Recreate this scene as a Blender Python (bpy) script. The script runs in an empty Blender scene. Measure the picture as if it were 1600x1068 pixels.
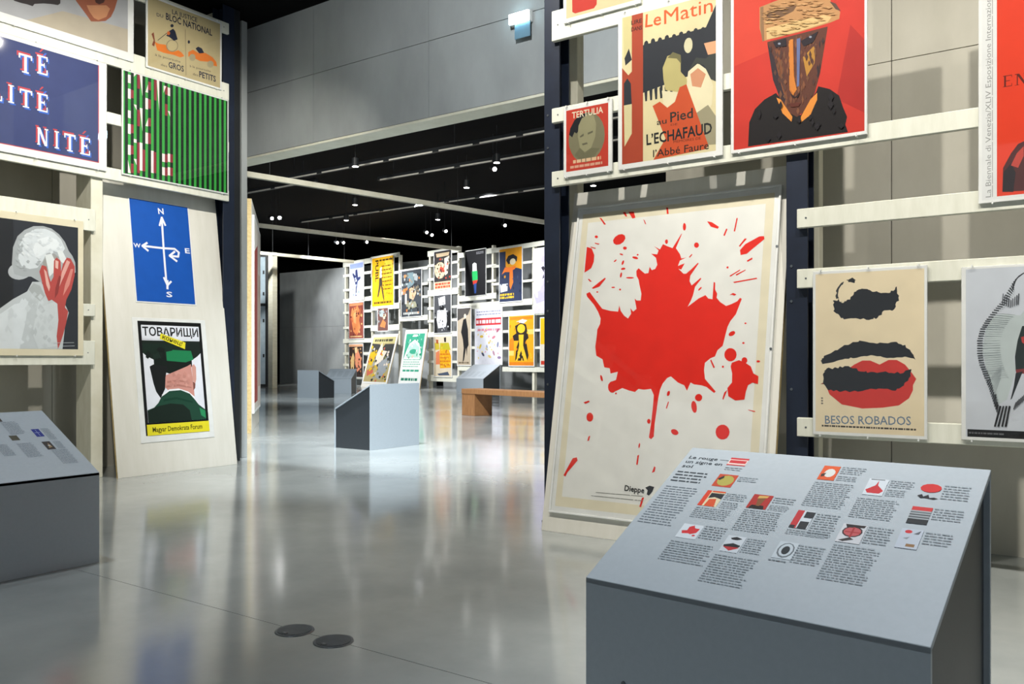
import bpy, bmesh, math, random
from mathutils import Vector, Matrix

# ------------------------------------------------------------------ camera, world, lights
scene = bpy.context.scene
COL = scene.collection
YAW = math.radians(34.9)
cam_d = bpy.data.cameras.new('camera')
cam = bpy.data.objects.new('camera', cam_d); COL.objects.link(cam)
cam.location = (0, 0, 1.0); cam.rotation_euler = (math.radians(90), 0, YAW)
cam_d.sensor_width = 36; cam_d.lens = 1305 / 1600 * 36; cam_d.shift_y = 28 / 1600
cam_d.clip_start = .05; cam_d.clip_end = 200
scene.camera = cam
vs = scene.view_settings
vs.view_transform = 'Standard'; vs.look = 'None'; vs.gamma = 1; vs.use_curve_mapping = False
vs.exposure = 0.0
world = bpy.data.worlds.new('world'); scene.world = world; world.use_nodes = True
bg = world.node_tree.nodes['Background']
bg.inputs[0].default_value = (.83, .93, 1.0, 1); bg.inputs[1].default_value = .4

def spot(loc, aim, watts, deg=75, blend=.7, size=.05, col=(1, .96, .9)):
    d = bpy.data.lights.new('spot', 'SPOT'); d.energy = watts; d.spot_size = math.radians(deg)
    d.spot_blend = blend; d.shadow_soft_size = size; d.color = col
    o = bpy.data.objects.new('spot', d); COL.objects.link(o); o.location = loc
    o.rotation_euler = (Vector(aim) - Vector(loc)).to_track_quat('-Z', 'Y').to_euler()
WARM = (1, .95, .86); COOL = (.9, .96, 1)
# track spots on the hall ceiling, washing the left rack, the right rack and the header wall
for y in (-2.6, 2.2, 4.1): spot((-4.3, y, 4.35), (-7.05, y + .25, 1.9), 370, 84, .6, .035, WARM)
for x in (-3.0, -1.6, -.1, 1.4): spot((x, 2.3, 4.35), (x + .35, 4.4, 1.2), 285, 88, .6, .035, WARM)
spot((-2.9, 3.3, 4.35), (-3.7, 5.6, 3.6), 260, 110, 1, .05, (.95, .98, 1))
spot((-3.2, 6.3, 5.6), (-6.2, 7.4, .3), 1500, 60, .9, .1, COOL)
spot((-6.5, 6.2, 5.6), (-7.2, 9.0, 0), 2600, 100, .9, .1, COOL)  # unseen spot added to brighten the passage floor
spot((-11, 8.0, 4.9), (-14.5, 15.5, 5.0), 900, 60, .9, .1, (1, .97, .9))  # this and the next are unseen spots added to brighten the beams and tracks
spot((-6.0, 8.0, 4.9), (-12, 16, 5.0), 900, 70, .9, .1, (1, .97, .9))
# downlights of the hall, over the lecterns and the floor
for x, y, w, dg in ((-4.4, 1.6, 230, 60), (-.65, 2.05, 400, 44), (-1.0, -1.3, 150, 110), (-5.2, 3.6, 120, 110)): spot((x, y, 4.4), (x, y, 0), w, dg, .9, .08, COOL)  # the spot behind the camera is added to lighten the near lectern's front
spot((-4.6, 6.4, 5.6), (-9.4, 7.3, 1.7), 900, 40, .8, .08, WARM)  # unseen far-room spot added to light the edge-on panel
spot((-4.4, 2.6, 4.4), (-5.6, 5.9, 0), 1150, 50, .9, .1, COOL)  # unseen extra spot, added to spill brightness onto the near passage floor
# wall washers in the far room
BA = math.radians(-14)
BO = Vector((-18.597, 22.386, 0)); BU = Vector((math.cos(BA), math.sin(BA), 0)); BN = Vector((math.sin(BA), -math.cos(BA), 0))
for u in (-6, -3.6, -1.2, 1.2, 3.6, 6.0):
    p = BO + BU * u + BN * 3.6
    spot(p + Vector((0, 0, 5.5)), BO + BU * u + Vector((0, 0, 2.4)), 1000, 78, .6, .06, (.98, .98, 1))
spot((-23, 17.5, 5.6), (-26.5, 24.2, 1.8), 950, 85, 1, .1, (1, 1, .96))
spot((-15.8, 12.6, 5.6), (-16.9, 15.2, .3), 700, 70, .9, .1, COOL)
spot((-10.5, 10.5, 5.2), (-9.5, 12.5, 0), 1100, 90, .9, .1, COOL)
spot((-15, 14, 5.2), (-16, 15.5, 0), 900, 90, .9, .1, COOL)

# ------------------------------------------------------------------ materials
def lin(h):
    h = h.lstrip('#'); o = []
    for i in (0, 2, 4):
        c = int(h[i:i + 2], 16) / 255
        o.append(c / 12.92 if c <= .04045 else ((c + .055) / 1.055) ** 2.4)
    return tuple(o) + (1,)
MATS = {}
def base_mat(name):
    m = bpy.data.materials.new(name); m.use_nodes = True
    return m, m.node_tree.nodes, m.node_tree.links, m.node_tree.nodes['Principled BSDF']
def noisy(name, c1, c2, scale=3, rough=.5, detail=6, r2=None, bump=0, stretch=(1, 1, 1), spec=.5, metal=0):
    """two colours mixed by object-space noise, noise driven roughness and fine relief"""
    if name in MATS: return MATS[name]
    m, N, L, b = base_mat(name)
    tc = N.new('ShaderNodeTexCoord'); mp = N.new('ShaderNodeMapping'); mp.inputs['Scale'].default_value = stretch
    nz = N.new('ShaderNodeTexNoise'); nz.inputs['Scale'].default_value = scale; nz.inputs['Detail'].default_value = detail
    nz.inputs['Roughness'].default_value = .6
    cr = N.new('ShaderNodeValToRGB'); cr.color_ramp.elements[0].position = .32; cr.color_ramp.elements[1].position = .7
    cr.color_ramp.elements[0].color = lin(c1); cr.color_ramp.elements[1].color = lin(c2)
    L.new(tc.outputs['Object'], mp.inputs[0]); L.new(mp.outputs[0], nz.inputs[0]); L.new(nz.outputs[0], cr.inputs[0])
    L.new(cr.outputs[0], b.inputs['Base Color'])
    b.inputs['Specular IOR Level'].default_value = spec; b.inputs['Metallic'].default_value = metal
    if r2 is not None:
        mr = N.new('ShaderNodeMapRange'); mr.inputs[1].default_value = .3; mr.inputs[2].default_value = .7
        mr.inputs[3].default_value = rough; mr.inputs[4].default_value = r2
        L.new(nz.outputs[0], mr.inputs[0]); L.new(mr.outputs[0], b.inputs['Roughness'])
    else: b.inputs['Roughness'].default_value = rough
    if bump:
        bp = N.new('ShaderNodeBump'); bp.inputs['Strength'].default_value = bump; bp.inputs['Distance'].default_value = .01
        L.new(nz.outputs[0], bp.inputs['Height']); L.new(bp.outputs[0], b.inputs['Normal'])
    MATS[name] = m; return m
def ink(h):
    """printed ink of one colour with faint paper mottling"""
    if h in MATS: return MATS[h]
    m, N, L, b = base_mat('ink_' + h[1:])
    nz = N.new('ShaderNodeTexNoise'); nz.inputs['Scale'].default_value = 9; nz.inputs['Detail'].default_value = 5
    tc = N.new('ShaderNodeTexCoord'); L.new(tc.outputs['Object'], nz.inputs[0])
    mx = N.new('ShaderNodeMix'); mx.data_type = 'RGBA'
    c = lin(h); mx.inputs[6].default_value = tuple(v * .88 for v in c[:3]) + (1,); mx.inputs[7].default_value = tuple(min(1, v * 1.1) for v in c[:3]) + (1,)
    L.new(nz.outputs[0], mx.inputs[0]); L.new(mx.outputs[2], b.inputs['Base Color'])
    b.inputs['Roughness'].default_value = .6; b.inputs['Specular IOR Level'].default_value = .25
    MATS[h] = m; return m
def glow(name, col, s):
    m, N, L, b = base_mat(name)
    b.inputs['Base Color'].default_value = col; b.inputs['Emission Color'].default_value = col; b.inputs['Emission Strength'].default_value = s
    return m
def clear_sheet(name, tint=(1, 1, 1, 1), gain=1.0):
    """acrylic sheet: straight transmission plus a Fresnel mirror coat"""
    m = bpy.data.materials.new(name); m.use_nodes = True; N = m.node_tree.nodes; L = m.node_tree.links
    N.remove(N['Principled BSDF']); out = N['Material Output']
    tr = N.new('ShaderNodeBsdfTransparent'); tr.inputs[0].default_value = tint
    gl = N.new('ShaderNodeBsdfGlossy'); gl.inputs['Roughness'].default_value = .03
    ge = N.new('ShaderNodeNewGeometry'); dt = N.new('ShaderNodeVectorMath'); dt.operation = 'DOT_PRODUCT'
    L.new(ge.outputs['Incoming'], dt.inputs[0]); L.new(ge.outputs['Normal'], dt.inputs[1])
    def mt(op, x, y=None):
        n = N.new('ShaderNodeMath'); n.operation = op; n.use_clamp = op == 'MULTIPLY_ADD'
        for i, v in enumerate((x, y)):
            if v is None: continue
            if hasattr(v, 'node'): L.new(v, n.inputs[i])
            else: n.inputs[i].default_value = v
        if op == 'MULTIPLY_ADD': n.inputs[2].default_value = .04 * gain
        return n.outputs[0]
    fac = mt('MULTIPLY_ADD', mt('POWER', mt('SUBTRACT', 1.0, mt('ABSOLUTE', dt.outputs['Value'])), 5.0), .9)
    mx = N.new('ShaderNodeMixShader')
    L.new(fac, mx.inputs[0]); L.new(tr.outputs[0], mx.inputs[1]); L.new(gl.outputs[0], mx.inputs[2]); L.new(mx.outputs[0], out.inputs[0])
    return m
M_FLOOR = noisy('polished_concrete', '#7f8585', '#adb2b0', .5, .08, 10, .18, 0, (1, 1, 1), .8)
M_JOINT = noisy('joint_filler', '#5f6465', '#6d7273', 8, .6)
M_JOINTW = noisy('formwork_joint', '#57564d', '#66655b', 8, .8)
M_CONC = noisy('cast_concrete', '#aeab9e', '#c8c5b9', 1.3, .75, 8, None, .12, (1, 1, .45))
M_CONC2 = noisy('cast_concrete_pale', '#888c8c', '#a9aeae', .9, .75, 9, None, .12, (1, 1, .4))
M_BLACK = noisy('black_ceiling', '#020203', '#040405', 2, .9, 3, None, 0, (1, 1, 1), .15)
M_DARK = noisy('dark_grey_metal', '#15181b', '#1d2124', 4, .5)
M_NAVY = noisy('navy_steel', '#141c2c', '#1b2538', 5, .42)
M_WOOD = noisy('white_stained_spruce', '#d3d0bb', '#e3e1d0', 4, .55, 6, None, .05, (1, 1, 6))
M_RAIL = noisy('white_stained_batten', '#d6d7c8', '#e2e3d6', 4, .5, 6, None, .05, (6, 1, 1))
M_PLY = noisy('whitened_plywood', '#dad8cd', '#e3e1d8', 2.5, .5, 7, None, .04, (5, .8, 1))
M_PLYEDGE = noisy('plywood_edge', '#b89e68', '#d0b985', 30, .6)
M_BOARD = noisy('white_mount_board', '#dcdedb', '#e8eae8', 6, .5)
M_CREAM = noisy('cream_mount_board', '#dcd3b4', '#e6dec2', 6, .5)
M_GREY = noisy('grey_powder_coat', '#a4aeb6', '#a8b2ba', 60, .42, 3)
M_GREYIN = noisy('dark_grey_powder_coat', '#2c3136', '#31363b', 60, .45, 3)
M_BENCH = noisy('oiled_oak', '#99683f', '#b58253', 5, .45, 8, None, .05, (8, 1, 1))
M_STEEL = noisy('brushed_steel', '#6b7176', '#80868a', 40, .35, 3, None, 0, (1, 1, 1), .5, .8)
M_REFLECT = noisy('pale_reflection', '#c9c6bc', '#d8d5ca', 20, .4)
M_SHEET = clear_sheet('acrylic_sheet')
M_GLASS = clear_sheet('door_glass', (.62, .72, .8, 1), 1.6)
M_LAMP = glow('lamp_lens', (1, .98, .94, 1), 14)
M_LAMPB = glow('lamp_lens_bright', (1, 1, 1, 1), 60)
M_SIGN = glow('sign_diffuser', (.6, .9, 1, 1), 30)
M_PLATE = noisy('blue_grey_plate', '#5f7f92', '#6f90a2', 5, .3)

# ------------------------------------------------------------------ helpers
def link(o, parent=None):
    COL.objects.link(o)
    if parent: o.parent = parent
    return o
def tag(o, label=None, cat=None, group=None, kind=None):
    for k, v in (('label', label), ('category', cat), ('group', group), ('kind', kind)):
        if v: o[k] = v
    return o
def frame(O, U, V):
    U = Vector(U).normalized(); V = Vector(V).normalized(); N = U.cross(V)
    m = Matrix((U, V, N)).transposed().to_4x4(); m.translation = Vector(O); return m
def empty(name, mat=None, loc=None):
    o = bpy.data.objects.new(name, None); COL.objects.link(o); o.empty_display_size = .1
    if mat is not None: o.matrix_world = mat
    if loc is not None: o.location = loc
    return o
class MB:
    def __init__(s): s.v = []; s.f = []; s.m = []
    def face(s, pts, mi=0):
        n = len(s.v); s.v += [tuple(p) for p in pts]; s.f.append(tuple(range(n, n + len(pts)))); s.m.append(mi)
    def box(s, x0, y0, z0, x1, y1, z1, mi=0):
        n = len(s.v)
        s.v += [(x, y, z) for z in (z0, z1) for x, y in ((x0, y0), (x1, y0), (x1, y1), (x0, y1))]
        for f in ((0, 3, 2, 1), (4, 5, 6, 7), (0, 1, 5, 4), (1, 2, 6, 5), (2, 3, 7, 6), (3, 0, 4, 7)):
            s.f.append(tuple(n + i for i in f)); s.m.append(mi)
    def prism(s, poly, axis, a, b, mi=0):
        """extrude a 2-d polygon (other two axes in order) along axis"""
        def P(q, t):
            l = [0, 0, 0]; k = [i for i in range(3) if i != axis]; l[axis] = t; l[k[0]] = q[0]; l[k[1]] = q[1]; return tuple(l)
        n = len(s.v); c = len(poly)
        s.v += [P(q, a) for q in poly] + [P(q, b) for q in poly]
        s.f.append(tuple(n + i for i in range(c))); s.f.append(tuple(n + c + i for i in reversed(range(c)))); s.m += [mi, mi]
        for i in range(c):
            j = (i + 1) % c; s.f.append((n + j, n + i, n + c + i, n + c + j)); s.m.append(mi)
    def cyl(s, p, q, r, n=16, r2=None, mi=0):
        p = Vector(p); q = Vector(q); d = (q - p).normalized(); a = d.orthogonal().normalized(); b = d.cross(a); r2 = r if r2 is None else r2
        i0 = len(s.v)
        for c, rr in ((p, r), (q, r2)):
            for i in range(n):
                t = 2 * math.pi * i / n; s.v.append(tuple(c + a * rr * math.cos(t) + b * rr * math.sin(t)))
        s.f.append(tuple(i0 + i for i in reversed(range(n)))); s.f.append(tuple(i0 + n + i for i in range(n))); s.m += [mi, mi]
        for i in range(n):
            j = (i + 1) % n; s.f.append((i0 + i, i0 + j, i0 + n + j, i0 + n + i)); s.m.append(mi)
    def build(s, name, mats, parent=None, bevel=0, fix=True):
        me = bpy.data.meshes.new(name); me.from_pydata(s.v, [], s.f)
        for m in (mats if isinstance(mats, (list, tuple)) else [mats]): me.materials.append(m)
        me.polygons.foreach_set('material_index', s.m); me.update()
        if bevel or fix:
            bm = bmesh.new(); bm.from_mesh(me)
            if fix: bmesh.ops.recalc_face_normals(bm, faces=bm.faces)
            if bevel: bmesh.ops.bevel(bm, geom=bm.edges[:], offset=bevel, segments=1, affect='EDGES')
            bm.to_mesh(me); bm.free()
        return link(bpy.data.objects.new(name, me), parent)
def boxo(name, b, mat, parent=None, bevel=.002):
    m = MB(); m.box(*b); return m.build(name, mat, parent, bevel)

# text outlines from the built-in font, fitted into a box
TXT = {}
def glyphs(txt, bold):
    k = (txt, bold)
    if k not in TXT:
        cu = bpy.data.curves.new('t', 'FONT'); cu.body = txt; cu.size = 1; cu.resolution_u = 2; cu.offset = min(bold * .75, .021); cu.fill_mode = 'FRONT'
        ob = bpy.data.objects.new('t', cu); COL.objects.link(ob)
        dg = bpy.context.evaluated_depsgraph_get(); me = bpy.data.meshes.new_from_object(ob.evaluated_get(dg))
        V = [(v.co.x, v.co.y) for v in me.vertices]; Fc = [tuple(p.vertices) for p in me.polygons]
        bpy.data.objects.remove(ob); bpy.data.curves.remove(cu); bpy.data.meshes.remove(me)
        TXT[k] = (V, Fc)
    return TXT[k]
def add_art(mb, art, mats, ox, oy, z0, dz=.0003):
    """flat print: inked areas stacked a fraction of a millimetre apart"""
    idx = {}
    def mi(c):
        if c not in idx: idx[c] = len(mats); mats.append(ink(c))
        return idx[c]
    z = z0
    for it in art:
        z += dz
        if it[0] == 'p': mb.face([(ox + a, oy + b, z) for a, b in it[2]], mi(it[1]))
        elif it[0] == 't':
            _, c, txt, x, y, w, h, ang, bold = it
            V, Fc = glyphs(txt, bold)
            if not V: continue
            x0 = min(v[0] for v in V); x1 = max(v[0] for v in V); cap = .69 if any(ch not in '—- ' for ch in txt) else .25
            sx = w / max(x1 - x0, 1e-3); sy = h / cap; ca, sa = math.cos(ang), math.sin(ang); n = len(mb.v)
            for vx, vy in V:
                X = (vx - x0) * sx; Y = vy * sy; mb.v.append((ox + x + X * ca - Y * sa, oy + y + X * sa + Y * ca, z))
            k = mi(c)
            for f in Fc: mb.f.append(tuple(n + i for i in f)); mb.m.append(k)
        elif it[0] == 'w':   # rows of word-like bars, for print too small to read
            _, c, x0, y0, x1, y1, n, seed, fill = it
            rg = random.Random(seed); k = mi(c); p = (y1 - y0) / n
            for r in range(n):
                yb = y1 - p * (r + .5 + fill / 2); yt = yb + p * fill; x = x0; e = x1 - (rg.random() * .12 * (x1 - x0) if n > 2 else 0)
                unit = min(p * .55, (x1 - x0) / 12)
                while x < e:
                    w = min(unit * rg.uniform(.8, 3.4), e - x)
                    if w > unit * .3: mb.face([(ox + x, oy + yb, z), (ox + x + w, oy + yb, z), (ox + x + w, oy + yt, z), (ox + x, oy + yt, z)], k)
                    x += w + unit * .45
ART = {
 'boots': dict(p=(2.187,3.677,4.05,4.344), b=(2.129,3.605,4.105,4.402), art=[
  ('p','#a9abae',((0,0),(1.863,0),(1.863,.667),(0,.667))),('p','#b3aa98',((1.024,0),(1.863,0),(1.863,.2),(1.304,.167))),
  ('p','#3a3536',((.921,.165),(.928,.119),(.981,.12),(1.028,.125),(1.069,.125),(1.083,.148),(1.152,.176),(1.208,.191),(1.265,.202),(1.285,.223),(1.285,.295))),
  ('p','#9a5a41',((1.396,.335),(1.411,.289),(1.456,.245),(1.501,.2),(1.539,.16),(1.601,.18),(1.663,.205),(1.711,.256),(1.743,.329),(1.767,.414),(1.775,.471))),
  ('p','#c48a63',((1.501,.283),(1.524,.238),(1.562,.198),(1.601,.192),(1.671,.243),(1.703,.323),(1.671,.342))),('p','#4a2c26',((1.562,.38),(1.578,.332),(1.609,.328),(1.648,.357),(1.671,.419))),]),
 'justice': dict(p=(4.238,3.615,4.986,4.232), b=(4.22,3.599,5.005,4.251), art=[
  ('p','#b9ab82',((0,0),(.748,0),(.748,.617),(0,.617))),('t','#2a3245','LA JUSTICE',.239,.541,.26,.041,.032,.012),('t','#1c2438','BLOC NATIONAL',.176,.471,.484,.058,.006,.03),
  ('t','#2a3245','DU',.086,.469,.064,.029,.081,.01),('p','#6b6350',((.374,.442),(.37,.442),(.379,.018),(.383,.018))),
  ('p','#d9772b',((.065,.233),(.105,.226),(.176,.239),(.202,.198),(.257,.202),(.302,.228),(.339,.215),(.363,.192),(.321,.168),(.248,.171),(.157,.16),(.091,.164))),
  ('p','#8d8468',((.3,.269),(.296,.249),(.286,.228),(.269,.211),(.249,.198),(.228,.192),(.208,.192),(.191,.2),(.182,.214),(.178,.231),(.182,.252),(.191,.271),(.208,.289),(.228,.301),(.249,.308),(.269,.308),(.286,.3),(.296,.287))),
  ('p','#b9ab82',((.292,.266),(.289,.249),(.279,.231),(.265,.217),(.248,.206),(.229,.2),(.212,.2),(.198,.207),(.19,.219),(.186,.234),(.19,.251),(.198,.268),(.212,.284),(.229,.295),(.248,.3),(.265,.3),(.279,.294),(.289,.282))),
  ('p','#1d2437',((.202,.369),(.248,.409),(.27,.392),(.294,.325),(.257,.301),(.212,.32),(.18,.322))),
  ('p','#1d2437',((.254,.437),(.252,.431),(.247,.424),(.24,.418),(.233,.416),(.226,.416),(.222,.42),(.22,.427),(.222,.434),(.226,.44),(.233,.445),(.24,.448),(.247,.447),(.252,.443))),
  ('p','#c8662f',((.219,.359),(.217,.351),(.213,.343),(.206,.337),(.199,.335),(.192,.336),(.189,.341),(.187,.348),(.189,.357),(.192,.364),(.199,.369),(.206,.371),(.213,.37),(.217,.365))),
  ('p','#55503f',((.093,.256),(.097,.252),(.188,.347),(.184,.351))),('p','#7a3f2a',((.035,.292),(.056,.315),(.07,.23),(.061,.188),(.039,.196),(.056,.242))),
  ('p','#d9772b',((.404,.243),(.452,.278),(.509,.266),(.586,.289),(.665,.27),(.705,.238),(.714,.198),(.675,.195),(.626,.216),(.528,.195),(.452,.207),(.404,.201))),
  ('p','#1d2437',((.48,.299),(.509,.325),(.547,.32),(.572,.285),(.519,.264))),
  ('p','#a49a7a',((.481,.215),(.477,.2),(.469,.186),(.455,.175),(.439,.171),(.426,.173),(.417,.182),(.413,.195),(.417,.211),(.426,.225),(.439,.235),(.455,.239),(.469,.237),(.477,.228))),
  ('p','#a49a7a',((.676,.209),(.672,.193),(.662,.179),(.648,.168),(.633,.163),(.618,.166),(.608,.175),(.606,.189),(.608,.204),(.618,.218),(.633,.228),(.648,.233),(.662,.231),(.672,.223))),
  ('p','#1d2437',((.421,.341),(.42,.334),(.417,.329),(.412,.324),(.406,.322),(.401,.324),(.399,.328),(.398,.334),(.399,.341),(.401,.348),(.406,.352),(.412,.354),(.417,.352),(.42,.348))),
  ('t','#1c2438','GROS',.202,.043,.156,.052,.019,.03),('t','#1c2438','PETITS',.519,.045,.181,.054,.007,.03),('t','#3b3a36','à la poursuite',.07,.11,.252,.02,.035,0),('t','#3b3a36','des',.126,.037,.062,.02,.027,0),
  ('t','#3b3a36','à la poursuite',.419,.109,.226,.02,.06,0),('t','#3b3a36','des',.452,.043,.057,.021,.058,0),]),
 'blue': dict(p=(2.77,2.664,3.793,3.488), b=(2.702,2.606,3.861,3.522), art=[
  ('p','#b23a44',((0,0),(1.023,0),(1.023,.824),(0,.824))),('p','#36416f',((0,.007),(1.016,.007),(1.016,.824),(0,.824))),('p','#b8454d',((.367,.74),(.469,.74),(.469,.754),(.367,.754))),
  ('p','#b8454d',((.408,.608),(.429,.608),(.429,.754),(.408,.754))),('p','#b8454d',((.393,.608),(.443,.608),(.443,.619),(.393,.619))),('p','#b8454d',((.367,.717),(.378,.717),(.378,.754),(.367,.754))),
  ('p','#b8454d',((.459,.717),(.469,.717),(.469,.754),(.459,.754))),('p','#3868c8',((.393,.712),(.494,.712),(.494,.726),(.393,.726))),('p','#3868c8',((.434,.58),(.454,.58),(.454,.726),(.434,.726))),
  ('p','#3868c8',((.418,.58),(.469,.58),(.469,.591),(.418,.591))),('p','#3868c8',((.393,.689),(.403,.689),(.403,.726),(.393,.726))),('p','#3868c8',((.484,.689),(.494,.689),(.494,.726),(.484,.726))),
  ('p','#eef0f6',((.381,.724),(.482,.724),(.482,.739),(.381,.739))),('p','#eef0f6',((.422,.593),(.442,.593),(.442,.739),(.422,.739))),('p','#eef0f6',((.406,.593),(.457,.593),(.457,.604),(.406,.604))),
  ('p','#eef0f6',((.381,.702),(.392,.702),(.392,.739),(.381,.739))),('p','#eef0f6',((.472,.702),(.482,.702),(.482,.739),(.472,.739))),('p','#b8454d',((.516,.634),(.537,.634),(.537,.781),(.516,.781))),
  ('p','#b8454d',((.506,.634),(.587,.634),(.587,.645),(.506,.645))),('p','#b8454d',((.506,.77),(.587,.77),(.587,.781),(.506,.781))),('p','#b8454d',((.531,.702),(.563,.702),(.563,.716),(.531,.716))),
  ('p','#b8454d',((.578,.634),(.587,.634),(.587,.676),(.578,.676))),('p','#b8454d',((.578,.745),(.587,.745),(.587,.781),(.578,.781))),('p','#b8454d',((.559,.69),(.565,.69),(.565,.728),(.559,.728))),
  ('p','#b8454d',((.535,.793),(.546,.793),(.571,.823),(.556,.823))),('p','#3868c8',((.541,.606),(.562,.606),(.562,.753),(.541,.753))),('p','#3868c8',((.532,.606),(.612,.606),(.612,.617),(.532,.617))),
  ('p','#3868c8',((.532,.742),(.612,.742),(.612,.753),(.532,.753))),('p','#3868c8',((.556,.674),(.588,.674),(.588,.688),(.556,.688))),('p','#3868c8',((.604,.606),(.612,.606),(.612,.647),(.604,.647))),
  ('p','#3868c8',((.604,.716),(.612,.716),(.612,.753),(.604,.753))),('p','#3868c8',((.584,.662),(.59,.662),(.59,.7),(.584,.7))),('p','#3868c8',((.56,.765),(.572,.765),(.596,.795),(.581,.795))),
  ('p','#eef0f6',((.53,.618),(.55,.618),(.55,.766),(.53,.766))),('p','#eef0f6',((.52,.618),(.601,.618),(.601,.63),(.52,.63))),('p','#eef0f6',((.52,.754),(.601,.754),(.601,.766),(.52,.766))),
  ('p','#eef0f6',((.544,.686),(.576,.686),(.576,.701),(.544,.701))),('p','#eef0f6',((.592,.618),(.601,.618),(.601,.66),(.592,.66))),('p','#eef0f6',((.592,.729),(.601,.729),(.601,.766),(.592,.766))),
  ('p','#eef0f6',((.573,.675),(.578,.675),(.578,.712),(.573,.712))),('p','#b8454d',((.167,.341),(.191,.341),(.191,.477),(.167,.477))),('p','#b8454d',((.156,.341),(.246,.341),(.246,.352),(.156,.352))),
  ('p','#b8454d',((.156,.467),(.201,.467),(.201,.477),(.156,.477))),('p','#b8454d',((.237,.341),(.246,.341),(.246,.382),(.237,.382))),('p','#3868c8',((.192,.313),(.216,.313),(.216,.449),(.192,.449))),
  ('p','#3868c8',((.182,.313),(.271,.313),(.271,.324),(.182,.324))),('p','#3868c8',((.182,.438),(.226,.438),(.226,.449),(.182,.449))),('p','#3868c8',((.262,.313),(.271,.313),(.271,.354),(.262,.354))),
  ('p','#eef0f6',((.181,.326),(.204,.326),(.204,.462),(.181,.462))),('p','#eef0f6',((.17,.326),(.26,.326),(.26,.336),(.17,.336))),('p','#eef0f6',((.17,.451),(.215,.451),(.215,.462),(.17,.462))),
  ('p','#eef0f6',((.251,.326),(.26,.326),(.26,.366),(.251,.366))),('p','#b8454d',((.302,.347),(.321,.347),(.321,.486),(.302,.486))),('p','#b8454d',((.291,.347),(.332,.347),(.332,.357),(.291,.357))),
  ('p','#b8454d',((.291,.476),(.332,.476),(.332,.486),(.291,.486))),('p','#3868c8',((.328,.319),(.346,.319),(.346,.458),(.328,.458))),('p','#3868c8',((.316,.319),(.358,.319),(.358,.329),(.316,.329))),
  ('p','#3868c8',((.316,.448),(.358,.448),(.358,.458),(.316,.458))),('p','#eef0f6',((.316,.331),(.334,.331),(.334,.47),(.316,.47))),('p','#eef0f6',((.304,.331),(.346,.331),(.346,.341),(.304,.341))),
  ('p','#eef0f6',((.304,.461),(.346,.461),(.346,.47),(.304,.47))),('p','#b8454d',((.374,.464),(.469,.464),(.469,.477),(.374,.477))),('p','#b8454d',((.412,.337),(.431,.337),(.431,.477),(.412,.477))),
  ('p','#b8454d',((.398,.337),(.445,.337),(.445,.347),(.398,.347))),('p','#b8454d',((.374,.442),(.384,.442),(.384,.477),(.374,.477))),('p','#b8454d',((.459,.442),(.469,.442),(.469,.477),(.459,.477))),
  ('p','#3868c8',((.399,.435),(.494,.435),(.494,.449),(.399,.449))),('p','#3868c8',((.437,.309),(.456,.309),(.456,.449),(.437,.449))),('p','#3868c8',((.423,.309),(.47,.309),(.47,.319),(.423,.319))),
  ('p','#3868c8',((.399,.414),(.409,.414),(.409,.449),(.399,.449))),('p','#3868c8',((.484,.414),(.494,.414),(.494,.449),(.484,.449))),('p','#eef0f6',((.388,.448),(.482,.448),(.482,.462),(.388,.462))),
  ('p','#eef0f6',((.426,.322),(.444,.322),(.444,.462),(.426,.462))),('p','#eef0f6',((.411,.322),(.459,.322),(.459,.331),(.411,.331))),('p','#eef0f6',((.388,.427),(.398,.427),(.398,.462),(.388,.462))),
  ('p','#eef0f6',((.472,.427),(.482,.427),(.482,.462),(.472,.462))),('p','#b8454d',((.516,.336),(.537,.336),(.537,.479),(.516,.479))),('p','#b8454d',((.506,.336),(.586,.336),(.586,.348),(.506,.348))),
  ('p','#b8454d',((.506,.468),(.586,.468),(.586,.479),(.506,.479))),('p','#b8454d',((.531,.401),(.563,.401),(.563,.416),(.531,.416))),('p','#b8454d',((.578,.336),(.586,.336),(.586,.376),(.578,.376))),
  ('p','#b8454d',((.578,.443),(.586,.443),(.586,.479),(.578,.479))),('p','#b8454d',((.559,.391),(.565,.391),(.565,.428),(.559,.428))),('p','#b8454d',((.535,.49),(.546,.49),(.571,.519),(.556,.519))),
  ('p','#3868c8',((.541,.308),(.562,.308),(.562,.451),(.541,.451))),('p','#3868c8',((.532,.308),(.611,.308),(.611,.32),(.532,.32))),('p','#3868c8',((.532,.439),(.611,.439),(.611,.451),(.532,.451))),
  ('p','#3868c8',((.556,.373),(.588,.373),(.588,.388),(.556,.388))),('p','#3868c8',((.604,.308),(.611,.308),(.611,.348),(.604,.348))),('p','#3868c8',((.604,.415),(.611,.415),(.611,.451),(.604,.451))),
  ('p','#3868c8',((.584,.363),(.59,.363),(.59,.399),(.584,.399))),('p','#3868c8',((.56,.462),(.572,.462),(.596,.491),(.581,.491))),('p','#eef0f6',((.53,.321),(.55,.321),(.55,.464),(.53,.464))),
  ('p','#eef0f6',((.52,.321),(.6,.321),(.6,.332),(.52,.332))),('p','#eef0f6',((.52,.452),(.6,.452),(.6,.464),(.52,.464))),('p','#eef0f6',((.544,.386),(.576,.386),(.576,.4),(.544,.4))),
  ('p','#eef0f6',((.592,.321),(.6,.321),(.6,.361),(.592,.361))),('p','#eef0f6',((.592,.428),(.6,.428),(.6,.464),(.592,.464))),('p','#eef0f6',((.573,.375),(.578,.375),(.578,.412),(.573,.412))),
  ('p','#b8454d',((.51,.065),(.523,.065),(.523,.203),(.51,.203))),('p','#b8454d',((.573,.065),(.582,.065),(.582,.203),(.573,.203))),('p','#b8454d',((.506,.193),(.531,.193),(.531,.203),(.506,.203))),
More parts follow.
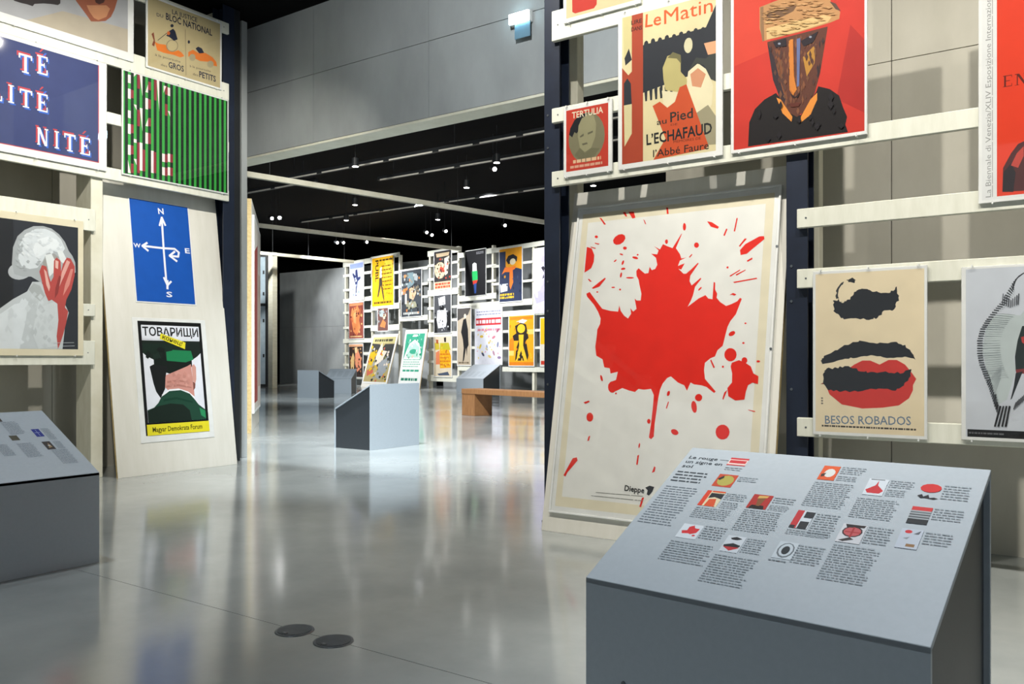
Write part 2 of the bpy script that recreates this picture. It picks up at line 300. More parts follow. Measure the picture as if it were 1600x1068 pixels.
  ('p','#b8454d',((.564,.193),(.591,.193),(.591,.203),(.564,.203))),('p','#b8454d',((.504,.065),(.529,.065),(.529,.074),(.504,.074))),('p','#b8454d',((.508,.203),(.529,.203),(.582,.065),(.564,.065))),
  ('p','#3868c8',((.536,.037),(.548,.037),(.548,.175),(.536,.175))),('p','#3868c8',((.598,.037),(.607,.037),(.607,.175),(.598,.175))),('p','#3868c8',((.532,.165),(.556,.165),(.556,.175),(.532,.175))),
  ('p','#3868c8',((.589,.165),(.616,.165),(.616,.175),(.589,.175))),('p','#3868c8',((.53,.037),(.554,.037),(.554,.046),(.53,.046))),('p','#3868c8',((.534,.175),(.554,.175),(.607,.037),(.589,.037))),
  ('p','#eef0f6',((.524,.05),(.537,.05),(.537,.188),(.524,.188))),('p','#eef0f6',((.586,.05),(.596,.05),(.596,.188),(.586,.188))),('p','#eef0f6',((.52,.178),(.544,.178),(.544,.188),(.52,.188))),
  ('p','#eef0f6',((.577,.178),(.605,.178),(.605,.188),(.577,.188))),('p','#eef0f6',((.518,.05),(.542,.05),(.542,.058),(.518,.058))),('p','#eef0f6',((.522,.188),(.542,.188),(.596,.05),(.577,.05))),
  ('p','#b8454d',((.651,.064),(.667,.064),(.667,.204),(.651,.204))),('p','#b8454d',((.642,.064),(.677,.064),(.677,.075),(.642,.075))),('p','#b8454d',((.642,.194),(.677,.194),(.677,.204),(.642,.204))),
  ('p','#3868c8',((.677,.036),(.692,.036),(.692,.176),(.677,.176))),('p','#3868c8',((.667,.036),(.702,.036),(.702,.047),(.667,.047))),('p','#3868c8',((.667,.166),(.702,.166),(.702,.176),(.667,.176))),
  ('p','#eef0f6',((.665,.049),(.68,.049),(.68,.189),(.665,.189))),('p','#eef0f6',((.655,.049),(.69,.049),(.69,.059),(.655,.059))),('p','#eef0f6',((.655,.179),(.69,.179),(.69,.189),(.655,.189))),
  ('p','#b8454d',((.718,.19),(.811,.19),(.811,.204),(.718,.204))),('p','#b8454d',((.755,.062),(.774,.062),(.774,.204),(.755,.204))),('p','#b8454d',((.742,.062),(.787,.062),(.787,.073),(.742,.073))),
  ('p','#b8454d',((.718,.168),(.728,.168),(.728,.204),(.718,.204))),('p','#b8454d',((.801,.168),(.811,.168),(.811,.204),(.801,.204))),('p','#3868c8',((.744,.161),(.836,.161),(.836,.176),(.744,.176))),
  ('p','#3868c8',((.781,.034),(.799,.034),(.799,.176),(.781,.176))),('p','#3868c8',((.767,.034),(.813,.034),(.813,.045),(.767,.045))),('p','#3868c8',((.744,.14),(.753,.14),(.753,.176),(.744,.176))),
  ('p','#3868c8',((.826,.14),(.836,.14),(.836,.176),(.826,.176))),('p','#eef0f6',((.732,.174),(.824,.174),(.824,.189),(.732,.189))),('p','#eef0f6',((.769,.047),(.787,.047),(.787,.189),(.769,.189))),
  ('p','#eef0f6',((.755,.047),(.801,.047),(.801,.057),(.755,.057))),('p','#eef0f6',((.732,.153),(.742,.153),(.742,.189),(.732,.189))),('p','#eef0f6',((.815,.153),(.824,.153),(.824,.189),(.815,.189))),
  ('p','#b8454d',((.857,.059),(.88,.059),(.88,.203),(.857,.203))),('p','#b8454d',((.848,.059),(.931,.059),(.931,.071),(.848,.071))),('p','#b8454d',((.848,.191),(.931,.191),(.931,.203),(.848,.203))),
  ('p','#b8454d',((.873,.125),(.906,.125),(.906,.14),(.873,.14))),('p','#b8454d',((.922,.059),(.931,.059),(.931,.099),(.922,.099))),('p','#b8454d',((.922,.167),(.931,.167),(.931,.203),(.922,.203))),
  ('p','#b8454d',((.902,.114),(.909,.114),(.909,.151),(.902,.151))),('p','#b8454d',((.877,.214),(.889,.214),(.915,.243),(.899,.243))),('p','#3868c8',((.883,.031),(.905,.031),(.905,.175),(.883,.175))),
  ('p','#3868c8',((.873,.031),(.956,.031),(.956,.043),(.873,.043))),('p','#3868c8',((.873,.163),(.956,.163),(.956,.175),(.873,.175))),('p','#3868c8',((.898,.097),(.931,.097),(.931,.112),(.898,.112))),
  ('p','#3868c8',((.948,.031),(.956,.031),(.956,.071),(.948,.071))),('p','#3868c8',((.948,.139),(.956,.139),(.956,.175),(.948,.175))),('p','#3868c8',((.927,.086),(.934,.086),(.934,.122),(.927,.122))),
  ('p','#3868c8',((.902,.186),(.915,.186),(.94,.215),(.924,.215))),('p','#eef0f6',((.871,.044),(.893,.044),(.893,.188),(.871,.188))),('p','#eef0f6',((.861,.044),(.945,.044),(.945,.055),(.861,.055))),
  ('p','#eef0f6',((.861,.176),(.945,.176),(.945,.188),(.861,.188))),('p','#eef0f6',((.886,.11),(.92,.11),(.92,.124),(.886,.124))),('p','#eef0f6',((.936,.044),(.945,.044),(.945,.084),(.936,.084))),
  ('p','#eef0f6',((.936,.152),(.945,.152),(.945,.188),(.936,.188))),('p','#eef0f6',((.916,.098),(.922,.098),(.922,.135),(.916,.135))),]),
 'green': dict(p=(4.01,2.618,5.069,3.511), b=(3.997,2.606,5.082,3.523), art=[
  ('p','#0f2414',((0,0),(1.059,0),(1.059,.892),(0,.892))),('p','#3aa545',((0,0),(.013,0),(.013,.892),(0,.892))),('p','#3aa545',((.042,0),(.067,0),(.067,.892),(.042,.892))),
  ('p','#3aa545',((.095,0),(.121,0),(.121,.892),(.095,.892))),('p','#3aa545',((.15,0),(.175,0),(.175,.892),(.15,.892))),('p','#3aa545',((.204,0),(.229,0),(.229,.892),(.204,.892))),
  ('p','#3aa545',((.259,0),(.284,0),(.284,.892),(.259,.892))),('p','#3aa545',((.312,0),(.338,0),(.338,.892),(.312,.892))),('p','#3aa545',((.366,0),(.392,0),(.392,.892),(.366,.892))),
  ('p','#3aa545',((.421,0),(.446,0),(.446,.892),(.421,.892))),('p','#3aa545',((.475,0),(.501,0),(.501,.892),(.475,.892))),('p','#3aa545',((.529,0),(.555,0),(.555,.892),(.529,.892))),
  ('p','#3aa545',((.583,0),(.608,0),(.608,.892),(.583,.892))),('p','#3aa545',((.638,0),(.663,0),(.663,.892),(.638,.892))),('p','#3aa545',((.692,0),(.717,0),(.717,.892),(.692,.892))),
  ('p','#3aa545',((.746,0),(.772,0),(.772,.892),(.746,.892))),('p','#3aa545',((.8,0),(.825,0),(.825,.892),(.8,.892))),('p','#3aa545',((.854,0),(.88,0),(.88,.892),(.854,.892))),
  ('p','#3aa545',((.909,0),(.934,0),(.934,.892),(.909,.892))),('p','#3aa545',((.963,0),(.989,0),(.989,.892),(.963,.892))),('p','#3aa545',((1.017,0),(1.042,0),(1.042,.892),(1.017,.892))),
  ('p','#ece6e2',((.041,.795),(.067,.795),(.067,.867),(.041,.867))),('p','#ece6e2',((.041,.658),(.067,.658),(.067,.745),(.041,.745))),('p','#ece6e2',((.041,.49),(.067,.49),(.067,.556),(.041,.556))),
  ('p','#ece6e2',((.041,.352),(.067,.352),(.067,.438),(.041,.438))),('p','#ece6e2',((.041,.169),(.067,.169),(.067,.256),(.041,.256))),('p','#ece6e2',((.041,.011),(.067,.011),(.041,.122))),
  ('p','#8f2f3a',((.068,.67),(.094,.67),(.094,.742),(.068,.742))),('p','#8f2f3a',((.068,.364),(.094,.364),(.094,.44),(.068,.44))),('p','#8f2f3a',((.068,.179),(.094,.179),(.094,.256),(.068,.256))),
  ('p','#8f2f3a',((.068,.016),(.094,.016),(.094,.097),(.068,.097))),('p','#ece6e2',((.095,.892),(.121,.892),(.095,.861))),('p','#ece6e2',((.095,.62),(.121,.62),(.121,.574))),
  ('p','#ece6e2',((.095,.287),(.121,.287),(.121,.318),(.095,.318))),('p','#ece6e2',((.095,.144),(.121,.144),(.121,.092))),('p','#8f2f3a',((.128,.768),(.154,.768),(.154,.892),(.128,.892))),
  ('p','#8f2f3a',((.128,.438),(.154,.438),(.154,.582),(.128,.582))),('p','#8f2f3a',((.128,.026),(.154,.026),(.154,.295),(.128,.295))),('p','#ece6e2',((.15,.892),(.176,.892),(.176,.712))),
  ('p','#ece6e2',((.15,.603),(.176,.603),(.176,.401))),('p','#ece6e2',((.15,.052),(.176,.052),(.176,.298),(.15,.298))),('p','#8f2f3a',((.177,.052),(.203,.052),(.203,.242),(.177,.242))),
  ('p','#ece6e2',((.204,.756),(.229,.756),(.229,.829))),('p','#ece6e2',((.204,.606),(.229,.606),(.229,.705),(.204,.705))),('p','#ece6e2',((.204,.456),(.229,.456),(.229,.528))),
  ('p','#ece6e2',((.204,.3),(.229,.3),(.229,.399),(.204,.399))),('p','#8f2f3a',((.231,.784),(.257,.784),(.257,.857),(.231,.857))),('p','#8f2f3a',((.231,.618),(.257,.618),(.257,.701),(.231,.701))),
  ('p','#8f2f3a',((.231,.462),(.257,.462),(.257,.535),(.231,.535))),('p','#8f2f3a',((.231,.305),(.257,.305),(.257,.399),(.231,.399))),('p','#ece6e2',((.258,.051),(.284,.051),(.284,.249),(.258,.249))),
  ('p','#8f2f3a',((.282,.055),(.308,.055),(.308,.243),(.282,.243))),('p','#ece6e2',((.312,.892),(.338,.892),(.338,.617))),('p','#8f2f3a',((.288,.706),(.314,.706),(.314,.888),(.288,.888))),
  ('p','#8f2f3a',((.394,.785),(.42,.785),(.42,.859),(.394,.859))),('p','#8f2f3a',((.394,.595),(.42,.595),(.42,.7),(.394,.7))),('p','#ece6e2',((.421,.781),(.446,.781),(.446,.856),(.421,.856))),
  ('p','#ece6e2',((.421,.643),(.446,.643),(.446,.596))),('p','#ece6e2',((.38,.861),(.406,.861),(.38,.792))),('p','#ece6e2',((.366,.171),(.393,.171),(.393,.245),(.366,.245))),
  ('p','#ece6e2',((.366,.05),(.393,.05),(.393,.123),(.366,.123))),('p','#8f2f3a',((.394,.171),(.42,.171),(.42,.245),(.394,.245))),('p','#8f2f3a',((.394,.049),(.42,.049),(.42,.123),(.394,.123))),
  ('p','#ece6e2',((.421,.181),(.446,.181),(.446,.256),(.421,.256))),('p','#ece6e2',((.421,.059),(.446,.059),(.446,.133),(.421,.133))),('p','#8f2f3a',((.448,.181),(.473,.181),(.473,.256),(.448,.256))),
  ('p','#8f2f3a',((.448,.058),(.473,.058),(.473,.133),(.448,.133))),]),
 'bust': dict(p=(2.673,1.087,3.616,2.094), b=(2.605,1.034,3.662,2.152), art=[
  ('p','#1f2228',((0,0),(.943,0),(.943,1.007),(0,1.007))),
  ('p','#b9bfc2',((.579,.631),(.576,.607),(.564,.583),(.541,.563),(.513,.548),(.482,.54),(.452,.542),(.427,.551),(.408,.568),(.4,.589),(.402,.612),(.415,.636),(.436,.656),(.465,.672),(.496,.678),(.526,.678),(.552,.669),(.571,.652))),
  ('p','#d2d9dc',((.57,.647),(.566,.626),(.549,.607),(.524,.591),(.494,.584),(.467,.587),(.446,.598),(.437,.615),(.441,.636),(.458,.656),(.482,.671),(.512,.677),(.539,.676),(.561,.665))),
  ('p','#c3cacc',((.209,0),(.209,.213),(.344,.311),(.436,.386),(.541,.453),(.58,.532),(.648,.537),(.688,.463),(.709,.387),(.78,.428),(.836,.368),(.867,.301),(.836,.185),(.825,.08),(.816,.001))),
  ('p','#d9e0e3',((.209,0),(.209,.164),(.344,.267),(.446,.347),(.551,.377),(.532,.226),(.484,0))),('p','#cfd6d8',((.629,.382),(.699,.361),(.769,.39),(.78,.235),(.769,.027),(.629,0),(.58,.125))),
  ('p','#adb3b3',((.551,.469),(.59,.522),(.639,.505),(.678,.426),(.639,.383),(.59,.421))),
  ('p','#aab0b2',((.428,.659),(.436,.789),(.469,.879),(.522,.935),(.59,.974),(.664,.984),(.729,.972),(.789,.933),(.836,.876),(.867,.806),(.898,.767),(.92,.716),(.924,.638),(.883,.597),(.831,.551),(.729,.502),(.639,.536),(.571,.572),(.512,.567),(.446,.581))),
  ('p','#d5dcdf',((.474,.699),(.484,.815),(.532,.901),(.6,.95),(.678,.965),(.748,.943),(.805,.893),(.836,.823),(.81,.779),(.748,.793),(.688,.766),(.659,.702),(.619,.646),(.561,.631),(.503,.646))),
  ('p','#e4eaec',((.58,.795),(.619,.871),(.699,.906),(.769,.888),(.816,.831),(.78,.807),(.709,.799),(.659,.752),(.609,.727))),
  ('p','#9a9a96',((.659,.691),(.688,.746),(.748,.773),(.789,.746),(.748,.711),(.718,.625),(.669,.62))),('p','#dfe5e4',((.678,.754),(.729,.77),(.759,.712),(.748,.622),(.713,.583),(.699,.654))),
  ('p','#dfe5e4',((.769,.806),(.816,.8),(.847,.741),(.836,.692),(.8,.715))),
  ('p','#b8473f',((.634,.617),(.654,.671),(.688,.663),(.704,.593),(.723,.542),(.744,.585),(.748,.715),(.769,.744),(.8,.72),(.805,.632),(.82,.696),(.851,.751),(.883,.745),(.915,.684),(.915,.61),(.888,.492),(.847,.405),(.836,.342),(.862,.312),(.847,.222),(.825,.132),(.8,.053),(.78,.001),(.769,.105),(.784,.235),(.775,.369),(.729,.399),(.704,.387),(.678,.446),(.654,.538))),
  ('p','#e0b0a4',((.669,.641),(.688,.622),(.718,.501),(.709,.464),(.688,.514))),('p','#e3b8ac',((.759,.721),(.784,.713),(.78,.65),(.759,.659))),('p','#dfa79c',((.851,.731),(.878,.717),(.831,.603),(.789,.505),(.81,.627))),
  ('p','#d98a7d',((.883,.66),(.904,.662),(.872,.528),(.82,.435),(.836,.525))),('p','#8f3029',((.789,.6),(.805,.59),(.78,.453),(.754,.41),(.759,.494))),('p','#bfc6c8',((.659,.09),(.677,.114),(.696,.091),(.677,.069))),
  ('p','#d9e0e3',((.38,.201),(.403,.232),(.426,.203),(.403,.172))),('p','#c8cfd1',((.645,.371),(.668,.403),(.69,.374),(.668,.341))),('p','#cfd6d8',((.715,.238),(.729,.266),(.744,.239),(.729,.21))),
  ('p','#c8cfd1',((.66,.376),(.682,.407),(.706,.378),(.682,.347))),('p','#d9e0e3',((.444,.021),(.464,.043),(.482,.022),(.464,.001))),('p','#cfd6d8',((.531,.083),(.545,.111),(.56,.084),(.545,.055))),
  ('p','#bfc6c8',((.697,.256),(.721,.286),(.746,.258),(.721,.227))),('p','#cfd6d8',((.575,.352),(.595,.372),(.614,.354),(.595,.333))),('p','#d0d7da',((.411,.254),(.424,.275),(.437,.255),(.424,.233))),
  ('p','#c8cfd1',((.607,.193),(.624,.221),(.642,.194),(.624,.166))),('p','#bfc6c8',((.633,.307),(.657,.33),(.681,.309),(.657,.286))),('p','#c8cfd1',((.698,.17),(.721,.196),(.745,.171),(.721,.145))),
  ('p','#c8cfd1',((.661,.247),(.678,.279),(.697,.249),(.678,.218))),('p','#d9e0e3',((.433,.096),(.447,.122),(.461,.096),(.447,.07))),('p','#bfc6c8',((.581,.37),(.599,.398),(.617,.372),(.599,.345))),
  ('p','#c8cfd1',((.626,.256),(.646,.283),(.667,.258),(.646,.23))),('p','#bfc6c8',((.578,.344),(.595,.371),(.612,.345),(.595,.318))),('p','#bfc6c8',((.621,.325),(.645,.359),(.669,.327),(.645,.293))),
  ('p','#bfc6c8',((.664,.102),(.683,.121),(.703,.103),(.683,.084))),('p','#bfc6c8',((.576,.433),(.597,.454),(.616,.435),(.597,.414))),('p','#d9e0e3',((.395,.18),(.409,.212),(.425,.181),(.409,.148))),
  ('p','#d9e0e3',((.403,.029),(.421,.054),(.438,.03),(.421,.005))),('p','#c8cfd1',((.519,.21),(.541,.233),(.564,.212),(.541,.188))),('p','#bfc6c8',((.624,.334),(.638,.365),(.65,.335),(.638,.304))),
  ('p','#c8cfd1',((.619,.415),(.641,.443),(.662,.418),(.641,.39))),('p','#d0d7da',((.375,.15),(.396,.185),(.416,.151),(.396,.116))),('p','#c8cfd1',((.66,.221),(.675,.245),(.689,.222),(.675,.197))),
  ('p','#cfd6d8',((.641,.371),(.655,.393),(.671,.373),(.655,.352))),('p','#bfc6c8',((.592,.311),(.605,.33),(.617,.313),(.605,.294))),('p','#d0d7da',((.378,.14),(.391,.163),(.403,.14),(.391,.117))),
  ('p','#cfd6d8',((.618,.024),(.632,.044),(.645,.024),(.632,.005))),('p','#c8cfd1',((.638,.165),(.659,.195),(.68,.166),(.659,.136))),('p','#cfd6d8',((.551,.178),(.566,.196),(.581,.179),(.566,.16))),
  ('p','#cfd6d8',((.651,.13),(.677,.161),(.701,.131),(.677,.1))),('p','#d9e0e3',((.461,.239),(.48,.268),(.499,.24),(.48,.211))),('p','#bfc6c8',((.59,.262),(.606,.284),(.621,.264),(.606,.243))),
  ('p','#d0d7da',((.401,.27),(.423,.299),(.443,.272),(.423,.244))),('p','#c8cfd1',((.686,.241),(.708,.275),(.729,.243),(.708,.209))),('p','#d9e0e3',((.416,.174),(.432,.205),(.448,.175),(.432,.144))),
  ('p','#bfc6c8',((.694,.075),(.712,.097),(.728,.075),(.712,.052))),('p','#d9e0e3',((.441,.202),(.461,.225),(.481,.204),(.461,.182))),('p','#d0d7da',((.398,.291),(.416,.313),(.434,.293),(.416,.27))),
  ('p','#d0d7da',((.402,.289),(.423,.323),(.444,.291),(.423,.257))),('p','#cfd6d8',((.522,.319),(.546,.352),(.57,.321),(.546,.287))),('p','#d9e0e3',((.485,.363),(.504,.398),(.524,.364),(.504,.329))),
  ('p','#d0d7da',((.395,.242),(.407,.272),(.42,.243),(.407,.213))),('p','#d9e0e3',((.359,.079),(.379,.1),(.399,.08),(.379,.058))),('p','#d0d7da',((.386,.131),(.408,.153),(.431,.132),(.408,.112))),
  ('p','#bfc6c8',((.589,.138),(.604,.173),(.617,.139),(.604,.103))),('p','#bfc6c8',((.558,.133),(.581,.162),(.606,.134),(.581,.105))),('p','#c8cfd1',((.626,.314),(.646,.334),(.666,.316),(.646,.295))),
  ('p','#d9e0e3',((.386,.118),(.401,.149),(.418,.119),(.401,.087))),('p','#c8cfd1',((.651,.027),(.675,.049),(.699,.028),(.675,.007))),('p','#d9e0e3',((.474,.052),(.498,.072),(.521,.052),(.498,.032))),
  ('p','#d0d7da',((.436,.258),(.453,.279),(.469,.259),(.453,.237))),('p','#d9e0e3',((.506,.372),(.525,.398),(.543,.374),(.525,.35))),('p','#c8cfd1',((.638,.172),(.657,.191),(.677,.174),(.657,.155))),
  ('p','#bfc6c8',((.553,.375),(.575,.4),(.598,.378),(.575,.353))),('p','#c8cfd1',((.566,.408),(.581,.433),(.597,.41),(.581,.387))),('p','#dde3e5',((.55,.906),(.567,.918),(.582,.91),(.567,.899))),
  ('p','#a8aeb0',((.456,.746),(.474,.758),(.492,.749),(.474,.737))),('p','#dde3e5',((.601,.941),(.611,.955),(.622,.944),(.611,.929))),('p','#cfd6d9',((.651,.832),(.671,.844),(.691,.836),(.671,.824))),
  ('p','#dde3e5',((.541,.908),(.553,.92),(.564,.91),(.553,.897))),('p','#dde3e5',((.493,.75),(.508,.764),(.524,.753),(.508,.74))),('p','#dde3e5',((.712,.779),(.728,.794),(.745,.782),(.728,.767))),
  ('p','#d6dde0',((.594,.854),(.609,.869),(.625,.858),(.609,.843))),('p','#d6dde0',((.519,.892),(.536,.904),(.553,.896),(.536,.885))),('p','#b0b7b9',((.487,.781),(.497,.797),(.507,.783),(.497,.768))),
  ('p','#cfd6d9',((.559,.838),(.573,.855),(.588,.841),(.573,.823))),('p','#b0b7b9',((.445,.704),(.461,.723),(.476,.707),(.461,.688))),('p','#d6dde0',((.535,.822),(.55,.833),(.567,.826),(.55,.816))),
  ('p','#d6dde0',((.565,.747),(.579,.76),(.594,.75),(.579,.738))),('p','#a8aeb0',((.475,.863),(.488,.882),(.502,.867),(.488,.849))),('p','#b0b7b9',((.491,.812),(.503,.823),(.515,.815),(.503,.804))),
  ('p','#d6dde0',((.778,.888),(.792,.903),(.807,.892),(.792,.878))),('p','#cfd6d9',((.514,.785),(.53,.799),(.545,.789),(.53,.777))),('p','#a8aeb0',((.479,.765),(.495,.778),(.51,.768),(.495,.755))),
  ('p','#cfd6d9',((.703,.795),(.718,.813),(.735,.799),(.718,.782))),('p','#d6dde0',((.649,.831),(.664,.846),(.677,.834),(.664,.819))),('p','#b0b7b9',((.468,.822),(.477,.84),(.487,.825),(.477,.807))),
  ('p','#a8aeb0',((.483,.863),(.496,.877),(.508,.866),(.496,.852))),('p','#b0b7b9',((.464,.78),(.482,.794),(.502,.783),(.482,.768))),('p','#dde3e5',((.636,.919),(.65,.929),(.666,.922),(.65,.911))),
  ('p','#dde3e5',((.545,.734),(.556,.751),(.567,.737),(.556,.719))),('p','#dde3e5',((.567,.903),(.584,.919),(.602,.907),(.584,.891))),('p','#cfd6d9',((.551,.882),(.569,.901),(.586,.885),(.569,.866))),
  ('p','#d6dde0',((.636,.845),(.646,.855),(.656,.847),(.646,.837))),('p','#dde3e5',((.611,.899),(.627,.913),(.643,.903),(.627,.888))),('p','#dde3e5',((.516,.886),(.527,.902),(.538,.888),(.527,.873))),
  ('p','#cfd6d9',((.766,.816),(.782,.833),(.799,.818),(.782,.801))),('p','#a8aeb0',((.503,.644),(.516,.66),(.53,.647),(.516,.631))),('p','#b0b7b9',((.479,.637),(.497,.648),(.514,.64),(.497,.628))),
  ('p','#cfd6d9',((.689,.852),(.705,.864),(.72,.856),(.705,.844))),('p','#dde3e5',((.549,.769),(.568,.781),(.585,.773),(.568,.761))),('p','#d6dde0',((.564,.801),(.578,.819),(.594,.804),(.578,.785))),
  ('p','#a8aeb0',((.613,.694),(.632,.706),(.65,.698),(.632,.686))),('p','#a8aeb0',((.533,.688),(.547,.703),(.562,.691),(.547,.676))),('p','#dde3e5',((.601,.75),(.615,.766),(.63,.753),(.615,.739))),
  ('p','#cfd6d9',((.53,.78),(.547,.795),(.565,.783),(.547,.768))),('p','#a8aeb0',((.475,.796),(.485,.809),(.496,.799),(.485,.786))),('p','#dde3e5',((.511,.849),(.522,.865),(.533,.851),(.522,.834))),
  ('p','#d6dde0',((.686,.847),(.699,.858),(.712,.85),(.699,.838))),('p','#a8aeb0',((.511,.623),(.524,.638),(.538,.626),(.524,.611))),('p','#a8aeb0',((.487,.801),(.501,.815),(.515,.805),(.501,.791))),
  ('p','#d6dde0',((.567,.929),(.58,.942),(.593,.932),(.58,.919))),('p','#cfd6d9',((.624,.946),(.644,.964),(.664,.951),(.644,.932))),('p','#cfd6d9',((.624,.853),(.637,.871),(.649,.856),(.637,.839))),
  ('p','#d6dde0',((.589,.939),(.608,.955),(.627,.944),(.608,.926))),('p','#b0b7b9',((.46,.652),(.47,.669),(.48,.654),(.47,.637))),('p','#dde3e5',((.68,.787),(.692,.802),(.705,.79),(.692,.776))),
  ('p','#cfd6d9',((.498,.832),(.507,.844),(.517,.834),(.507,.822))),('p','#dde3e5',((.519,.799),(.535,.816),(.551,.803),(.535,.786))),('p','#dde3e5',((.529,.899),(.538,.917),(.549,.902),(.538,.885))),
  ('p','#d6dde0',((.698,.878),(.711,.891),(.722,.881),(.711,.868))),('p','#d6dde0',((.501,.859),(.51,.872),(.52,.861),(.51,.849))),('p','#d6dde0',((.551,.835),(.561,.848),(.571,.837),(.561,.823))),
  ('p','#cfd6d9',((.537,.729),(.548,.746),(.56,.731),(.548,.714))),('p','#cfd6d9',((.785,.85),(.799,.869),(.813,.852),(.799,.833))),('p','#dde3e5',((.539,.742),(.55,.759),(.562,.745),(.55,.727))),
  ('p','#a8aeb0',((.478,.769),(.492,.786),(.506,.772),(.492,.754))),('p','#d6dde0',((.71,.898),(.72,.909),(.73,.9),(.72,.888))),('p','#cfd6d9',((.602,.941),(.621,.96),(.641,.946),(.621,.926))),
  ('p','#dde3e5',((.612,.727),(.63,.743),(.647,.73),(.63,.714))),('p','#dde3e5',((.503,.745),(.516,.761),(.529,.747),(.516,.732))),('p','#d6dde0',((.549,.761),(.559,.771),(.569,.763),(.559,.752))),
  ('p','#dde3e5',((.712,.879),(.726,.896),(.742,.882),(.726,.864))),('p','#b0b7b9',((.603,.677),(.622,.693),(.642,.681),(.622,.667))),('p','#b0b7b9',((.461,.689),(.472,.703),(.484,.692),(.472,.678))),
  ('t','#c9cdd0','— —————',.739,.037,.17,.013,.031,0),('t','#c9cdd0','—————',.81,.012,.104,.013,.037,0),]),
 'compass': dict(p=(.29,1.535,.876,2.469), b=(.278,1.523,.888,2.481), art=[
  ('p','#1252ad',((0,0),(.585,0),(.585,.934),(0,.934))),('p','#e6e9f2',((.317,.801),(.297,.801),(.291,.504),(.31,.503))),('p','#e6e9f2',((.31,.513),(.291,.513),(.292,.201),(.311,.201))),
  ('p','#e6e9f2',((.269,.718),(.286,.712),(.318,.801),(.3,.807))),('p','#e6e9f2',((.314,.807),(.297,.8),(.33,.721),(.347,.728))),('p','#e6e9f2',((.092,.517),(.092,.498),(.308,.499),(.308,.518))),
  ('p','#e6e9f2',((.298,.518),(.299,.499),(.419,.506),(.418,.525))),('p','#e6e9f2',((.415,.526),(.404,.51),(.453,.475),(.464,.49))),('p','#e6e9f2',((.465,.488),(.446,.492),(.434,.442),(.453,.438))),
  ('p','#e6e9f2',((.449,.435),(.449,.454),(.353,.453),(.354,.434))),('p','#e6e9f2',((.149,.535),(.139,.551),(.082,.512),(.092,.496))),('p','#e6e9f2',((.093,.517),(.082,.502),(.142,.458),(.153,.474))),
  ('p','#e6e9f2',((.421,.484),(.409,.5),(.346,.449),(.358,.434))),('p','#e6e9f2',((.357,.455),(.346,.439),(.424,.389),(.435,.405))),('p','#e6e9f2',((.286,.24),(.27,.233),(.303,.155),(.32,.162))),
  ('p','#e6e9f2',((.3,.166),(.313,.153),(.359,.198),(.346,.211))),('p','#e6e9f2',((.324,.211),(.304,.213),(.296,.127),(.317,.125))),('t','#e6e9f2','N',.276,.829,.055,.052,.064,.05),
  ('t','#e6e9f2','W',.007,.486,.068,.038,.017,.05),('t','#e6e9f2','E',.521,.487,.051,.046,.039,.05),('t','#e6e9f2','S',.291,.055,.061,.048,.008,.05),]),
 'officer': dict(p=(.279,.338,.916,1.358), b=(.229,.278,.966,1.388), art=[
  ('p','#101112',((0,0),(.637,0),(.637,1.02),(0,1.02))),('p','#dfe2ea',((.029,.112),(.608,.112),(.608,.979),(.029,.979))),
  ('p','#17231d',((.029,.846),(.608,.846),(.608,.734),(.573,.704),(.522,.673),(.127,.673),(.064,.704),(.029,.734))),('p','#101a16',((.127,.693),(.509,.693),(.509,.612),(.458,.561),(.318,.53),(.191,.571),(.127,.632))),
  ('p','#1d7a4c',((.255,.765),(.509,.755),(.528,.673),(.446,.648),(.255,.663))),('p','#15281f',((.029,.816),(.318,.816),(.318,.755),(.191,.734),(.064,.714),(.029,.734))),
  ('p','#c98f84',((.229,.53),(.318,.561),(.458,.612),(.497,.632),(.503,.51),(.509,.408),(.509,.326),(.382,.367),(.255,.387),(.21,.428))),
  ('p','#16191a',((.083,.612),(.127,.632),(.255,.612),(.229,.51),(.216,.408),(.166,.326),(.127,.387),(.108,.459))),('p','#b0786c',((.242,.479),(.35,.489),(.471,.469),(.471,.459),(.35,.469),(.242,.459))),
  ('p','#b0786c',((.229,.438),(.35,.449),(.484,.418),(.484,.408),(.35,.428),(.229,.418))),('p','#cf9a8e',((.503,.612),(.528,.632),(.548,.602),(.541,.489),(.522,.438),(.503,.479))),
  ('p','#7a4a42',((.503,.469),(.528,.449),(.522,.408),(.503,.387))),('p','#bd857a',((.277,.452),(.264,.463),(.259,.437),(.268,.429),(.285,.435))),('p','#cf988c',((.362,.56),(.342,.566),(.342,.535),(.361,.533))),
  ('p','#bd857a',((.274,.456),(.268,.428),(.288,.419),(.296,.442))),('p','#bd857a',((.344,.463),(.36,.454),(.371,.475),(.359,.487),(.339,.48))),
  ('p','#c58a7e',((.408,.529),(.426,.527),(.442,.53),(.443,.551),(.424,.554),(.407,.549))),('p','#bd857a',((.276,.459),(.283,.433),(.295,.44),(.304,.457),(.294,.472))),
  ('p','#c58a7e',((.376,.506),(.389,.527),(.372,.546),(.355,.537),(.362,.511))),('p','#cf988c',((.443,.487),(.425,.499),(.41,.484),(.428,.459))),('p','#c58a7e',((.42,.525),(.438,.524),(.441,.551),(.427,.563),(.41,.549))),
  ('p','#cf988c',((.29,.423),(.304,.43),(.303,.455),(.291,.46),(.282,.442))),('p','#cf988c',((.426,.477),(.419,.51),(.397,.505),(.404,.476))),('p','#bd857a',((.333,.49),(.33,.466),(.343,.463),(.363,.472),(.351,.5))),
  ('p','#bd857a',((.364,.52),(.349,.53),(.337,.507),(.354,.494),(.371,.495),(.372,.509))),('p','#c58a7e',((.472,.433),(.482,.466),(.462,.483),(.45,.452))),
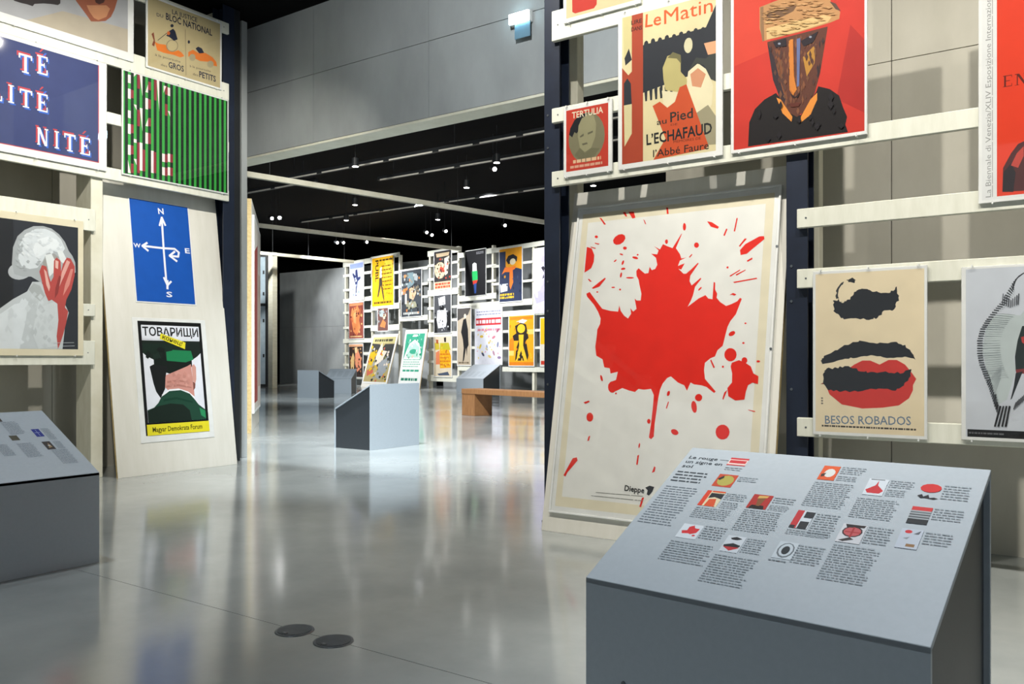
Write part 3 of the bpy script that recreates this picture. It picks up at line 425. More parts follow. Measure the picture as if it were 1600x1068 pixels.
  ('p','#cf988c',((.359,.557),(.342,.544),(.36,.524),(.38,.534),(.38,.553))),('p','#bd857a',((.454,.438),(.472,.463),(.452,.478),(.434,.46))),
  ('p','#bd857a',((.324,.548),(.309,.557),(.296,.536),(.301,.513),(.319,.52),(.335,.53))),('p','#cf988c',((.352,.532),(.351,.548),(.338,.561),(.32,.546),(.331,.531))),
  ('p','#cf988c',((.449,.525),(.454,.509),(.469,.506),(.485,.523),(.47,.539),(.458,.539))),('p','#c58a7e',((.467,.458),(.476,.479),(.467,.494),(.446,.488),(.447,.473))),
  ('p','#bd857a',((.414,.47),(.412,.444),(.433,.449),(.442,.462),(.43,.477))),('p','#bd857a',((.44,.44),(.461,.464),(.442,.486),(.424,.467))),('p','#c58a7e',((.284,.457),(.298,.442),(.313,.463),(.305,.477),(.281,.483))),
  ('p','#bd857a',((.404,.527),(.402,.503),(.424,.502),(.425,.523),(.415,.536))),('p','#bd857a',((.428,.505),(.438,.519),(.427,.529),(.404,.528),(.407,.502))),
  ('p','#cf988c',((.436,.421),(.447,.439),(.431,.464),(.419,.434))),('p','#bd857a',((.295,.465),(.278,.461),(.269,.44),(.287,.433),(.307,.44))),
  ('p','#c58a7e',((.346,.537),(.343,.514),(.361,.508),(.373,.516),(.381,.531),(.366,.55))),('p','#bd857a',((.319,.472),(.306,.444),(.331,.427),(.336,.464))),('p','#c58a7e',((.323,.52),(.333,.49),(.351,.496),(.348,.523))),
  ('p','#121a17',((.065,.69),(.086,.699),(.103,.731),(.073,.757),(.057,.723))),('p','#121a17',((.161,.718),(.185,.692),(.203,.7),(.192,.728))),('p','#121a17',((.051,.695),(.073,.68),(.095,.706),(.062,.729))),
  ('p','#121a17',((.188,.79),(.16,.761),(.193,.738),(.219,.769))),('p','#1a2c24',((.189,.721),(.166,.719),(.17,.693),(.202,.681))),('p','#121a17',((.207,.74),(.235,.736),(.246,.769),(.208,.784))),
  ('p','#1a2c24',((.182,.692),(.182,.746),(.146,.721),(.156,.676))),('p','#1a2c24',((.123,.723),(.122,.68),(.145,.673),(.157,.707),(.144,.721))),('p','#121a17',((.207,.74),(.212,.787),(.18,.783),(.175,.746))),
  ('p','#121a17',((.238,.734),(.226,.751),(.212,.726),(.21,.698),(.245,.692))),('p','#e8ebee',((.178,.357),(.255,.403),(.35,.408),(.446,.377),(.509,.326),(.497,.296),(.318,.377),(.191,.337))),
  ('p','#1d4434',((.029,.224),(.095,.245),(.14,.286),(.172,.337),(.255,.387),(.369,.393),(.458,.357),(.503,.306),(.541,.255),(.608,.204),(.608,.112),(.029,.112))),
  ('p','#14231c',((.029,.214),(.127,.255),(.255,.275),(.382,.26),(.446,.204),(.458,.112),(.029,.112))),('p','#123a2a',((.191,.316),(.318,.331),(.484,.286),(.484,.27),(.318,.311),(.191,.296))),
  ('p','#2a8a58',((.548,.224),(.608,.194),(.608,.122),(.56,.153))),('p','#e2d62c',((.013,0),(.637,0),(.637,.097),(.013,.097))),('p','#dfe2ea',((.029,.857),(.608,.857),(.608,.984),(.029,.984))),
  ('t','#16171a','ТОВАРИЩИ',.038,.889,.56,.073,0,.035),('p','#e4d72f',((.201,.862),(.446,.77),(.458,.831),(.213,.913))),('t','#2c2a12','конец!',.223,.865,.204,.039,-.33,.02),
  ('t','#3a3608','Magyar Demokrata Forum',.064,.029,.497,.043,0,.02),]),
 'redtop': dict(p=(-2.593,3.039,-2.121,3.651), b=(-2.613,3.015,-2.102,3.671), art=[
  ('p','#cdbd95',((0,0),(.472,0),(.472,.612),(0,.612))),('p','#b53226',((.042,.031),(.062,.018),(.189,.018),(.208,.037),(.217,.367),(.038,.367))),]),
 'tertulia': dict(p=(-2.593,2.123,-2.309,2.49), b=(-2.612,2.091,-2.285,2.51), art=[
  ('p','#b93a2a',((0,0),(.284,0),(.284,.366),(0,.366))),
  ('p','#15191f',((.261,.187),(.257,.225),(.245,.26),(.226,.29),(.201,.313),(.171,.329),(.14,.334),(.108,.329),(.078,.313),(.053,.29),(.034,.26),(.021,.225),(.017,.187),(.021,.148),(.034,.114),(.053,.083),(.078,.06),(.108,.045),(.14,.04),(.171,.045),(.201,.06),(.226,.083),(.245,.114),(.257,.148))),
  ('p','#77745a',((.261,.187),(.257,.225),(.245,.26),(.226,.29),(.201,.313),(.171,.329),(.14,.334),(.108,.329),(.078,.313),(.053,.29),(.034,.26),(.021,.225),(.017,.187),(.021,.148),(.034,.114),(.053,.083),(.078,.06),(.108,.045),(.14,.04),(.171,.045),(.201,.06),(.226,.083),(.245,.114),(.257,.148))),
  ('p','#15191f',((.02,.22),(.028,.256),(.057,.301),(.094,.326),(.142,.33),(.128,.293),(.099,.242),(.071,.22),(.057,.23),(.042,.201))),
  ('p','#8f8c6c',((.108,.304),(.148,.319),(.188,.308),(.204,.256),(.199,.183),(.171,.121),(.128,.102),(.094,.132),(.08,.201),(.085,.264))),('p','#5d5b48',((.096,.201),(.12,.212),(.12,.198),(.096,.191))),
  ('p','#5d5b48',((.148,.212),(.182,.22),(.182,.209),(.148,.201))),('p','#5d5b48',((.108,.154),(.142,.157),(.148,.147),(.114,.143))),
  ('p','#6a684f',((.057,.092),(.094,.132),(.128,.095),(.171,.121),(.228,.11),(.176,.051),(.114,.044))),('t','#dcd3ba','TERTULIA',.04,.313,.21,.037,0,.02),('w','#d5b48f',.048,.042,.236,.066,1,3,.8),
  ('w','#cf9f86',.028,.014,.251,.033,1,5,.8),]),
 'news': dict(p=(-2.22,2.118,-1.66,2.957), b=(-2.246,2.089,-1.623,2.981), art=[
  ('p','#d8cda2',((0,0),(.56,0),(.56,.839),(0,.839))),('p','#262b33',((.132,.655),(.504,.671),(.56,.78),(.56,.461),(.476,.436),(.336,.419),(.132,.386))),
  ('p','#262b33',((.165,.658),(.161,.671),(.151,.677),(.142,.671),(.137,.658),(.142,.645),(.151,.64),(.161,.645))),
  ('p','#262b33',((.207,.661),(.203,.675),(.193,.681),(.183,.675),(.179,.661),(.183,.649),(.193,.643),(.203,.649))),
  ('p','#262b33',((.25,.658),(.245,.671),(.235,.677),(.226,.671),(.221,.658),(.226,.645),(.235,.64),(.245,.645))),
  ('p','#262b33',((.291,.661),(.287,.675),(.278,.681),(.267,.675),(.263,.661),(.267,.649),(.278,.643),(.287,.649))),
  ('p','#262b33',((.334,.658),(.329,.671),(.319,.677),(.309,.671),(.306,.658),(.309,.645),(.319,.64),(.329,.645))),
  ('p','#262b33',((.375,.661),(.371,.675),(.362,.681),(.351,.675),(.347,.661),(.351,.649),(.362,.643),(.371,.649))),
  ('p','#262b33',((.417,.658),(.414,.671),(.403,.677),(.393,.671),(.389,.658),(.393,.645),(.403,.64),(.414,.645))),
  ('p','#262b33',((.459,.661),(.455,.675),(.445,.681),(.436,.675),(.431,.661),(.436,.649),(.445,.643),(.455,.649))),
  ('p','#262b33',((.501,.658),(.497,.671),(.487,.677),(.477,.671),(.473,.658),(.477,.645),(.487,.64),(.497,.645))),('p','#262b33',((.14,.394),(.16,.419),(.157,.336),(.146,.336))),
  ('p','#262b33',((.171,.394),(.191,.419),(.188,.336),(.176,.336))),('p','#262b33',((.201,.394),(.221,.419),(.219,.336),(.207,.336))),('p','#262b33',((.232,.394),(.252,.419),(.25,.336),(.238,.336))),
  ('p','#262b33',((.263,.394),(.282,.419),(.28,.336),(.269,.336))),('p','#262b33',((.294,.394),(.313,.419),(.31,.336),(.3,.336))),('p','#a5432a',((0,0),(.132,0),(.132,.839),(.062,.839),(.062,.52),(.04,.503),(0,.553))),
  ('p','#c9c08c',((.006,.839),(.062,.839),(.062,.604),(.05,.655),(.028,.587),(.012,.604))),('p','#262b33',((.016,.604),(.044,.655),(.062,.587),(.022,.562))),
  ('p','#262b33',((.012,.461),(.034,.487),(.056,.453),(.062,.336),(.012,.319))),('p','#d0c79a',((.012,.336),(.062,.336),(.062,.168),(.016,.1))),
  ('p','#b8ae74',((.252,.503),(.28,.562),(.325,.571),(.359,.528),(.359,.461),(.392,.419),(.415,.336),(.347,.352),(.269,.377),(.257,.436))),('p','#6f6b48',((.28,.553),(.313,.578),(.359,.553),(.362,.503),(.336,.537))),
  ('p','#ded6b4',((.247,.377),(.336,.352),(.392,.369),(.403,.453),(.459,.487),(.516,.436),(.544,.352),(.538,.252),(.504,.201),(.403,.201),(.28,.252),(.257,.302))),
  ('p','#c98f6c',((.415,.436),(.459,.461),(.504,.419),(.476,.352),(.426,.369))),('p','#3a3f3c',((.403,.453),(.448,.52),(.504,.503),(.56,.537),(.56,.369),(.532,.386),(.493,.47),(.448,.487))),
  ('p','#d9a37c',((.493,.587),(.56,.587),(.56,.52),(.516,.52))),
  ('p','#cfcaa8',((.428,.596),(.426,.614),(.419,.629),(.409,.636),(.398,.636),(.388,.629),(.381,.614),(.378,.596),(.381,.577),(.388,.563),(.398,.554),(.409,.554),(.419,.563),(.426,.577))),
  ('p','#989277',((.448,.218),(.516,.252),(.56,.184),(.56,.034),(.482,.041),(.448,.134))),
  ('p','#c4512a',((.191,.302),(.235,.319),(.28,.277),(.325,.302),(.353,.377),(.392,.386),(.516,.041),(.504,.016),(.196,0),(.269,.109))),('t','#cf5a2a','Le',.145,.752,.097,.072,-.062,.012),
  ('t','#cf5a2a','Matin',.261,.743,.282,.078,.01,0),('t','#3a1d14','LIRE',.059,.786,.066,.022,-.011,.02),('t','#3a1d14','DANS',.059,.748,.066,.022,-.038,.02),('t','#2b2a26','au',.217,.191,.059,.032,.014,.01),
  ('t','#2b2a26','Pied',.298,.194,.133,.053,.027,.02),('t','#5a2515','DE',.301,.173,.039,.011,-.027,0),('t','#1d2023','L’ECHAFAUD',.154,.089,.385,.058,.021,.03),('t','#5a2515','MÉMOIRES DE',.317,.075,.159,.014,-.013,0),
  ('t','#2b2420','l’Abbé Faure',.194,.015,.327,.04,-.001,.01),]),
 'mask': dict(p=(-1.562,2.106,-.912,2.986), b=(-1.578,2.089,-.9,3.003), art=[
  ('p','#c0352a',((0,0),(.65,0),(.65,.88),(0,.88))),('p','#cb4130',((0,.441),(.195,.484),(.195,.792),(0,.836))),('p','#a92b26',((.52,.176),(.65,.088),(.65,.441),(.585,.528))),
  ('p','#191618',((.077,.008),(.083,.132),(.113,.197),(.163,.238),(.223,.261),(.31,.134),(.348,.127),(.423,.229),(.433,.256),(.488,.232),(.533,.191),(.551,.131),(.57,.081),(.562,.044),(.574,.006))),
  ('p','#5b3428',((.178,.532),(.193,.45),(.213,.328),(.242,.224),(.291,.147),(.329,.121),(.367,.144),(.415,.222),(.443,.322),(.461,.433),(.479,.543))),
  ('p','#7d4a2e',((.213,.485),(.242,.479),(.262,.318),(.282,.217),(.252,.242),(.228,.344))),('p','#b07f36',((.358,.416),(.423,.47),(.415,.375),(.377,.315))),
  ('p','#33262c',((.178,.527),(.213,.445),(.256,.27),(.286,.177),(.242,.233),(.208,.329))),('p','#2b2430',((.348,.499),(.423,.526),(.405,.483),(.363,.463))),
  ('p','#2b2430',((.213,.524),(.272,.531),(.277,.486),(.223,.493))),('p','#c77a33',((.286,.519),(.31,.518),(.315,.328),(.329,.256),(.31,.231),(.291,.264))),('p','#5f6b96',((.328,.514),(.346,.515),(.34,.274),(.328,.272))),
  ('p','#3a2420',((.296,.244),(.32,.225),(.348,.244),(.334,.222),(.31,.22))),('p','#6d3324',((.286,.197),(.348,.19),(.338,.173),(.301,.175))),('p','#d98a3a',((.225,.237),(.247,.223),(.306,.125),(.301,.101),(.256,.152))),
  ('p','#d98a3a',((.428,.225),(.395,.197),(.348,.118),(.348,.089),(.395,.12),(.428,.191))),
  ('p','#b5885a',((.138,.72),(.213,.732),(.329,.741),(.479,.704),(.497,.652),(.538,.6),(.533,.568),(.488,.559),(.338,.546),(.158,.541),(.138,.61))),
  ('p','#8a6a4a',((.142,.719),(.158,.72),(.163,.54),(.153,.54),(.142,.609))),('p','#cdb07a',((.174,.603),(.329,.605),(.461,.604),(.497,.586),(.479,.564),(.338,.551),(.175,.545))),
  ('p','#5a4238',((.488,.664),(.516,.648),(.541,.604),(.516,.619))),('p','#6d5039',((.174,.691),(.232,.692),(.329,.684),(.31,.658),(.232,.638),(.175,.641))),('p','#6d4832',((.245,.34),(.251,.36),(.256,.338),(.251,.319))),
  ('p','#5e3a2c',((.345,.294),(.353,.31),(.362,.291),(.353,.274))),('p','#5e3a2c',((.317,.284),(.322,.304),(.327,.282),(.322,.262))),('p','#5a3a30',((.252,.316),(.26,.333),(.269,.313),(.26,.297))),
  ('p','#7a4c34',((.292,.217),(.298,.24),(.305,.214),(.298,.191))),('p','#7a4c34',((.305,.292),(.31,.31),(.316,.29),(.31,.272))),('p','#7a4c34',((.345,.326),(.351,.34),(.357,.323),(.351,.309))),
  ('p','#6d4832',((.372,.485),(.38,.508),(.388,.482),(.38,.459))),('p','#5e3a2c',((.344,.246),(.35,.268),(.355,.244),(.35,.222))),('p','#6d4330',((.32,.416),(.324,.439),(.329,.414),(.324,.39))),
  ('p','#6d4832',((.259,.237),(.268,.249),(.276,.233),(.268,.222))),('p','#5a3a30',((.399,.385),(.406,.402),(.413,.382),(.406,.363))),('p','#7a4c34',((.358,.492),(.362,.514),(.366,.49),(.362,.467))),
  ('p','#5e3a2c',((.28,.516),(.287,.532),(.296,.513),(.287,.497))),('p','#5e3a2c',((.288,.188),(.295,.201),(.303,.185),(.295,.173))),('p','#5a3a30',((.254,.299),(.261,.322),(.268,.296),(.261,.273))),
  ('p','#5e3a2c',((.3,.314),(.304,.334),(.309,.312),(.304,.293))),('p','#6d4330',((.361,.427),(.367,.441),(.374,.424),(.367,.412))),('p','#7a4c34',((.266,.416),(.274,.43),(.281,.413),(.274,.397))),
  ('p','#5a3a30',((.211,.367),(.219,.382),(.226,.364),(.219,.35))),('p','#5a3a30',((.228,.393),(.235,.406),(.243,.39),(.235,.378))),('p','#6d4330',((.342,.443),(.349,.455),(.357,.441),(.349,.429))),
  ('p','#7a4c34',((.267,.205),(.274,.228),(.281,.202),(.274,.18))),('p','#5a3a30',((.21,.462),(.218,.476),(.226,.459),(.218,.443))),('p','#7a4c34',((.363,.431),(.368,.443),(.375,.428),(.368,.416))),
  ('p','#6d4832',((.238,.251),(.246,.271),(.255,.248),(.246,.228))),('p','#33262a',((.437,.354),(.441,.371),(.445,.352),(.441,.335))),('p','#5a3a30',((.224,.455),(.23,.473),(.238,.452),(.23,.435))),
  ('p','#4f332c',((.243,.463),(.252,.475),(.259,.46),(.252,.447))),('p','#6d4330',((.319,.314),(.326,.336),(.332,.312),(.326,.291))),('p','#4f332c',((.254,.346),(.26,.364),(.266,.344),(.26,.327))),
  ('p','#7a4c34',((.322,.498),(.326,.515),(.331,.497),(.326,.48))),('p','#6d4330',((.35,.402),(.355,.417),(.36,.4),(.355,.384))),('p','#6d4330',((.337,.282),(.341,.305),(.346,.28),(.341,.257))),
  ('p','#5e3a2c',((.283,.355),(.291,.371),(.299,.352),(.291,.336))),('p','#6d4330',((.351,.205),(.356,.218),(.361,.203),(.356,.19))),('p','#6d4832',((.254,.375),(.258,.397),(.263,.373),(.258,.351))),
  ('p','#3a2a2c',((.425,.311),(.431,.325),(.437,.309),(.431,.297))),('p','#6d4330',((.341,.519),(.348,.529),(.355,.516),(.348,.504))),('p','#6d4832',((.244,.411),(.251,.43),(.257,.409),(.251,.389))),
  ('p','#33262a',((.436,.464),(.441,.486),(.444,.463),(.441,.441))),('p','#6d4832',((.26,.448),(.265,.472),(.27,.446),(.265,.421))),('p','#5e3a2c',((.328,.249),(.333,.27),(.337,.247),(.333,.226))),
  ('p','#5a3a30',((.247,.505),(.253,.524),(.257,.502),(.253,.483))),('p','#4f332c',((.247,.315),(.255,.334),(.264,.312),(.255,.294))),('p','#6d4330',((.283,.471),(.292,.494),(.301,.469),(.292,.446))),
  ('p','#5e3a2c',((.297,.32),(.304,.342),(.31,.317),(.304,.294))),('p','#6d4330',((.316,.282),(.324,.296),(.333,.28),(.324,.267))),('p','#5e3a2c',((.321,.353),(.329,.376),(.336,.35),(.329,.327))),
  ('p','#6d4832',((.389,.471),(.393,.485),(.399,.47),(.393,.455))),('p','#7a4c34',((.326,.15),(.334,.169),(.342,.148),(.334,.13))),('p','#5a3a30',((.412,.46),(.418,.474),(.425,.457),(.418,.443))),
  ('p','#6d4832',((.401,.487),(.41,.504),(.417,.484),(.41,.467))),('p','#4f332c',((.232,.327),(.241,.346),(.25,.323),(.241,.304))),('p','#5e3a2c',((.315,.248),(.324,.264),(.332,.245),(.324,.228))),
  ('p','#5a3a30',((.368,.213),(.373,.228),(.377,.212),(.373,.198))),('p','#6d4832',((.247,.5),(.252,.514),(.257,.497),(.252,.484))),('p','#5a3a30',((.206,.475),(.214,.487),(.223,.471),(.214,.46))),
  ('p','#7a4c34',((.349,.262),(.353,.278),(.358,.26),(.353,.245))),('p','#6d4330',((.321,.513),(.326,.535),(.332,.511),(.326,.488))),('p','#4f332c',((.37,.508),(.378,.53),(.386,.504),(.378,.482))),
  ('p','#7a4c34',((.331,.255),(.337,.27),(.344,.252),(.337,.236))),('p','#5a3a30',((.261,.279),(.268,.3),(.276,.276),(.268,.254))),('p','#7a4c34',((.331,.269),(.336,.282),(.343,.267),(.336,.255))),
  ('p','#6d4832',((.377,.306),(.382,.325),(.387,.304),(.382,.283))),('p','#4f332c',((.216,.425),(.224,.442),(.232,.421),(.224,.405))),('p','#45302d',((.449,.478),(.455,.497),(.461,.475),(.455,.455))),
  ('p','#6d4330',((.301,.439),(.306,.457),(.31,.437),(.306,.419))),('p','#6d4832',((.385,.507),(.389,.525),(.394,.505),(.389,.487))),('p','#4f332c',((.394,.393),(.399,.41),(.405,.391),(.399,.375))),
  ('p','#6d4330',((.28,.429),(.285,.447),(.292,.426),(.285,.408))),('p','#6d4330',((.281,.198),(.285,.213),(.29,.196),(.285,.181))),('p','#6d4832',((.374,.307),(.383,.319),(.39,.304),(.383,.291))),
  ('p','#6d4832',((.228,.401),(.236,.423),(.244,.398),(.236,.377))),('p','#7a4c34',((.337,.49),(.342,.512),(.347,.487),(.342,.465))),('p','#33262a',((.428,.332),(.434,.352),(.441,.329),(.434,.309))),
  ('p','#5e3a2c',((.359,.472),(.366,.486),(.374,.469),(.366,.455))),('p','#4f332c',((.369,.491),(.376,.502),(.382,.488),(.376,.475))),('p','#4f332c',((.238,.445),(.246,.462),(.254,.442),(.246,.425))),
  ('p','#5a3a30',((.384,.382),(.389,.393),(.396,.379),(.389,.366))),('p','#6d4832',((.237,.367),(.242,.385),(.247,.365),(.242,.348))),('p','#7a4c34',((.292,.495),(.3,.515),(.309,.491),(.3,.471))),
  ('p','#33262a',((.425,.348),(.431,.364),(.437,.346),(.431,.33))),('p','#6d4832',((.413,.434),(.418,.456),(.424,.432),(.418,.41))),('p','#4f332c',((.232,.495),(.238,.511),(.243,.492),(.238,.475))),
  ('p','#6d4330',((.363,.497),(.369,.514),(.376,.495),(.369,.478))),('p','#6d4330',((.314,.497),(.322,.512),(.329,.494),(.322,.478))),('p','#7a4c34',((.352,.202),(.357,.227),(.363,.201),(.357,.177))),
  ('p','#7a4c34',((.317,.485),(.324,.5),(.331,.482),(.324,.467))),('p','#7a4c34',((.276,.364),(.282,.384),(.287,.362),(.282,.342))),('p','#7a4c34',((.262,.309),(.271,.321),(.28,.306),(.271,.294))),
  ('p','#6d4832',((.228,.403),(.234,.421),(.241,.4),(.234,.382))),('p','#7a4c34',((.283,.391),(.288,.413),(.294,.389),(.288,.367))),('p','#5e3a2c',((.277,.21),(.283,.231),(.289,.208),(.283,.187))),
  ('p','#4f332c',((.369,.416),(.376,.437),(.384,.413),(.376,.392))),('p','#5a3a30',((.391,.405),(.397,.417),(.403,.403),(.397,.39))),('p','#6d4330',((.309,.204),(.314,.225),(.32,.202),(.314,.181))),
  ('p','#3a2a2c',((.447,.477),(.456,.49),(.464,.473),(.456,.462))),('p','#4f332c',((.404,.283),(.412,.301),(.419,.281),(.412,.262))),('p','#5e3a2c',((.315,.292),(.319,.314),(.324,.29),(.319,.268))),
  ('p','#7a4c34',((.356,.276),(.363,.298),(.371,.273),(.363,.251))),('p','#5e3a2c',((.293,.279),(.301,.294),(.309,.276),(.301,.261))),('p','#7a4c34',((.308,.402),(.312,.414),(.317,.4),(.312,.389))),
  ('p','#4f332c',((.39,.519),(.396,.536),(.402,.517),(.396,.499))),('p','#3a2a2c',((.191,.491),(.198,.506),(.203,.489),(.198,.473))),('p','#6d4330',((.318,.224),(.325,.248),(.331,.222),(.325,.198))),
  ('p','#4f332c',((.388,.423),(.394,.443),(.401,.421),(.394,.402))),('p','#5a3a30',((.231,.496),(.238,.507),(.244,.493),(.238,.481))),('p','#5a3a30',((.394,.222),(.4,.235),(.406,.22),(.4,.207))),
  ('p','#6d4832',((.415,.422),(.419,.443),(.425,.42),(.419,.399))),('p','#c77a33',((.289,.513),(.309,.516),(.314,.328),(.328,.259),(.312,.236),(.295,.268))),('p','#5f6b96',((.328,.514),(.346,.515),(.34,.274),(.329,.271))),
  ('p','#2a1a1a',((.296,.242),(.32,.223),(.346,.24),(.334,.217),(.31,.218))),('p','#5a2a20',((.286,.195),(.348,.188),(.338,.172),(.301,.174))),('p','#241d26',((.348,.499),(.433,.529),(.41,.48),(.363,.468))),
  ('p','#241d26',((.208,.524),(.274,.529),(.278,.489),(.223,.493))),
  ('p','#8a90a0',((.402,.507),(.402,.505),(.4,.504),(.397,.503),(.394,.504),(.391,.506),(.389,.508),(.389,.51),(.389,.512),(.391,.514),(.394,.514),(.397,.514),(.4,.512),(.402,.51))),
  ('p','#8a90a0',((.248,.507),(.247,.505),(.245,.503),(.242,.503),(.239,.504),(.236,.505),(.234,.508),(.233,.51),(.234,.512),(.236,.514),(.239,.514),(.242,.514),(.245,.512),(.247,.51))),
  ('p','#a98054',((.148,.689),(.173,.688),(.197,.678),(.173,.679))),('p','#a98054',((.219,.64),(.235,.639),(.252,.633),(.235,.633))),('p','#b98e60',((.235,.699),(.251,.699),(.265,.692),(.251,.692))),
  ('p','#c9a972',((.159,.638),(.18,.636),(.202,.628),(.18,.63))),('p','#b98e60',((.221,.701),(.245,.699),(.27,.689),(.245,.69))),('p','#c49a6a',((.429,.67),(.446,.669),(.463,.661),(.446,.662))),
  ('p','#a98054',((.187,.703),(.211,.7),(.234,.691),(.211,.694))),('p','#9c744a',((.401,.688),(.421,.685),(.442,.679),(.421,.681))),('p','#b98e60',((.382,.625),(.396,.625),(.411,.618),(.396,.618))),
  ('p','#9c744a',((.38,.681),(.396,.682),(.413,.673),(.396,.673))),('p','#c9a972',((.233,.627),(.257,.624),(.281,.615),(.257,.618))),('p','#a98054',((.26,.682),(.275,.682),(.289,.674),(.275,.674))),
  ('p','#c49a6a',((.245,.715),(.263,.714),(.282,.707),(.263,.709))),('p','#c49a6a',((.363,.694),(.383,.693),(.402,.685),(.383,.686))),('p','#c9a972',((.197,.587),(.214,.586),(.231,.579),(.214,.58))),
  ('p','#a98054',((.297,.699),(.321,.696),(.344,.687),(.321,.69))),('p','#a98054',((.146,.668),(.162,.67),(.178,.661),(.162,.659))),('p','#9c744a',((.448,.643),(.472,.641),(.496,.631),(.472,.633))),
  ('p','#c49a6a',((.318,.686),(.336,.685),(.353,.678),(.336,.68))),('p','#c9a972',((.305,.595),(.323,.594),(.34,.586),(.323,.587))),('p','#d0b27c',((.225,.561),(.239,.56),(.254,.554),(.239,.554))),
  ('p','#a98054',((.392,.662),(.416,.661),(.44,.651),(.416,.652))),('p','#c49a6a',((.462,.642),(.481,.641),(.5,.633),(.481,.635))),('p','#a98054',((.435,.593),(.446,.595),(.459,.588),(.446,.586))),
  ('p','#b98e60',((.162,.652),(.18,.653),(.198,.644),(.18,.644))),('p','#c9a972',((.278,.575),(.301,.573),(.324,.564),(.301,.566))),('p','#d0b27c',((.168,.632),(.192,.631),(.216,.621),(.192,.623))),
  ('p','#c9a972',((.294,.582),(.311,.582),(.33,.574),(.311,.575))),('p','#b98e60',((.353,.648),(.367,.648),(.381,.641),(.367,.64))),('p','#9c744a',((.323,.662),(.342,.662),(.362,.654),(.342,.653))),
  ('p','#b98e60',((.415,.607),(.427,.607),(.441,.601),(.427,.601))),('p','#c09d68',((.263,.577),(.288,.575),(.313,.565),(.288,.567))),('p','#c49a6a',((.429,.584),(.452,.582),(.475,.574),(.452,.576))),
  ('p','#b98e60',((.374,.627),(.389,.628),(.402,.62),(.389,.619))),('p','#c9a972',((.396,.579),(.412,.58),(.427,.573),(.412,.571))),('p','#c49a6a',((.354,.653),(.374,.65),(.393,.643),(.374,.645))),
  ('p','#c9a972',((.196,.564),(.216,.563),(.236,.554),(.216,.555))),('p','#a98054',((.358,.618),(.377,.618),(.396,.608),(.377,.608))),('p','#b98e60',((.191,.66),(.215,.658),(.239,.65),(.215,.652))),
  ('p','#c49a6a',((.324,.689),(.34,.689),(.358,.682),(.34,.682))),('p','#b98e60',((.479,.611),(.497,.611),(.513,.603),(.497,.603))),('p','#d0b27c',((.305,.608),(.32,.609),(.336,.602),(.32,.601))),
  ('p','#c09d68',((.402,.579),(.418,.58),(.435,.572),(.418,.572))),('p','#b98e60',((.373,.649),(.394,.648),(.416,.638),(.394,.638))),('p','#c9a972',((.32,.593),(.338,.593),(.357,.584),(.338,.585))),
  ('p','#9c744a',((.189,.718),(.205,.719),(.223,.711),(.205,.71))),('p','#c09d68',((.284,.615),(.305,.614),(.325,.605),(.305,.605))),('p','#a98054',((.236,.639),(.251,.638),(.266,.632),(.251,.633))),
  ('p','#c9a972',((.38,.586),(.4,.584),(.419,.577),(.4,.578))),('p','#c09d68',((.346,.575),(.367,.574),(.389,.565),(.367,.566))),('p','#c49a6a',((.294,.698),(.31,.698),(.326,.69),(.31,.69))),
  ('p','#c09d68',((.198,.565),(.213,.565),(.229,.558),(.213,.558))),('p','#a98054',((.253,.664),(.267,.663),(.282,.658),(.267,.658))),('p','#c9a972',((.241,.603),(.257,.604),(.274,.595),(.257,.594))),
  ('p','#c09d68',((.185,.575),(.209,.572),(.232,.564),(.209,.566))),('p','#c09d68',((.303,.576),(.326,.575),(.349,.565),(.326,.566))),('p','#c09d68',((.164,.633),(.189,.631),(.213,.622),(.189,.625))),
  ('p','#9c744a',((.45,.615),(.471,.614),(.492,.604),(.471,.605))),('p','#d0b27c',((.228,.563),(.249,.561),(.27,.553),(.249,.554))),('p','#b98e60',((.37,.651),(.392,.65),(.415,.64),(.392,.641))),
  ('p','#9c744a',((.408,.605),(.426,.604),(.445,.597),(.426,.597))),('p','#a98054',((.182,.703),(.201,.703),(.221,.694),(.201,.694))),('p','#b98e60',((.209,.711),(.231,.709),(.254,.7),(.231,.702))),
  ('p','#b98e60',((.323,.726),(.342,.725),(.361,.717),(.342,.718))),('p','#b98e60',((.422,.623),(.443,.623),(.462,.613),(.443,.614))),('p','#c49a6a',((.425,.667),(.441,.666),(.456,.66),(.441,.661))),
  ('p','#b98e60',((.228,.697),(.252,.694),(.276,.685),(.252,.688))),('p','#9c744a',((.328,.713),(.344,.713),(.361,.706),(.344,.706))),('p','#b98e60',((.189,.717),(.213,.713),(.236,.706),(.213,.709))),
  ('p','#a98054',((.244,.628),(.265,.628),(.285,.618),(.265,.618))),('p','#d0b27c',((.36,.586),(.381,.585),(.402,.576),(.381,.577))),('p','#c49a6a',((.388,.664),(.411,.663),(.434,.654),(.411,.655))),
  ('p','#a98054',((.345,.61),(.363,.61),(.379,.603),(.363,.602))),('p','#9c744a',((.43,.706),(.443,.706),(.457,.699),(.443,.7))),('p','#b98e60',((.285,.626),(.299,.625),(.313,.619),(.299,.619))),
  ('p','#b98e60',((.207,.644),(.22,.643),(.233,.637),(.22,.638))),('p','#c49a6a',((.183,.687),(.201,.685),(.221,.678),(.201,.68))),('p','#c49a6a',((.399,.619),(.42,.619),(.442,.609),(.42,.609))),
  ('p','#a98054',((.21,.691),(.23,.689),(.251,.682),(.23,.684))),('p','#c9a972',((.369,.591),(.389,.59),(.409,.581),(.389,.582))),('p','#9c744a',((.279,.698),(.299,.697),(.318,.688),(.299,.689))),
  ('p','#b98e60',((.201,.704),(.22,.703),(.238,.695),(.22,.696))),('p','#b98e60',((.193,.692),(.214,.69),(.235,.682),(.214,.683))),('p','#b98e60',((.229,.685),(.25,.685),(.269,.676),(.25,.677))),
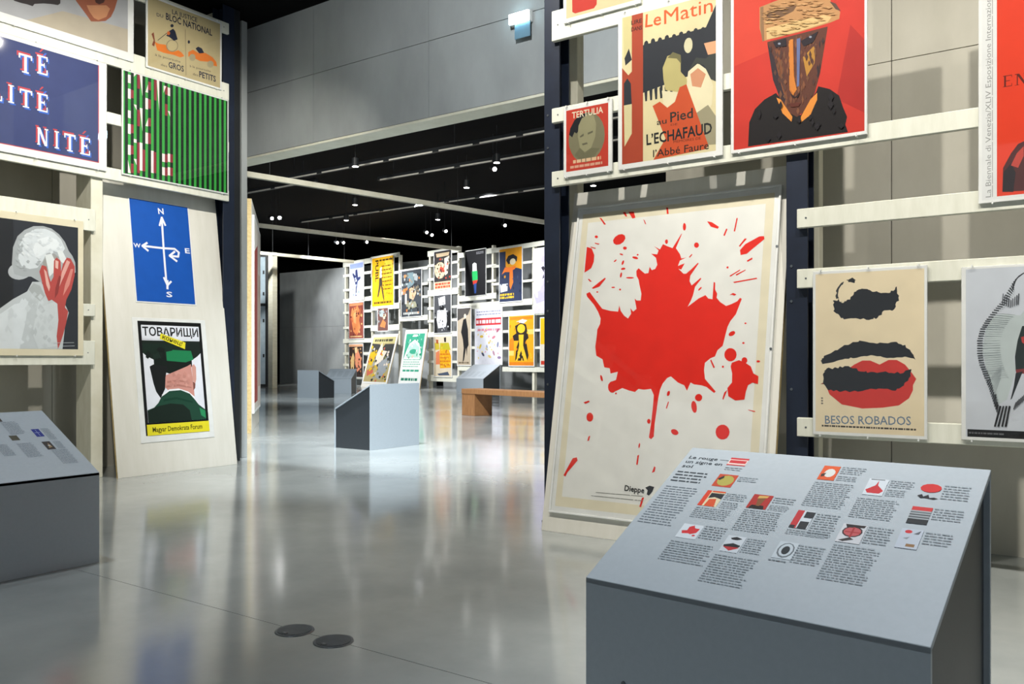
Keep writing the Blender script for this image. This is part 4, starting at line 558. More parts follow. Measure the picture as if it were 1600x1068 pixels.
  ('p','#c09d68',((.16,.632),(.175,.631),(.191,.626),(.175,.626))),('p','#c9a972',((.413,.581),(.425,.583),(.438,.576),(.425,.575))),('p','#9c744a',((.402,.711),(.425,.708),(.447,.7),(.425,.702))),
  ('p','#a98054',((.213,.657),(.229,.658),(.246,.649),(.229,.649))),('p','#b98e60',((.475,.637),(.492,.636),(.509,.63),(.492,.631))),('p','#a98054',((.161,.679),(.175,.679),(.189,.672),(.175,.672))),
  ('p','#c9a972',((.234,.564),(.259,.563),(.284,.553),(.259,.554))),('p','#9c744a',((.154,.658),(.172,.658),(.189,.651),(.172,.652))),('p','#c49a6a',((.328,.612),(.349,.61),(.369,.603),(.349,.604))),
  ('p','#c09d68',((.336,.583),(.35,.584),(.363,.577),(.35,.577))),('p','#b98e60',((.375,.712),(.399,.709),(.422,.7),(.399,.703))),('p','#9c744a',((.346,.637),(.362,.636),(.378,.63),(.362,.63))),
  ('p','#9c744a',((.338,.612),(.354,.613),(.369,.605),(.354,.605))),('p','#c9a972',((.352,.595),(.373,.595),(.393,.585),(.373,.585))),('p','#9c744a',((.252,.685),(.268,.685),(.284,.677),(.268,.678))),
  ('p','#c9a972',((.341,.593),(.358,.594),(.373,.586),(.358,.585))),('p','#c9a972',((.25,.556),(.272,.554),(.295,.547),(.272,.549))),('p','#c49a6a',((.351,.683),(.366,.684),(.382,.675),(.366,.674))),
  ('p','#c09d68',((.276,.604),(.3,.603),(.325,.594),(.3,.596))),('p','#c9a972',((.168,.592),(.181,.592),(.196,.586),(.181,.586))),('p','#9c744a',((.282,.713),(.303,.711),(.324,.703),(.303,.706))),
  ('p','#a98054',((.285,.731),(.303,.729),(.32,.722),(.303,.723))),('p','#d0b27c',((.246,.576),(.27,.575),(.293,.565),(.27,.566))),('p','#c09d68',((.296,.58),(.319,.578),(.342,.57),(.319,.571))),
  ('p','#9c744a',((.198,.671),(.211,.672),(.226,.664),(.211,.664))),('p','#c49a6a',((.487,.6),(.505,.6),(.524,.592),(.505,.592))),('p','#d0b27c',((.317,.57),(.333,.569),(.348,.563),(.333,.563))),
  ('p','#c49a6a',((.182,.648),(.207,.647),(.232,.636),(.207,.637))),('p','#a98054',((.418,.637),(.437,.637),(.455,.629),(.437,.629))),('p','#c09d68',((.206,.617),(.221,.616),(.236,.61),(.221,.611))),
  ('p','#b98e60',((.472,.634),(.485,.635),(.497,.629),(.485,.627))),('p','#d0b27c',((.184,.582),(.208,.58),(.231,.572),(.208,.573))),('p','#9c744a',((.417,.661),(.435,.661),(.453,.654),(.435,.654))),
  ('p','#d0b27c',((.352,.6),(.373,.6),(.394,.59),(.373,.591))),('p','#c49a6a',((.431,.698),(.451,.696),(.471,.688),(.451,.691))),('p','#9c744a',((.417,.6),(.434,.6),(.45,.592),(.434,.592))),
  ('p','#1e1b20',((.529,.042),(.544,.056),(.557,.038),(.544,.024))),('p','#18161b',((.501,.121),(.509,.137),(.517,.118),(.509,.101))),('p','#18161b',((.172,.035),(.184,.05),(.198,.03),(.184,.014))),
  ('p','#1e1b20',((.228,.042),(.24,.06),(.252,.039),(.24,.021))),('p','#18161b',((.419,.067),(.434,.081),(.448,.063),(.434,.048))),('p','#1e1b20',((.482,.193),(.495,.218),(.508,.188),(.495,.163))),
  ('p','#1e1b20',((.128,.169),(.138,.195),(.147,.165),(.138,.139))),('p','#18161b',((.207,.145),(.223,.159),(.237,.14),(.223,.126))),('p','#1e1b20',((.386,.107),(.395,.121),(.405,.104),(.395,.09))),
  ('p','#1e1b20',((.33,.102),(.341,.116),(.353,.098),(.341,.085))),('p','#1e1b20',((.415,.057),(.427,.074),(.441,.052),(.427,.035))),('p','#1e1b20',((.479,.156),(.494,.178),(.508,.151),(.494,.129))),
  ('p','#1e1b20',((.398,.082),(.406,.103),(.414,.08),(.406,.059))),('p','#1e1b20',((.238,.196),(.249,.216),(.258,.192),(.249,.172))),]),
 'biennale': dict(p=(-.415,1.715,.337,3.025), b=(-.429,1.702,.357,3.044), art=[
  ('p','#dcdedd',((0,0),(.752,0),(.752,1.309),(0,1.309))),('p','#d63a1c',((.058,.012),(.752,.012),(.752,1.309),(.058,1.309))),
  ('t','#8c8e8c','La Biennale di Venezia/XLIV Esposizione Internazionale d’Arte',.035,.012,1.061,.021,1.571,0),('t','#a3a5a2','—— —— ————— ——— —— —— ————— — ————— —— ———— ——— ——',.054,.012,1.061,.013,1.571,0),
  ('p','#5a1a10',((.086,.493),(.093,.493),(.093,.543),(.086,.543))),('p','#5a1a10',((.082,.493),(.116,.493),(.116,.496),(.082,.496))),('p','#5a1a10',((.082,.54),(.116,.54),(.116,.543),(.082,.543))),
  ('p','#5a1a10',((.093,.517),(.108,.517),(.108,.52),(.093,.52))),('p','#5a1a10',((.114,.493),(.116,.493),(.116,.505),(.114,.505))),('p','#5a1a10',((.114,.532),(.116,.532),(.116,.543),(.114,.543))),
  ('p','#5a1a10',((.134,.492),(.138,.492),(.138,.542),(.134,.542))),('p','#5a1a10',((.164,.492),(.171,.492),(.171,.542),(.164,.542))),('p','#5a1a10',((.127,.539),(.143,.539),(.143,.542),(.127,.542))),
  ('p','#5a1a10',((.16,.539),(.177,.539),(.177,.542),(.16,.542))),('p','#5a1a10',((.127,.492),(.143,.492),(.143,.494),(.127,.494))),('p','#5a1a10',((.132,.542),(.143,.542),(.171,.492),(.162,.492))),
  ('p','#4a1f1c',((.079,.03),(.082,.136),(.112,.196),(.139,.234),(.16,.242),(.237,.22),(.237,.022))),('p','#23191b',((.08,.03),(.084,.115),(.112,.153),(.13,.109),(.121,.025))),
  ('p','#b54033',((.112,.143),(.134,.193),(.16,.221),(.16,.178),(.139,.129))),]),
 'lips': dict(p=(-1.142,.645,-.651,1.426), b=(-1.155,.629,-.638,1.441), art=[
  ('p','#e4d5b4',((0,0),(.492,0),(.492,.781),(0,.781))),
  ('p','#15171b',((.082,.647),(.089,.649),(.091,.648),(.104,.645),(.108,.653),(.111,.655),(.111,.653),(.114,.642),(.122,.639),(.125,.643),(.123,.635),(.133,.634),(.14,.644),(.144,.64),(.148,.647),(.153,.65),(.164,.649),(.166,.662),(.175,.667),(.18,.673),(.182,.685),(.191,.687),(.194,.692),(.207,.698),(.208,.696),(.218,.7),(.228,.698),(.243,.697),(.247,.694),(.257,.69),(.264,.683),(.273,.682),(.287,.684),(.289,.681),(.305,.674),(.309,.675),(.316,.675),(.324,.675),(.339,.673),(.346,.675),(.348,.684),(.361,.682),(.36,.684),(.366,.688),(.368,.699),(.374,.703),(.375,.684),(.376,.683),(.375,.67),(.384,.658),(.381,.65),(.384,.635),(.373,.63),(.368,.618),(.37,.607),(.362,.594),(.354,.588),(.344,.592),(.341,.592),(.334,.591),(.318,.591),(.31,.584),(.308,.573),(.308,.57),(.294,.566),(.291,.559),(.282,.551),(.272,.558),(.27,.551),(.261,.551),(.251,.547),(.239,.548),(.225,.556),(.211,.551),(.206,.553),(.19,.558),(.181,.557),(.168,.558),(.153,.556),(.136,.553),(.129,.561),(.122,.559),(.112,.576),(.107,.581),(.1,.583),(.085,.596),(.09,.602),(.09,.608),(.084,.628),(.09,.638))),
  ('p','#15171b',((.147,.747),(.155,.746),(.165,.751),(.175,.756),(.18,.751),(.187,.745),(.191,.742),(.186,.741),(.186,.734),(.184,.728),(.173,.732),(.168,.734),(.155,.735),(.155,.742),(.149,.743))),
  ('p','#2b2d30',((.098,.659),(.095,.67),(.102,.685),(.097,.694),(.104,.708),(.107,.712),(.116,.725),(.122,.732),(.123,.734),(.127,.734),(.127,.733),(.13,.738),(.135,.736),(.129,.723),(.124,.722),(.116,.71),(.111,.701),(.11,.694),(.107,.677),(.108,.666),(.112,.657),(.106,.657),(.1,.655),(.099,.655))),
  ('p','#15171b',((.022,.349),(.03,.355),(.031,.363),(.038,.364),(.04,.37),(.04,.375),(.058,.382),(.071,.387),(.082,.394),(.094,.403),(.105,.403),(.115,.412),(.127,.42),(.137,.428),(.155,.428),(.166,.434),(.176,.442),(.182,.442),(.192,.442),(.202,.443),(.207,.449),(.227,.445),(.241,.442),(.254,.438),(.269,.437),(.287,.433),(.299,.438),(.315,.436),(.336,.434),(.348,.439),(.367,.441),(.374,.44),(.381,.432),(.393,.429),(.4,.423),(.411,.426),(.414,.413),(.427,.405),(.432,.402),(.435,.394),(.443,.382),(.449,.377),(.445,.376),(.448,.364),(.449,.36),(.455,.356),(.446,.362),(.433,.364),(.419,.368),(.41,.371),(.398,.367),(.386,.367),(.374,.367),(.36,.364),(.346,.365),(.33,.364),(.316,.367),(.301,.373),(.288,.372),(.268,.377),(.259,.378),(.241,.373),(.229,.374),(.211,.371),(.194,.365),(.178,.363),(.166,.367),(.158,.36),(.14,.361),(.129,.357),(.113,.354),(.103,.351),(.086,.344),(.066,.34),(.052,.338),(.03,.334),(.035,.339),(.031,.338),(.028,.348),(.026,.35))),
  ('p','#c93026',((.023,.235),(.043,.245),(.067,.185),(.125,.137),(.22,.12),(.311,.127),(.383,.14),(.427,.175),(.444,.213),(.444,.237),(.458,.266),(.436,.299),(.41,.333),(.374,.355),(.338,.355),(.298,.333),(.256,.352),(.22,.352),(.182,.332),(.163,.317),(.125,.277))),
  ('p','#15171b',((.041,.233),(.036,.241),(.038,.257),(.039,.261),(.038,.272),(.035,.283),(.039,.29),(.046,.298),(.04,.299),(.049,.306),(.054,.313),(.063,.317),(.081,.31),(.093,.319),(.108,.314),(.116,.324),(.129,.318),(.138,.325),(.149,.325),(.157,.325),(.167,.318),(.178,.314),(.183,.315),(.195,.314),(.201,.302),(.212,.299),(.218,.299),(.231,.298),(.237,.302),(.243,.293),(.26,.298),(.274,.297),(.287,.293),(.299,.296),(.312,.298),(.325,.301),(.34,.293),(.351,.294),(.363,.291),(.377,.299),(.389,.29),(.403,.294),(.412,.306),(.419,.307),(.435,.312),(.438,.31),(.435,.299),(.433,.292),(.434,.278),(.426,.268),(.424,.258),(.417,.253),(.414,.252),(.407,.245),(.405,.232),(.402,.233),(.398,.23),(.384,.219),(.384,.218),(.377,.22),(.369,.209),(.353,.21),(.333,.218),(.319,.217),(.309,.218),(.292,.218),(.282,.214),(.259,.217),(.247,.213),(.235,.21),(.221,.205),(.2,.201),(.186,.206),(.162,.198),(.142,.206),(.122,.199),(.115,.198),(.1,.207),(.086,.201),(.074,.208),(.062,.205),(.056,.212),(.049,.222),(.051,.221),(.042,.233))),
  ('t','#6d7f92','BESOS ROBADOS',.046,.039,.39,.04,.027,.012),('w','#4a4640',.03,.023,.457,.035,1,8,.7),('w','#5a5650',.027,.133,.037,.172,3,2,.6),]),
 'hatched': dict(p=(-.479,.653,.096,1.41), b=(-.497,.638,.111,1.421), art=[
  ('p','#c6ccd4',((0,0),(.576,0),(.576,.757),(0,.757))),('p','#16181b',((.006,0),(.576,0),(.576,.034),(.006,.034))),
  ('p','#b9c4c4',((.143,.552),(.211,.542),(.228,.565),(.228,.47),(.187,.361),(.194,.297),(.16,.17),(.121,.145),(.083,.296),(.066,.393),(.076,.473),(.104,.537))),
  ('p','#14221d',((.218,.495),(.255,.501),(.255,.297),(.194,.297),(.191,.361),(.201,.432))),('p','#b3322b',((.214,.447),(.241,.455),(.241,.408),(.218,.423))),
  ('p','#7a2a28',((.194,.305),(.255,.313),(.255,.289),(.196,.285))),('p','#15191b',((.194,.289),(.221,.297),(.207,.257),(.18,.177),(.174,.17),(.187,.233))),('p','#2b2d30',((.227,.726),(.224,.73),(.207,.718),(.21,.714))),
  ('p','#8f979a',((.208,.714),(.207,.715),(.201,.712),(.201,.71))),('p','#2b2d30',((.219,.72),(.215,.724),(.2,.711),(.203,.707))),('p','#8f979a',((.201,.707),(.201,.708),(.194,.703),(.195,.702))),
  ('p','#2b2d30',((.21,.715),(.206,.718),(.193,.702),(.197,.699))),('p','#8f979a',((.195,.699),(.194,.7),(.188,.693),(.19,.692))),('p','#2b2d30',((.203,.709),(.2,.711),(.189,.691),(.193,.689))),
  ('p','#8f979a',((.191,.688),(.19,.689),(.185,.682),(.187,.681))),('p','#2b2d30',((.197,.702),(.192,.703),(.186,.681),(.191,.68))),('p','#8f979a',((.189,.679),(.187,.679),(.185,.67),(.186,.67))),
  ('p','#2b2d30',((.19,.694),(.185,.694),(.185,.672),(.19,.672))),('p','#8f979a',((.188,.67),(.186,.67),(.186,.66),(.188,.66))),('p','#2b2d30',((.184,.685),(.179,.685),(.184,.661),(.189,.663))),
  ('p','#8f979a',((.188,.661),(.186,.66),(.188,.652),(.19,.652))),('p','#2b2d30',((.178,.676),(.175,.674),(.183,.654),(.188,.656))),('p','#8f979a',((.187,.653),(.186,.653),(.19,.644),(.191,.645))),
  ('p','#2b2d30',((.174,.667),(.169,.664),(.182,.646),(.186,.648))),('p','#8f979a',((.185,.646),(.184,.645),(.189,.638),(.19,.638))),('p','#2b2d30',((.168,.658),(.164,.654),(.179,.638),(.182,.641))),
  ('p','#8f979a',((.182,.639),(.181,.638),(.188,.631),(.189,.632))),('p','#2b2d30',((.162,.647),(.159,.643),(.175,.631),(.178,.633))),('p','#8f979a',((.178,.631),(.177,.631),(.184,.625),(.185,.626))),
  ('p','#2b2d30',((.156,.637),(.153,.633),(.172,.622),(.174,.626))),('p','#8f979a',((.175,.624),(.174,.623),(.18,.618),(.181,.619))),('p','#2b2d30',((.15,.627),(.148,.623),(.167,.613),(.169,.617))),
  ('p','#8f979a',((.17,.615),(.169,.614),(.176,.61),(.176,.611))),('p','#2b2d30',((.145,.617),(.143,.612),(.162,.604),(.164,.608))),('p','#8f979a',((.164,.606),(.164,.605),(.172,.602),(.172,.604))),
  ('p','#2b2d30',((.139,.606),(.137,.603),(.157,.595),(.158,.6))),('p','#8f979a',((.159,.598),(.158,.597),(.167,.594),(.167,.595))),('p','#2b2d30',((.132,.598),(.13,.594),(.15,.587),(.151,.592))),
  ('p','#8f979a',((.152,.59),(.152,.589),(.16,.586),(.16,.587))),('p','#2b2d30',((.124,.589),(.123,.584),(.144,.579),(.145,.584))),('p','#8f979a',((.146,.582),(.146,.58),(.153,.578),(.153,.58))),
  ('p','#2b2d30',((.118,.58),(.117,.576),(.137,.572),(.138,.576))),('p','#8f979a',((.139,.574),(.139,.573),(.147,.571),(.147,.573))),('p','#2b2d30',((.111,.572),(.11,.567),(.13,.563),(.131,.568))),
  ('p','#8f979a',((.132,.566),(.131,.565),(.14,.563),(.14,.564))),('p','#2b2d30',((.103,.562),(.103,.557),(.123,.553),(.124,.558))),('p','#8f979a',((.125,.556),(.124,.555),(.191,.545),(.191,.546))),
  ('p','#2b2d30',((.096,.552),(.095,.548),(.117,.545),(.117,.55))),('p','#8f979a',((.118,.548),(.118,.546),(.184,.536),(.184,.538))),('p','#2b2d30',((.09,.542),(.089,.537),(.109,.535),(.11,.54))),
  ('p','#8f979a',((.111,.538),(.111,.536),(.177,.528),(.177,.529))),('p','#2b2d30',((.082,.532),(.082,.527),(.102,.525),(.103,.53))),('p','#8f979a',((.104,.528),(.104,.527),(.171,.52),(.171,.522))),
  ('p','#2b2d30',((.077,.524),(.077,.519),(.097,.517),(.098,.522))),('p','#8f979a',((.099,.52),(.099,.519),(.166,.512),(.166,.514))),('p','#2b2d30',((.072,.515),(.072,.51),(.093,.508),(.094,.513))),
  ('p','#8f979a',((.094,.511),(.094,.51),(.161,.504),(.162,.506))),('p','#2b2d30',((.067,.506),(.067,.501),(.088,.499),(.088,.504))),('p','#8f979a',((.09,.503),(.09,.501),(.156,.497),(.157,.498))),
  ('p','#2b2d30',((.063,.497),(.063,.493),(.083,.491),(.083,.497))),('p','#8f979a',((.085,.495),(.084,.493),(.151,.489),(.152,.491))),('p','#2b2d30',((.058,.489),(.057,.484),(.078,.483),(.078,.488))),
  ('p','#8f979a',((.079,.486),(.079,.484),(.147,.481),(.148,.482))),('p','#2b2d30',((.055,.478),(.055,.473),(.076,.472),(.076,.477))),('p','#8f979a',((.077,.475),(.077,.474),(.145,.471),(.145,.472))),
  ('p','#2b2d30',((.053,.468),(.052,.463),(.073,.462),(.073,.467))),('p','#8f979a',((.074,.465),(.074,.464),(.143,.462),(.143,.463))),('p','#2b2d30',((.05,.457),(.05,.452),(.071,.452),(.071,.457))),
  ('p','#8f979a',((.072,.455),(.072,.453),(.14,.452),(.14,.453))),('p','#2b2d30',((.048,.446),(.047,.442),(.068,.442),(.068,.446))),('p','#8f979a',((.069,.444),(.069,.443),(.138,.443),(.138,.443))),
  ('p','#2b2d30',((.045,.436),(.045,.431),(.067,.431),(.067,.436))),('p','#8f979a',((.067,.434),(.067,.433),(.135,.433),(.135,.434))),('p','#2b2d30',((.045,.424),(.045,.419),(.067,.42),(.067,.425))),
  ('p','#8f979a',((.067,.423),(.067,.421),(.135,.422),(.135,.423))),('p','#2b2d30',((.045,.414),(.045,.409),(.067,.409),(.067,.414))),('p','#8f979a',((.067,.412),(.067,.411),(.135,.412),(.135,.414))),
  ('p','#2b2d30',((.045,.402),(.045,.397),(.067,.397),(.067,.402))),('p','#8f979a',((.067,.401),(.067,.399),(.135,.401),(.135,.403))),('p','#2b2d30',((.045,.39),(.045,.386),(.067,.387),(.067,.391))),
  ('p','#8f979a',((.067,.389),(.067,.389),(.135,.39),(.135,.392))),('p','#2b2d30',((.045,.379),(.045,.374),(.067,.375),(.067,.38))),('p','#8f979a',((.067,.379),(.067,.377),(.135,.38),(.135,.382))),
  ('p','#2b2d30',((.047,.368),(.047,.363),(.068,.365),(.067,.37))),('p','#8f979a',((.069,.368),(.069,.366),(.137,.37),(.137,.372))),('p','#2b2d30',((.048,.358),(.049,.353),(.069,.355),(.069,.36))),
  ('p','#8f979a',((.07,.358),(.07,.357),(.139,.361),(.139,.363))),('p','#2b2d30',((.05,.348),(.051,.342),(.071,.344),(.071,.349))),('p','#8f979a',((.072,.347),(.072,.346),(.14,.351),(.14,.353))),
  ('p','#2b2d30',((.052,.337),(.052,.333),(.073,.334),(.072,.338))),('p','#8f979a',((.074,.337),(.074,.336),(.142,.341),(.142,.343))),('p','#2b2d30',((.054,.327),(.054,.322),(.075,.324),(.074,.329))),
  ('p','#8f979a',((.076,.327),(.076,.326),(.144,.332),(.144,.334))),('p','#2b2d30',((.057,.317),(.058,.312),(.078,.314),(.078,.319))),('p','#8f979a',((.079,.317),(.079,.316),(.147,.323),(.147,.325))),
  ('p','#2b2d30',((.061,.308),(.062,.302),(.082,.305),(.081,.309))),('p','#8f979a',((.083,.308),(.083,.307),(.15,.314),(.15,.316))),('p','#2b2d30',((.065,.297),(.065,.292),(.086,.295),(.085,.3))),
  ('p','#8f979a',((.086,.299),(.087,.297),(.153,.306),(.153,.308))),('p','#2b2d30',((.067,.287),(.068,.282),(.089,.286),(.089,.291))),('p','#8f979a',((.09,.289),(.09,.287),(.157,.298),(.157,.299))),
  ('p','#2b2d30',((.071,.278),(.072,.273),(.093,.277),(.092,.282))),('p','#8f979a',((.094,.28),(.094,.279),(.16,.289),(.16,.29))),('p','#2b2d30',((.074,.268),(.075,.263),(.096,.267),(.095,.272))),
  ('p','#8f979a',((.096,.27),(.097,.269),(.164,.281),(.163,.282))),('p','#2b2d30',((.078,.258),(.079,.254),(.099,.257),(.098,.262))),('p','#8f979a',((.1,.26),(.1,.259),(.167,.272),(.167,.273))),
  ('p','#2b2d30',((.081,.246),(.085,.243),(.097,.261),(.094,.264))),('p','#8f979a',((.096,.264),(.097,.263),(.141,.324),(.14,.324))),('p','#2b2d30',((.084,.236),(.089,.233),(.1,.253),(.096,.255))),
  ('p','#8f979a',((.098,.255),(.1,.255),(.14,.317),(.139,.318))),('p','#2b2d30',((.088,.226),(.092,.224),(.103,.243),(.099,.246))),('p','#8f979a',((.101,.246),(.102,.246),(.14,.31),(.138,.311))),
  ('p','#2b2d30',((.092,.216),(.095,.213),(.106,.234),(.101,.236))),('p','#8f979a',((.104,.237),(.105,.236),(.139,.304),(.138,.305))),('p','#2b2d30',((.094,.205),(.098,.203),(.108,.224),(.103,.226))),
  ('p','#8f979a',((.106,.227),(.107,.226),(.138,.295),(.137,.296))),('p','#2b2d30',((.097,.194),(.101,.193),(.11,.214),(.106,.216))),('p','#8f979a',((.108,.216),(.109,.216),(.138,.286),(.136,.287))),
  ('p','#2b2d30',((.1,.183),(.104,.182),(.113,.203),(.108,.205))),('p','#8f979a',((.11,.206),(.111,.205),(.137,.278),(.136,.278))),('p','#2b2d30',((.103,.173),(.107,.172),(.115,.193),(.11,.195))),
  ('p','#8f979a',((.112,.196),(.114,.196),(.137,.268),(.136,.269))),('p','#2b2d30',((.106,.162),(.111,.161),(.121,.194),(.116,.195))),('p','#8f979a',((.118,.196),(.119,.196),(.121,.204),(.121,.205))),
  ('p','#2b2d30',((.109,.151),(.114,.15),(.122,.183),(.118,.184))),('p','#8f979a',((.12,.186),(.121,.185),(.123,.195),(.122,.195))),('p','#2b2d30',((.112,.14),(.117,.138),(.124,.172),(.121,.173))),
  ('p','#8f979a',((.122,.175),(.123,.174),(.125,.183),(.124,.183))),('p','#2b2d30',((.116,.127),(.121,.126),(.127,.16),(.122,.161))),('p','#8f979a',((.124,.162),(.126,.162),(.128,.172),(.126,.172))),
  ('p','#2b2d30',((.12,.116),(.124,.115),(.13,.148),(.125,.149))),('p','#8f979a',((.127,.15),(.129,.15),(.13,.16),(.129,.16))),('p','#222427',((.111,.051),(.118,.049),(.14,.142),(.132,.144))),
  ('p','#222427',((.124,.051),(.132,.05),(.151,.142),(.145,.144))),('p','#222427',((.139,.052),(.146,.05),(.163,.143),(.156,.144))),('p','#222427',((.152,.052),(.16,.051),(.175,.143),(.168,.145))),
  ('p','#33353a',((.148,.641),(.145,.641),(.142,.592),(.145,.592))),('p','#33353a',((.155,.633),(.152,.634),(.149,.588),(.152,.588))),('p','#33353a',((.163,.627),(.159,.627),(.157,.585),(.16,.585))),
  ('p','#33353a',((.171,.619),(.167,.619),(.164,.581),(.168,.581))),('p','#33353a',((.178,.611),(.175,.611),(.172,.578),(.175,.577))),('p','#33353a',((.185,.618),(.182,.618),(.179,.581),(.182,.58))),
  ('p','#33353a',((.193,.625),(.19,.625),(.187,.584),(.19,.583))),('p','#33353a',((.201,.631),(.197,.632),(.195,.587),(.198,.586))),('p','#33353a',((.208,.638),(.204,.639),(.201,.59),(.205,.589))),
  ('p','#4a4c50',((.185,.13),(.189,.128),(.198,.161),(.194,.162))),('p','#4a4c50',((.191,.136),(.195,.135),(.204,.168),(.2,.169))),('p','#4a4c50',((.197,.143),(.201,.142),(.21,.175),(.205,.175))),
  ('p','#4a4c50',((.203,.149),(.207,.148),(.216,.18),(.212,.182))),('p','#4a4c50',((.209,.156),(.213,.155),(.222,.187),(.218,.188))),('p','#4a4c50',((.215,.163),(.22,.161),(.228,.194),(.224,.195))),
  ('p','#4a4c50',((.222,.169),(.226,.168),(.234,.201),(.23,.201))),('w','#6a6c70',.012,.012,.149,.024,1,4,.6),]),
 'splash': dict(p=(.085,.15,1.265,1.925), b=(.06,.122,1.29,1.955), art=[
  ('p','#e0d9c0',((0,0),(1.18,0),(1.18,1.775),(0,1.775))),('p','#e4e5e0',((.041,.057),(1.135,.057),(1.135,1.718),(.041,1.718))),
  ('p','#e0281c',((.515,1.462),(.482,1.489),(.521,1.482),(.528,1.506),(.495,1.534),(.536,1.51),(.552,1.541),(.578,1.527),(.613,1.512),(.661,1.593),(.665,1.593),(.634,1.51),(.662,1.472),(.672,1.447),(.701,1.45),(.665,1.435),(.655,1.404),(.671,1.41),(.695,1.417),(.677,1.382),(.66,1.387),(.692,1.357),(.708,1.356),(.739,1.382),(.773,1.415),(.778,1.41),(.734,1.343),(.732,1.311),(.746,1.286),(.796,1.327),(.8,1.321),(.767,1.277),(.759,1.231),(.749,1.2),(.732,1.165),(.747,1.176),(.793,1.21),(.816,1.22),(.831,1.227),(.849,1.207),(.873,1.202),(.873,1.299),(.882,1.295),(.884,1.256),(.898,1.232),(.896,1.209),(.917,1.185),(.953,1.161),(.983,1.171),(1.013,1.185),(1.027,1.203),(1.037,1.197),(1.022,1.15),(1.01,1.113),(.982,1.076),(.969,1.046),(.96,1.001),(.955,.971),(.949,.942),(.922,.918),(.91,.884),(.885,.874),(.856,.849),(.854,.81),(.863,.761),(.896,.727),(.928,.694),(.919,.686),(.876,.717),(.845,.726),(.804,.73),(.782,.74),(.765,.695),(.747,.724),(.709,.739),(.664,.773),(.643,.763),(.619,.732),(.606,.697),(.599,.646),(.595,.576),(.59,.505),(.591,.436),(.576,.42),(.562,.429),(.568,.505),(.571,.595),(.571,.666),(.551,.701),(.507,.695),(.474,.699),(.453,.681),(.418,.688),(.372,.702),(.339,.686),(.311,.675),(.286,.69),(.279,.721),(.299,.738),(.327,.748),(.334,.796),(.288,.785),(.279,.816),(.243,.822),(.227,.869),(.183,.891),(.171,.945),(.173,.988),(.174,1.006),(.174,1.048),(.189,1.081),(.19,1.114),(.167,1.157),(.135,1.2),(.082,1.253),(.076,1.27),(.098,1.28),(.131,1.242),(.194,1.173),(.25,1.158),(.301,1.152),(.306,1.189),(.318,1.156),(.343,1.126),(.37,1.109),(.387,1.137),(.379,1.17),(.399,1.149),(.419,1.164),(.401,1.227),(.415,1.214),(.441,1.213),(.442,1.253),(.423,1.312),(.417,1.337),(.401,1.362),(.397,1.392),(.41,1.407),(.43,1.39),(.453,1.372),(.475,1.374),(.48,1.411),(.495,1.39),(.516,1.396),(.527,1.42))),
  ('p','#e0281c',((.301,1.614),(.307,1.595),(.296,1.575),(.274,1.562),(.249,1.561),(.231,1.572),(.225,1.591),(.236,1.611),(.258,1.624),(.283,1.625))),
  ('p','#e0281c',((.322,1.535),(.32,1.529),(.314,1.526),(.306,1.527),(.299,1.531),(.296,1.537),(.298,1.543),(.304,1.546),(.312,1.545),(.319,1.541))),
  ('p','#e0281c',((.686,1.632),(.685,1.618),(.681,1.611),(.674,1.611),(.669,1.62),(.666,1.634),(.667,1.647),(.671,1.655),(.677,1.654),(.683,1.645))),
  ('p','#e0281c',((.582,1.553),(.581,1.545),(.577,1.54),(.571,1.54),(.566,1.546),(.563,1.554),(.564,1.562),(.569,1.567),(.575,1.567),(.58,1.561))),
  ('p','#e0281c',((.772,1.517),(.77,1.508),(.763,1.502),(.754,1.503),(.746,1.509),(.742,1.519),(.744,1.528),(.751,1.534),(.761,1.533),(.768,1.526))),
  ('p','#e0281c',((.402,1.465),(.397,1.462),(.387,1.463),(.375,1.467),(.366,1.472),(.363,1.478),(.367,1.481),(.378,1.48),(.39,1.477),(.399,1.471))),
  ('p','#e0281c',((.403,1.488),(.402,1.486),(.399,1.484),(.395,1.484),(.392,1.486),(.39,1.489),(.391,1.492),(.394,1.494),(.398,1.494),(.402,1.492))),
  ('p','#e0281c',((.311,1.445),(.307,1.437),(.302,1.434),(.298,1.435),(.296,1.442),(.297,1.451),(.301,1.458),(.306,1.462),(.31,1.46),(.312,1.454))),
  ('p','#e0281c',((.325,1.411),(.323,1.407),(.317,1.404),(.307,1.403),(.299,1.404),(.295,1.408),(.297,1.412),(.304,1.416),(.313,1.417),(.321,1.415))),
  ('p','#e0281c',((.306,1.371),(.303,1.362),(.3,1.357),(.296,1.357),(.293,1.364),(.293,1.374),(.295,1.383),(.299,1.389),(.303,1.388),(.305,1.381))),
  ('p','#e0281c',((.386,1.351),(.382,1.348),(.368,1.347),(.352,1.348),(.338,1.351),(.333,1.354),(.337,1.357),(.351,1.358),(.367,1.357),(.381,1.354))),
  ('p','#e0281c',((.267,1.299),(.265,1.297),(.259,1.296),(.251,1.296),(.244,1.298),(.242,1.3),(.244,1.303),(.25,1.304),(.258,1.304),(.265,1.302))),
  ('p','#e0281c',((.308,1.285),(.307,1.281),(.304,1.279),(.3,1.279),(.296,1.282),(.295,1.285),(.296,1.289),(.299,1.291),(.303,1.29),(.306,1.288))),
  ('p','#e0281c',((.158,1.277),(.157,1.274),(.153,1.273),(.148,1.273),(.145,1.275),(.143,1.277),(.144,1.28),(.148,1.281),(.152,1.281),(.156,1.279))),
  ('p','#e0281c',((1.012,1.017),(1.013,1.009),(1.007,1.001),(.997,.995),(.986,.994),(.979,.998),(.978,1.006),(.984,1.015),(.994,1.021),(1.005,1.022))),
  ('p','#e0281c',((1.072,1.062),(1.071,1.06),(1.068,1.058),(1.064,1.058),(1.061,1.06),(1.06,1.063),(1.061,1.065),(1.064,1.067),(1.067,1.067),(1.07,1.065))),
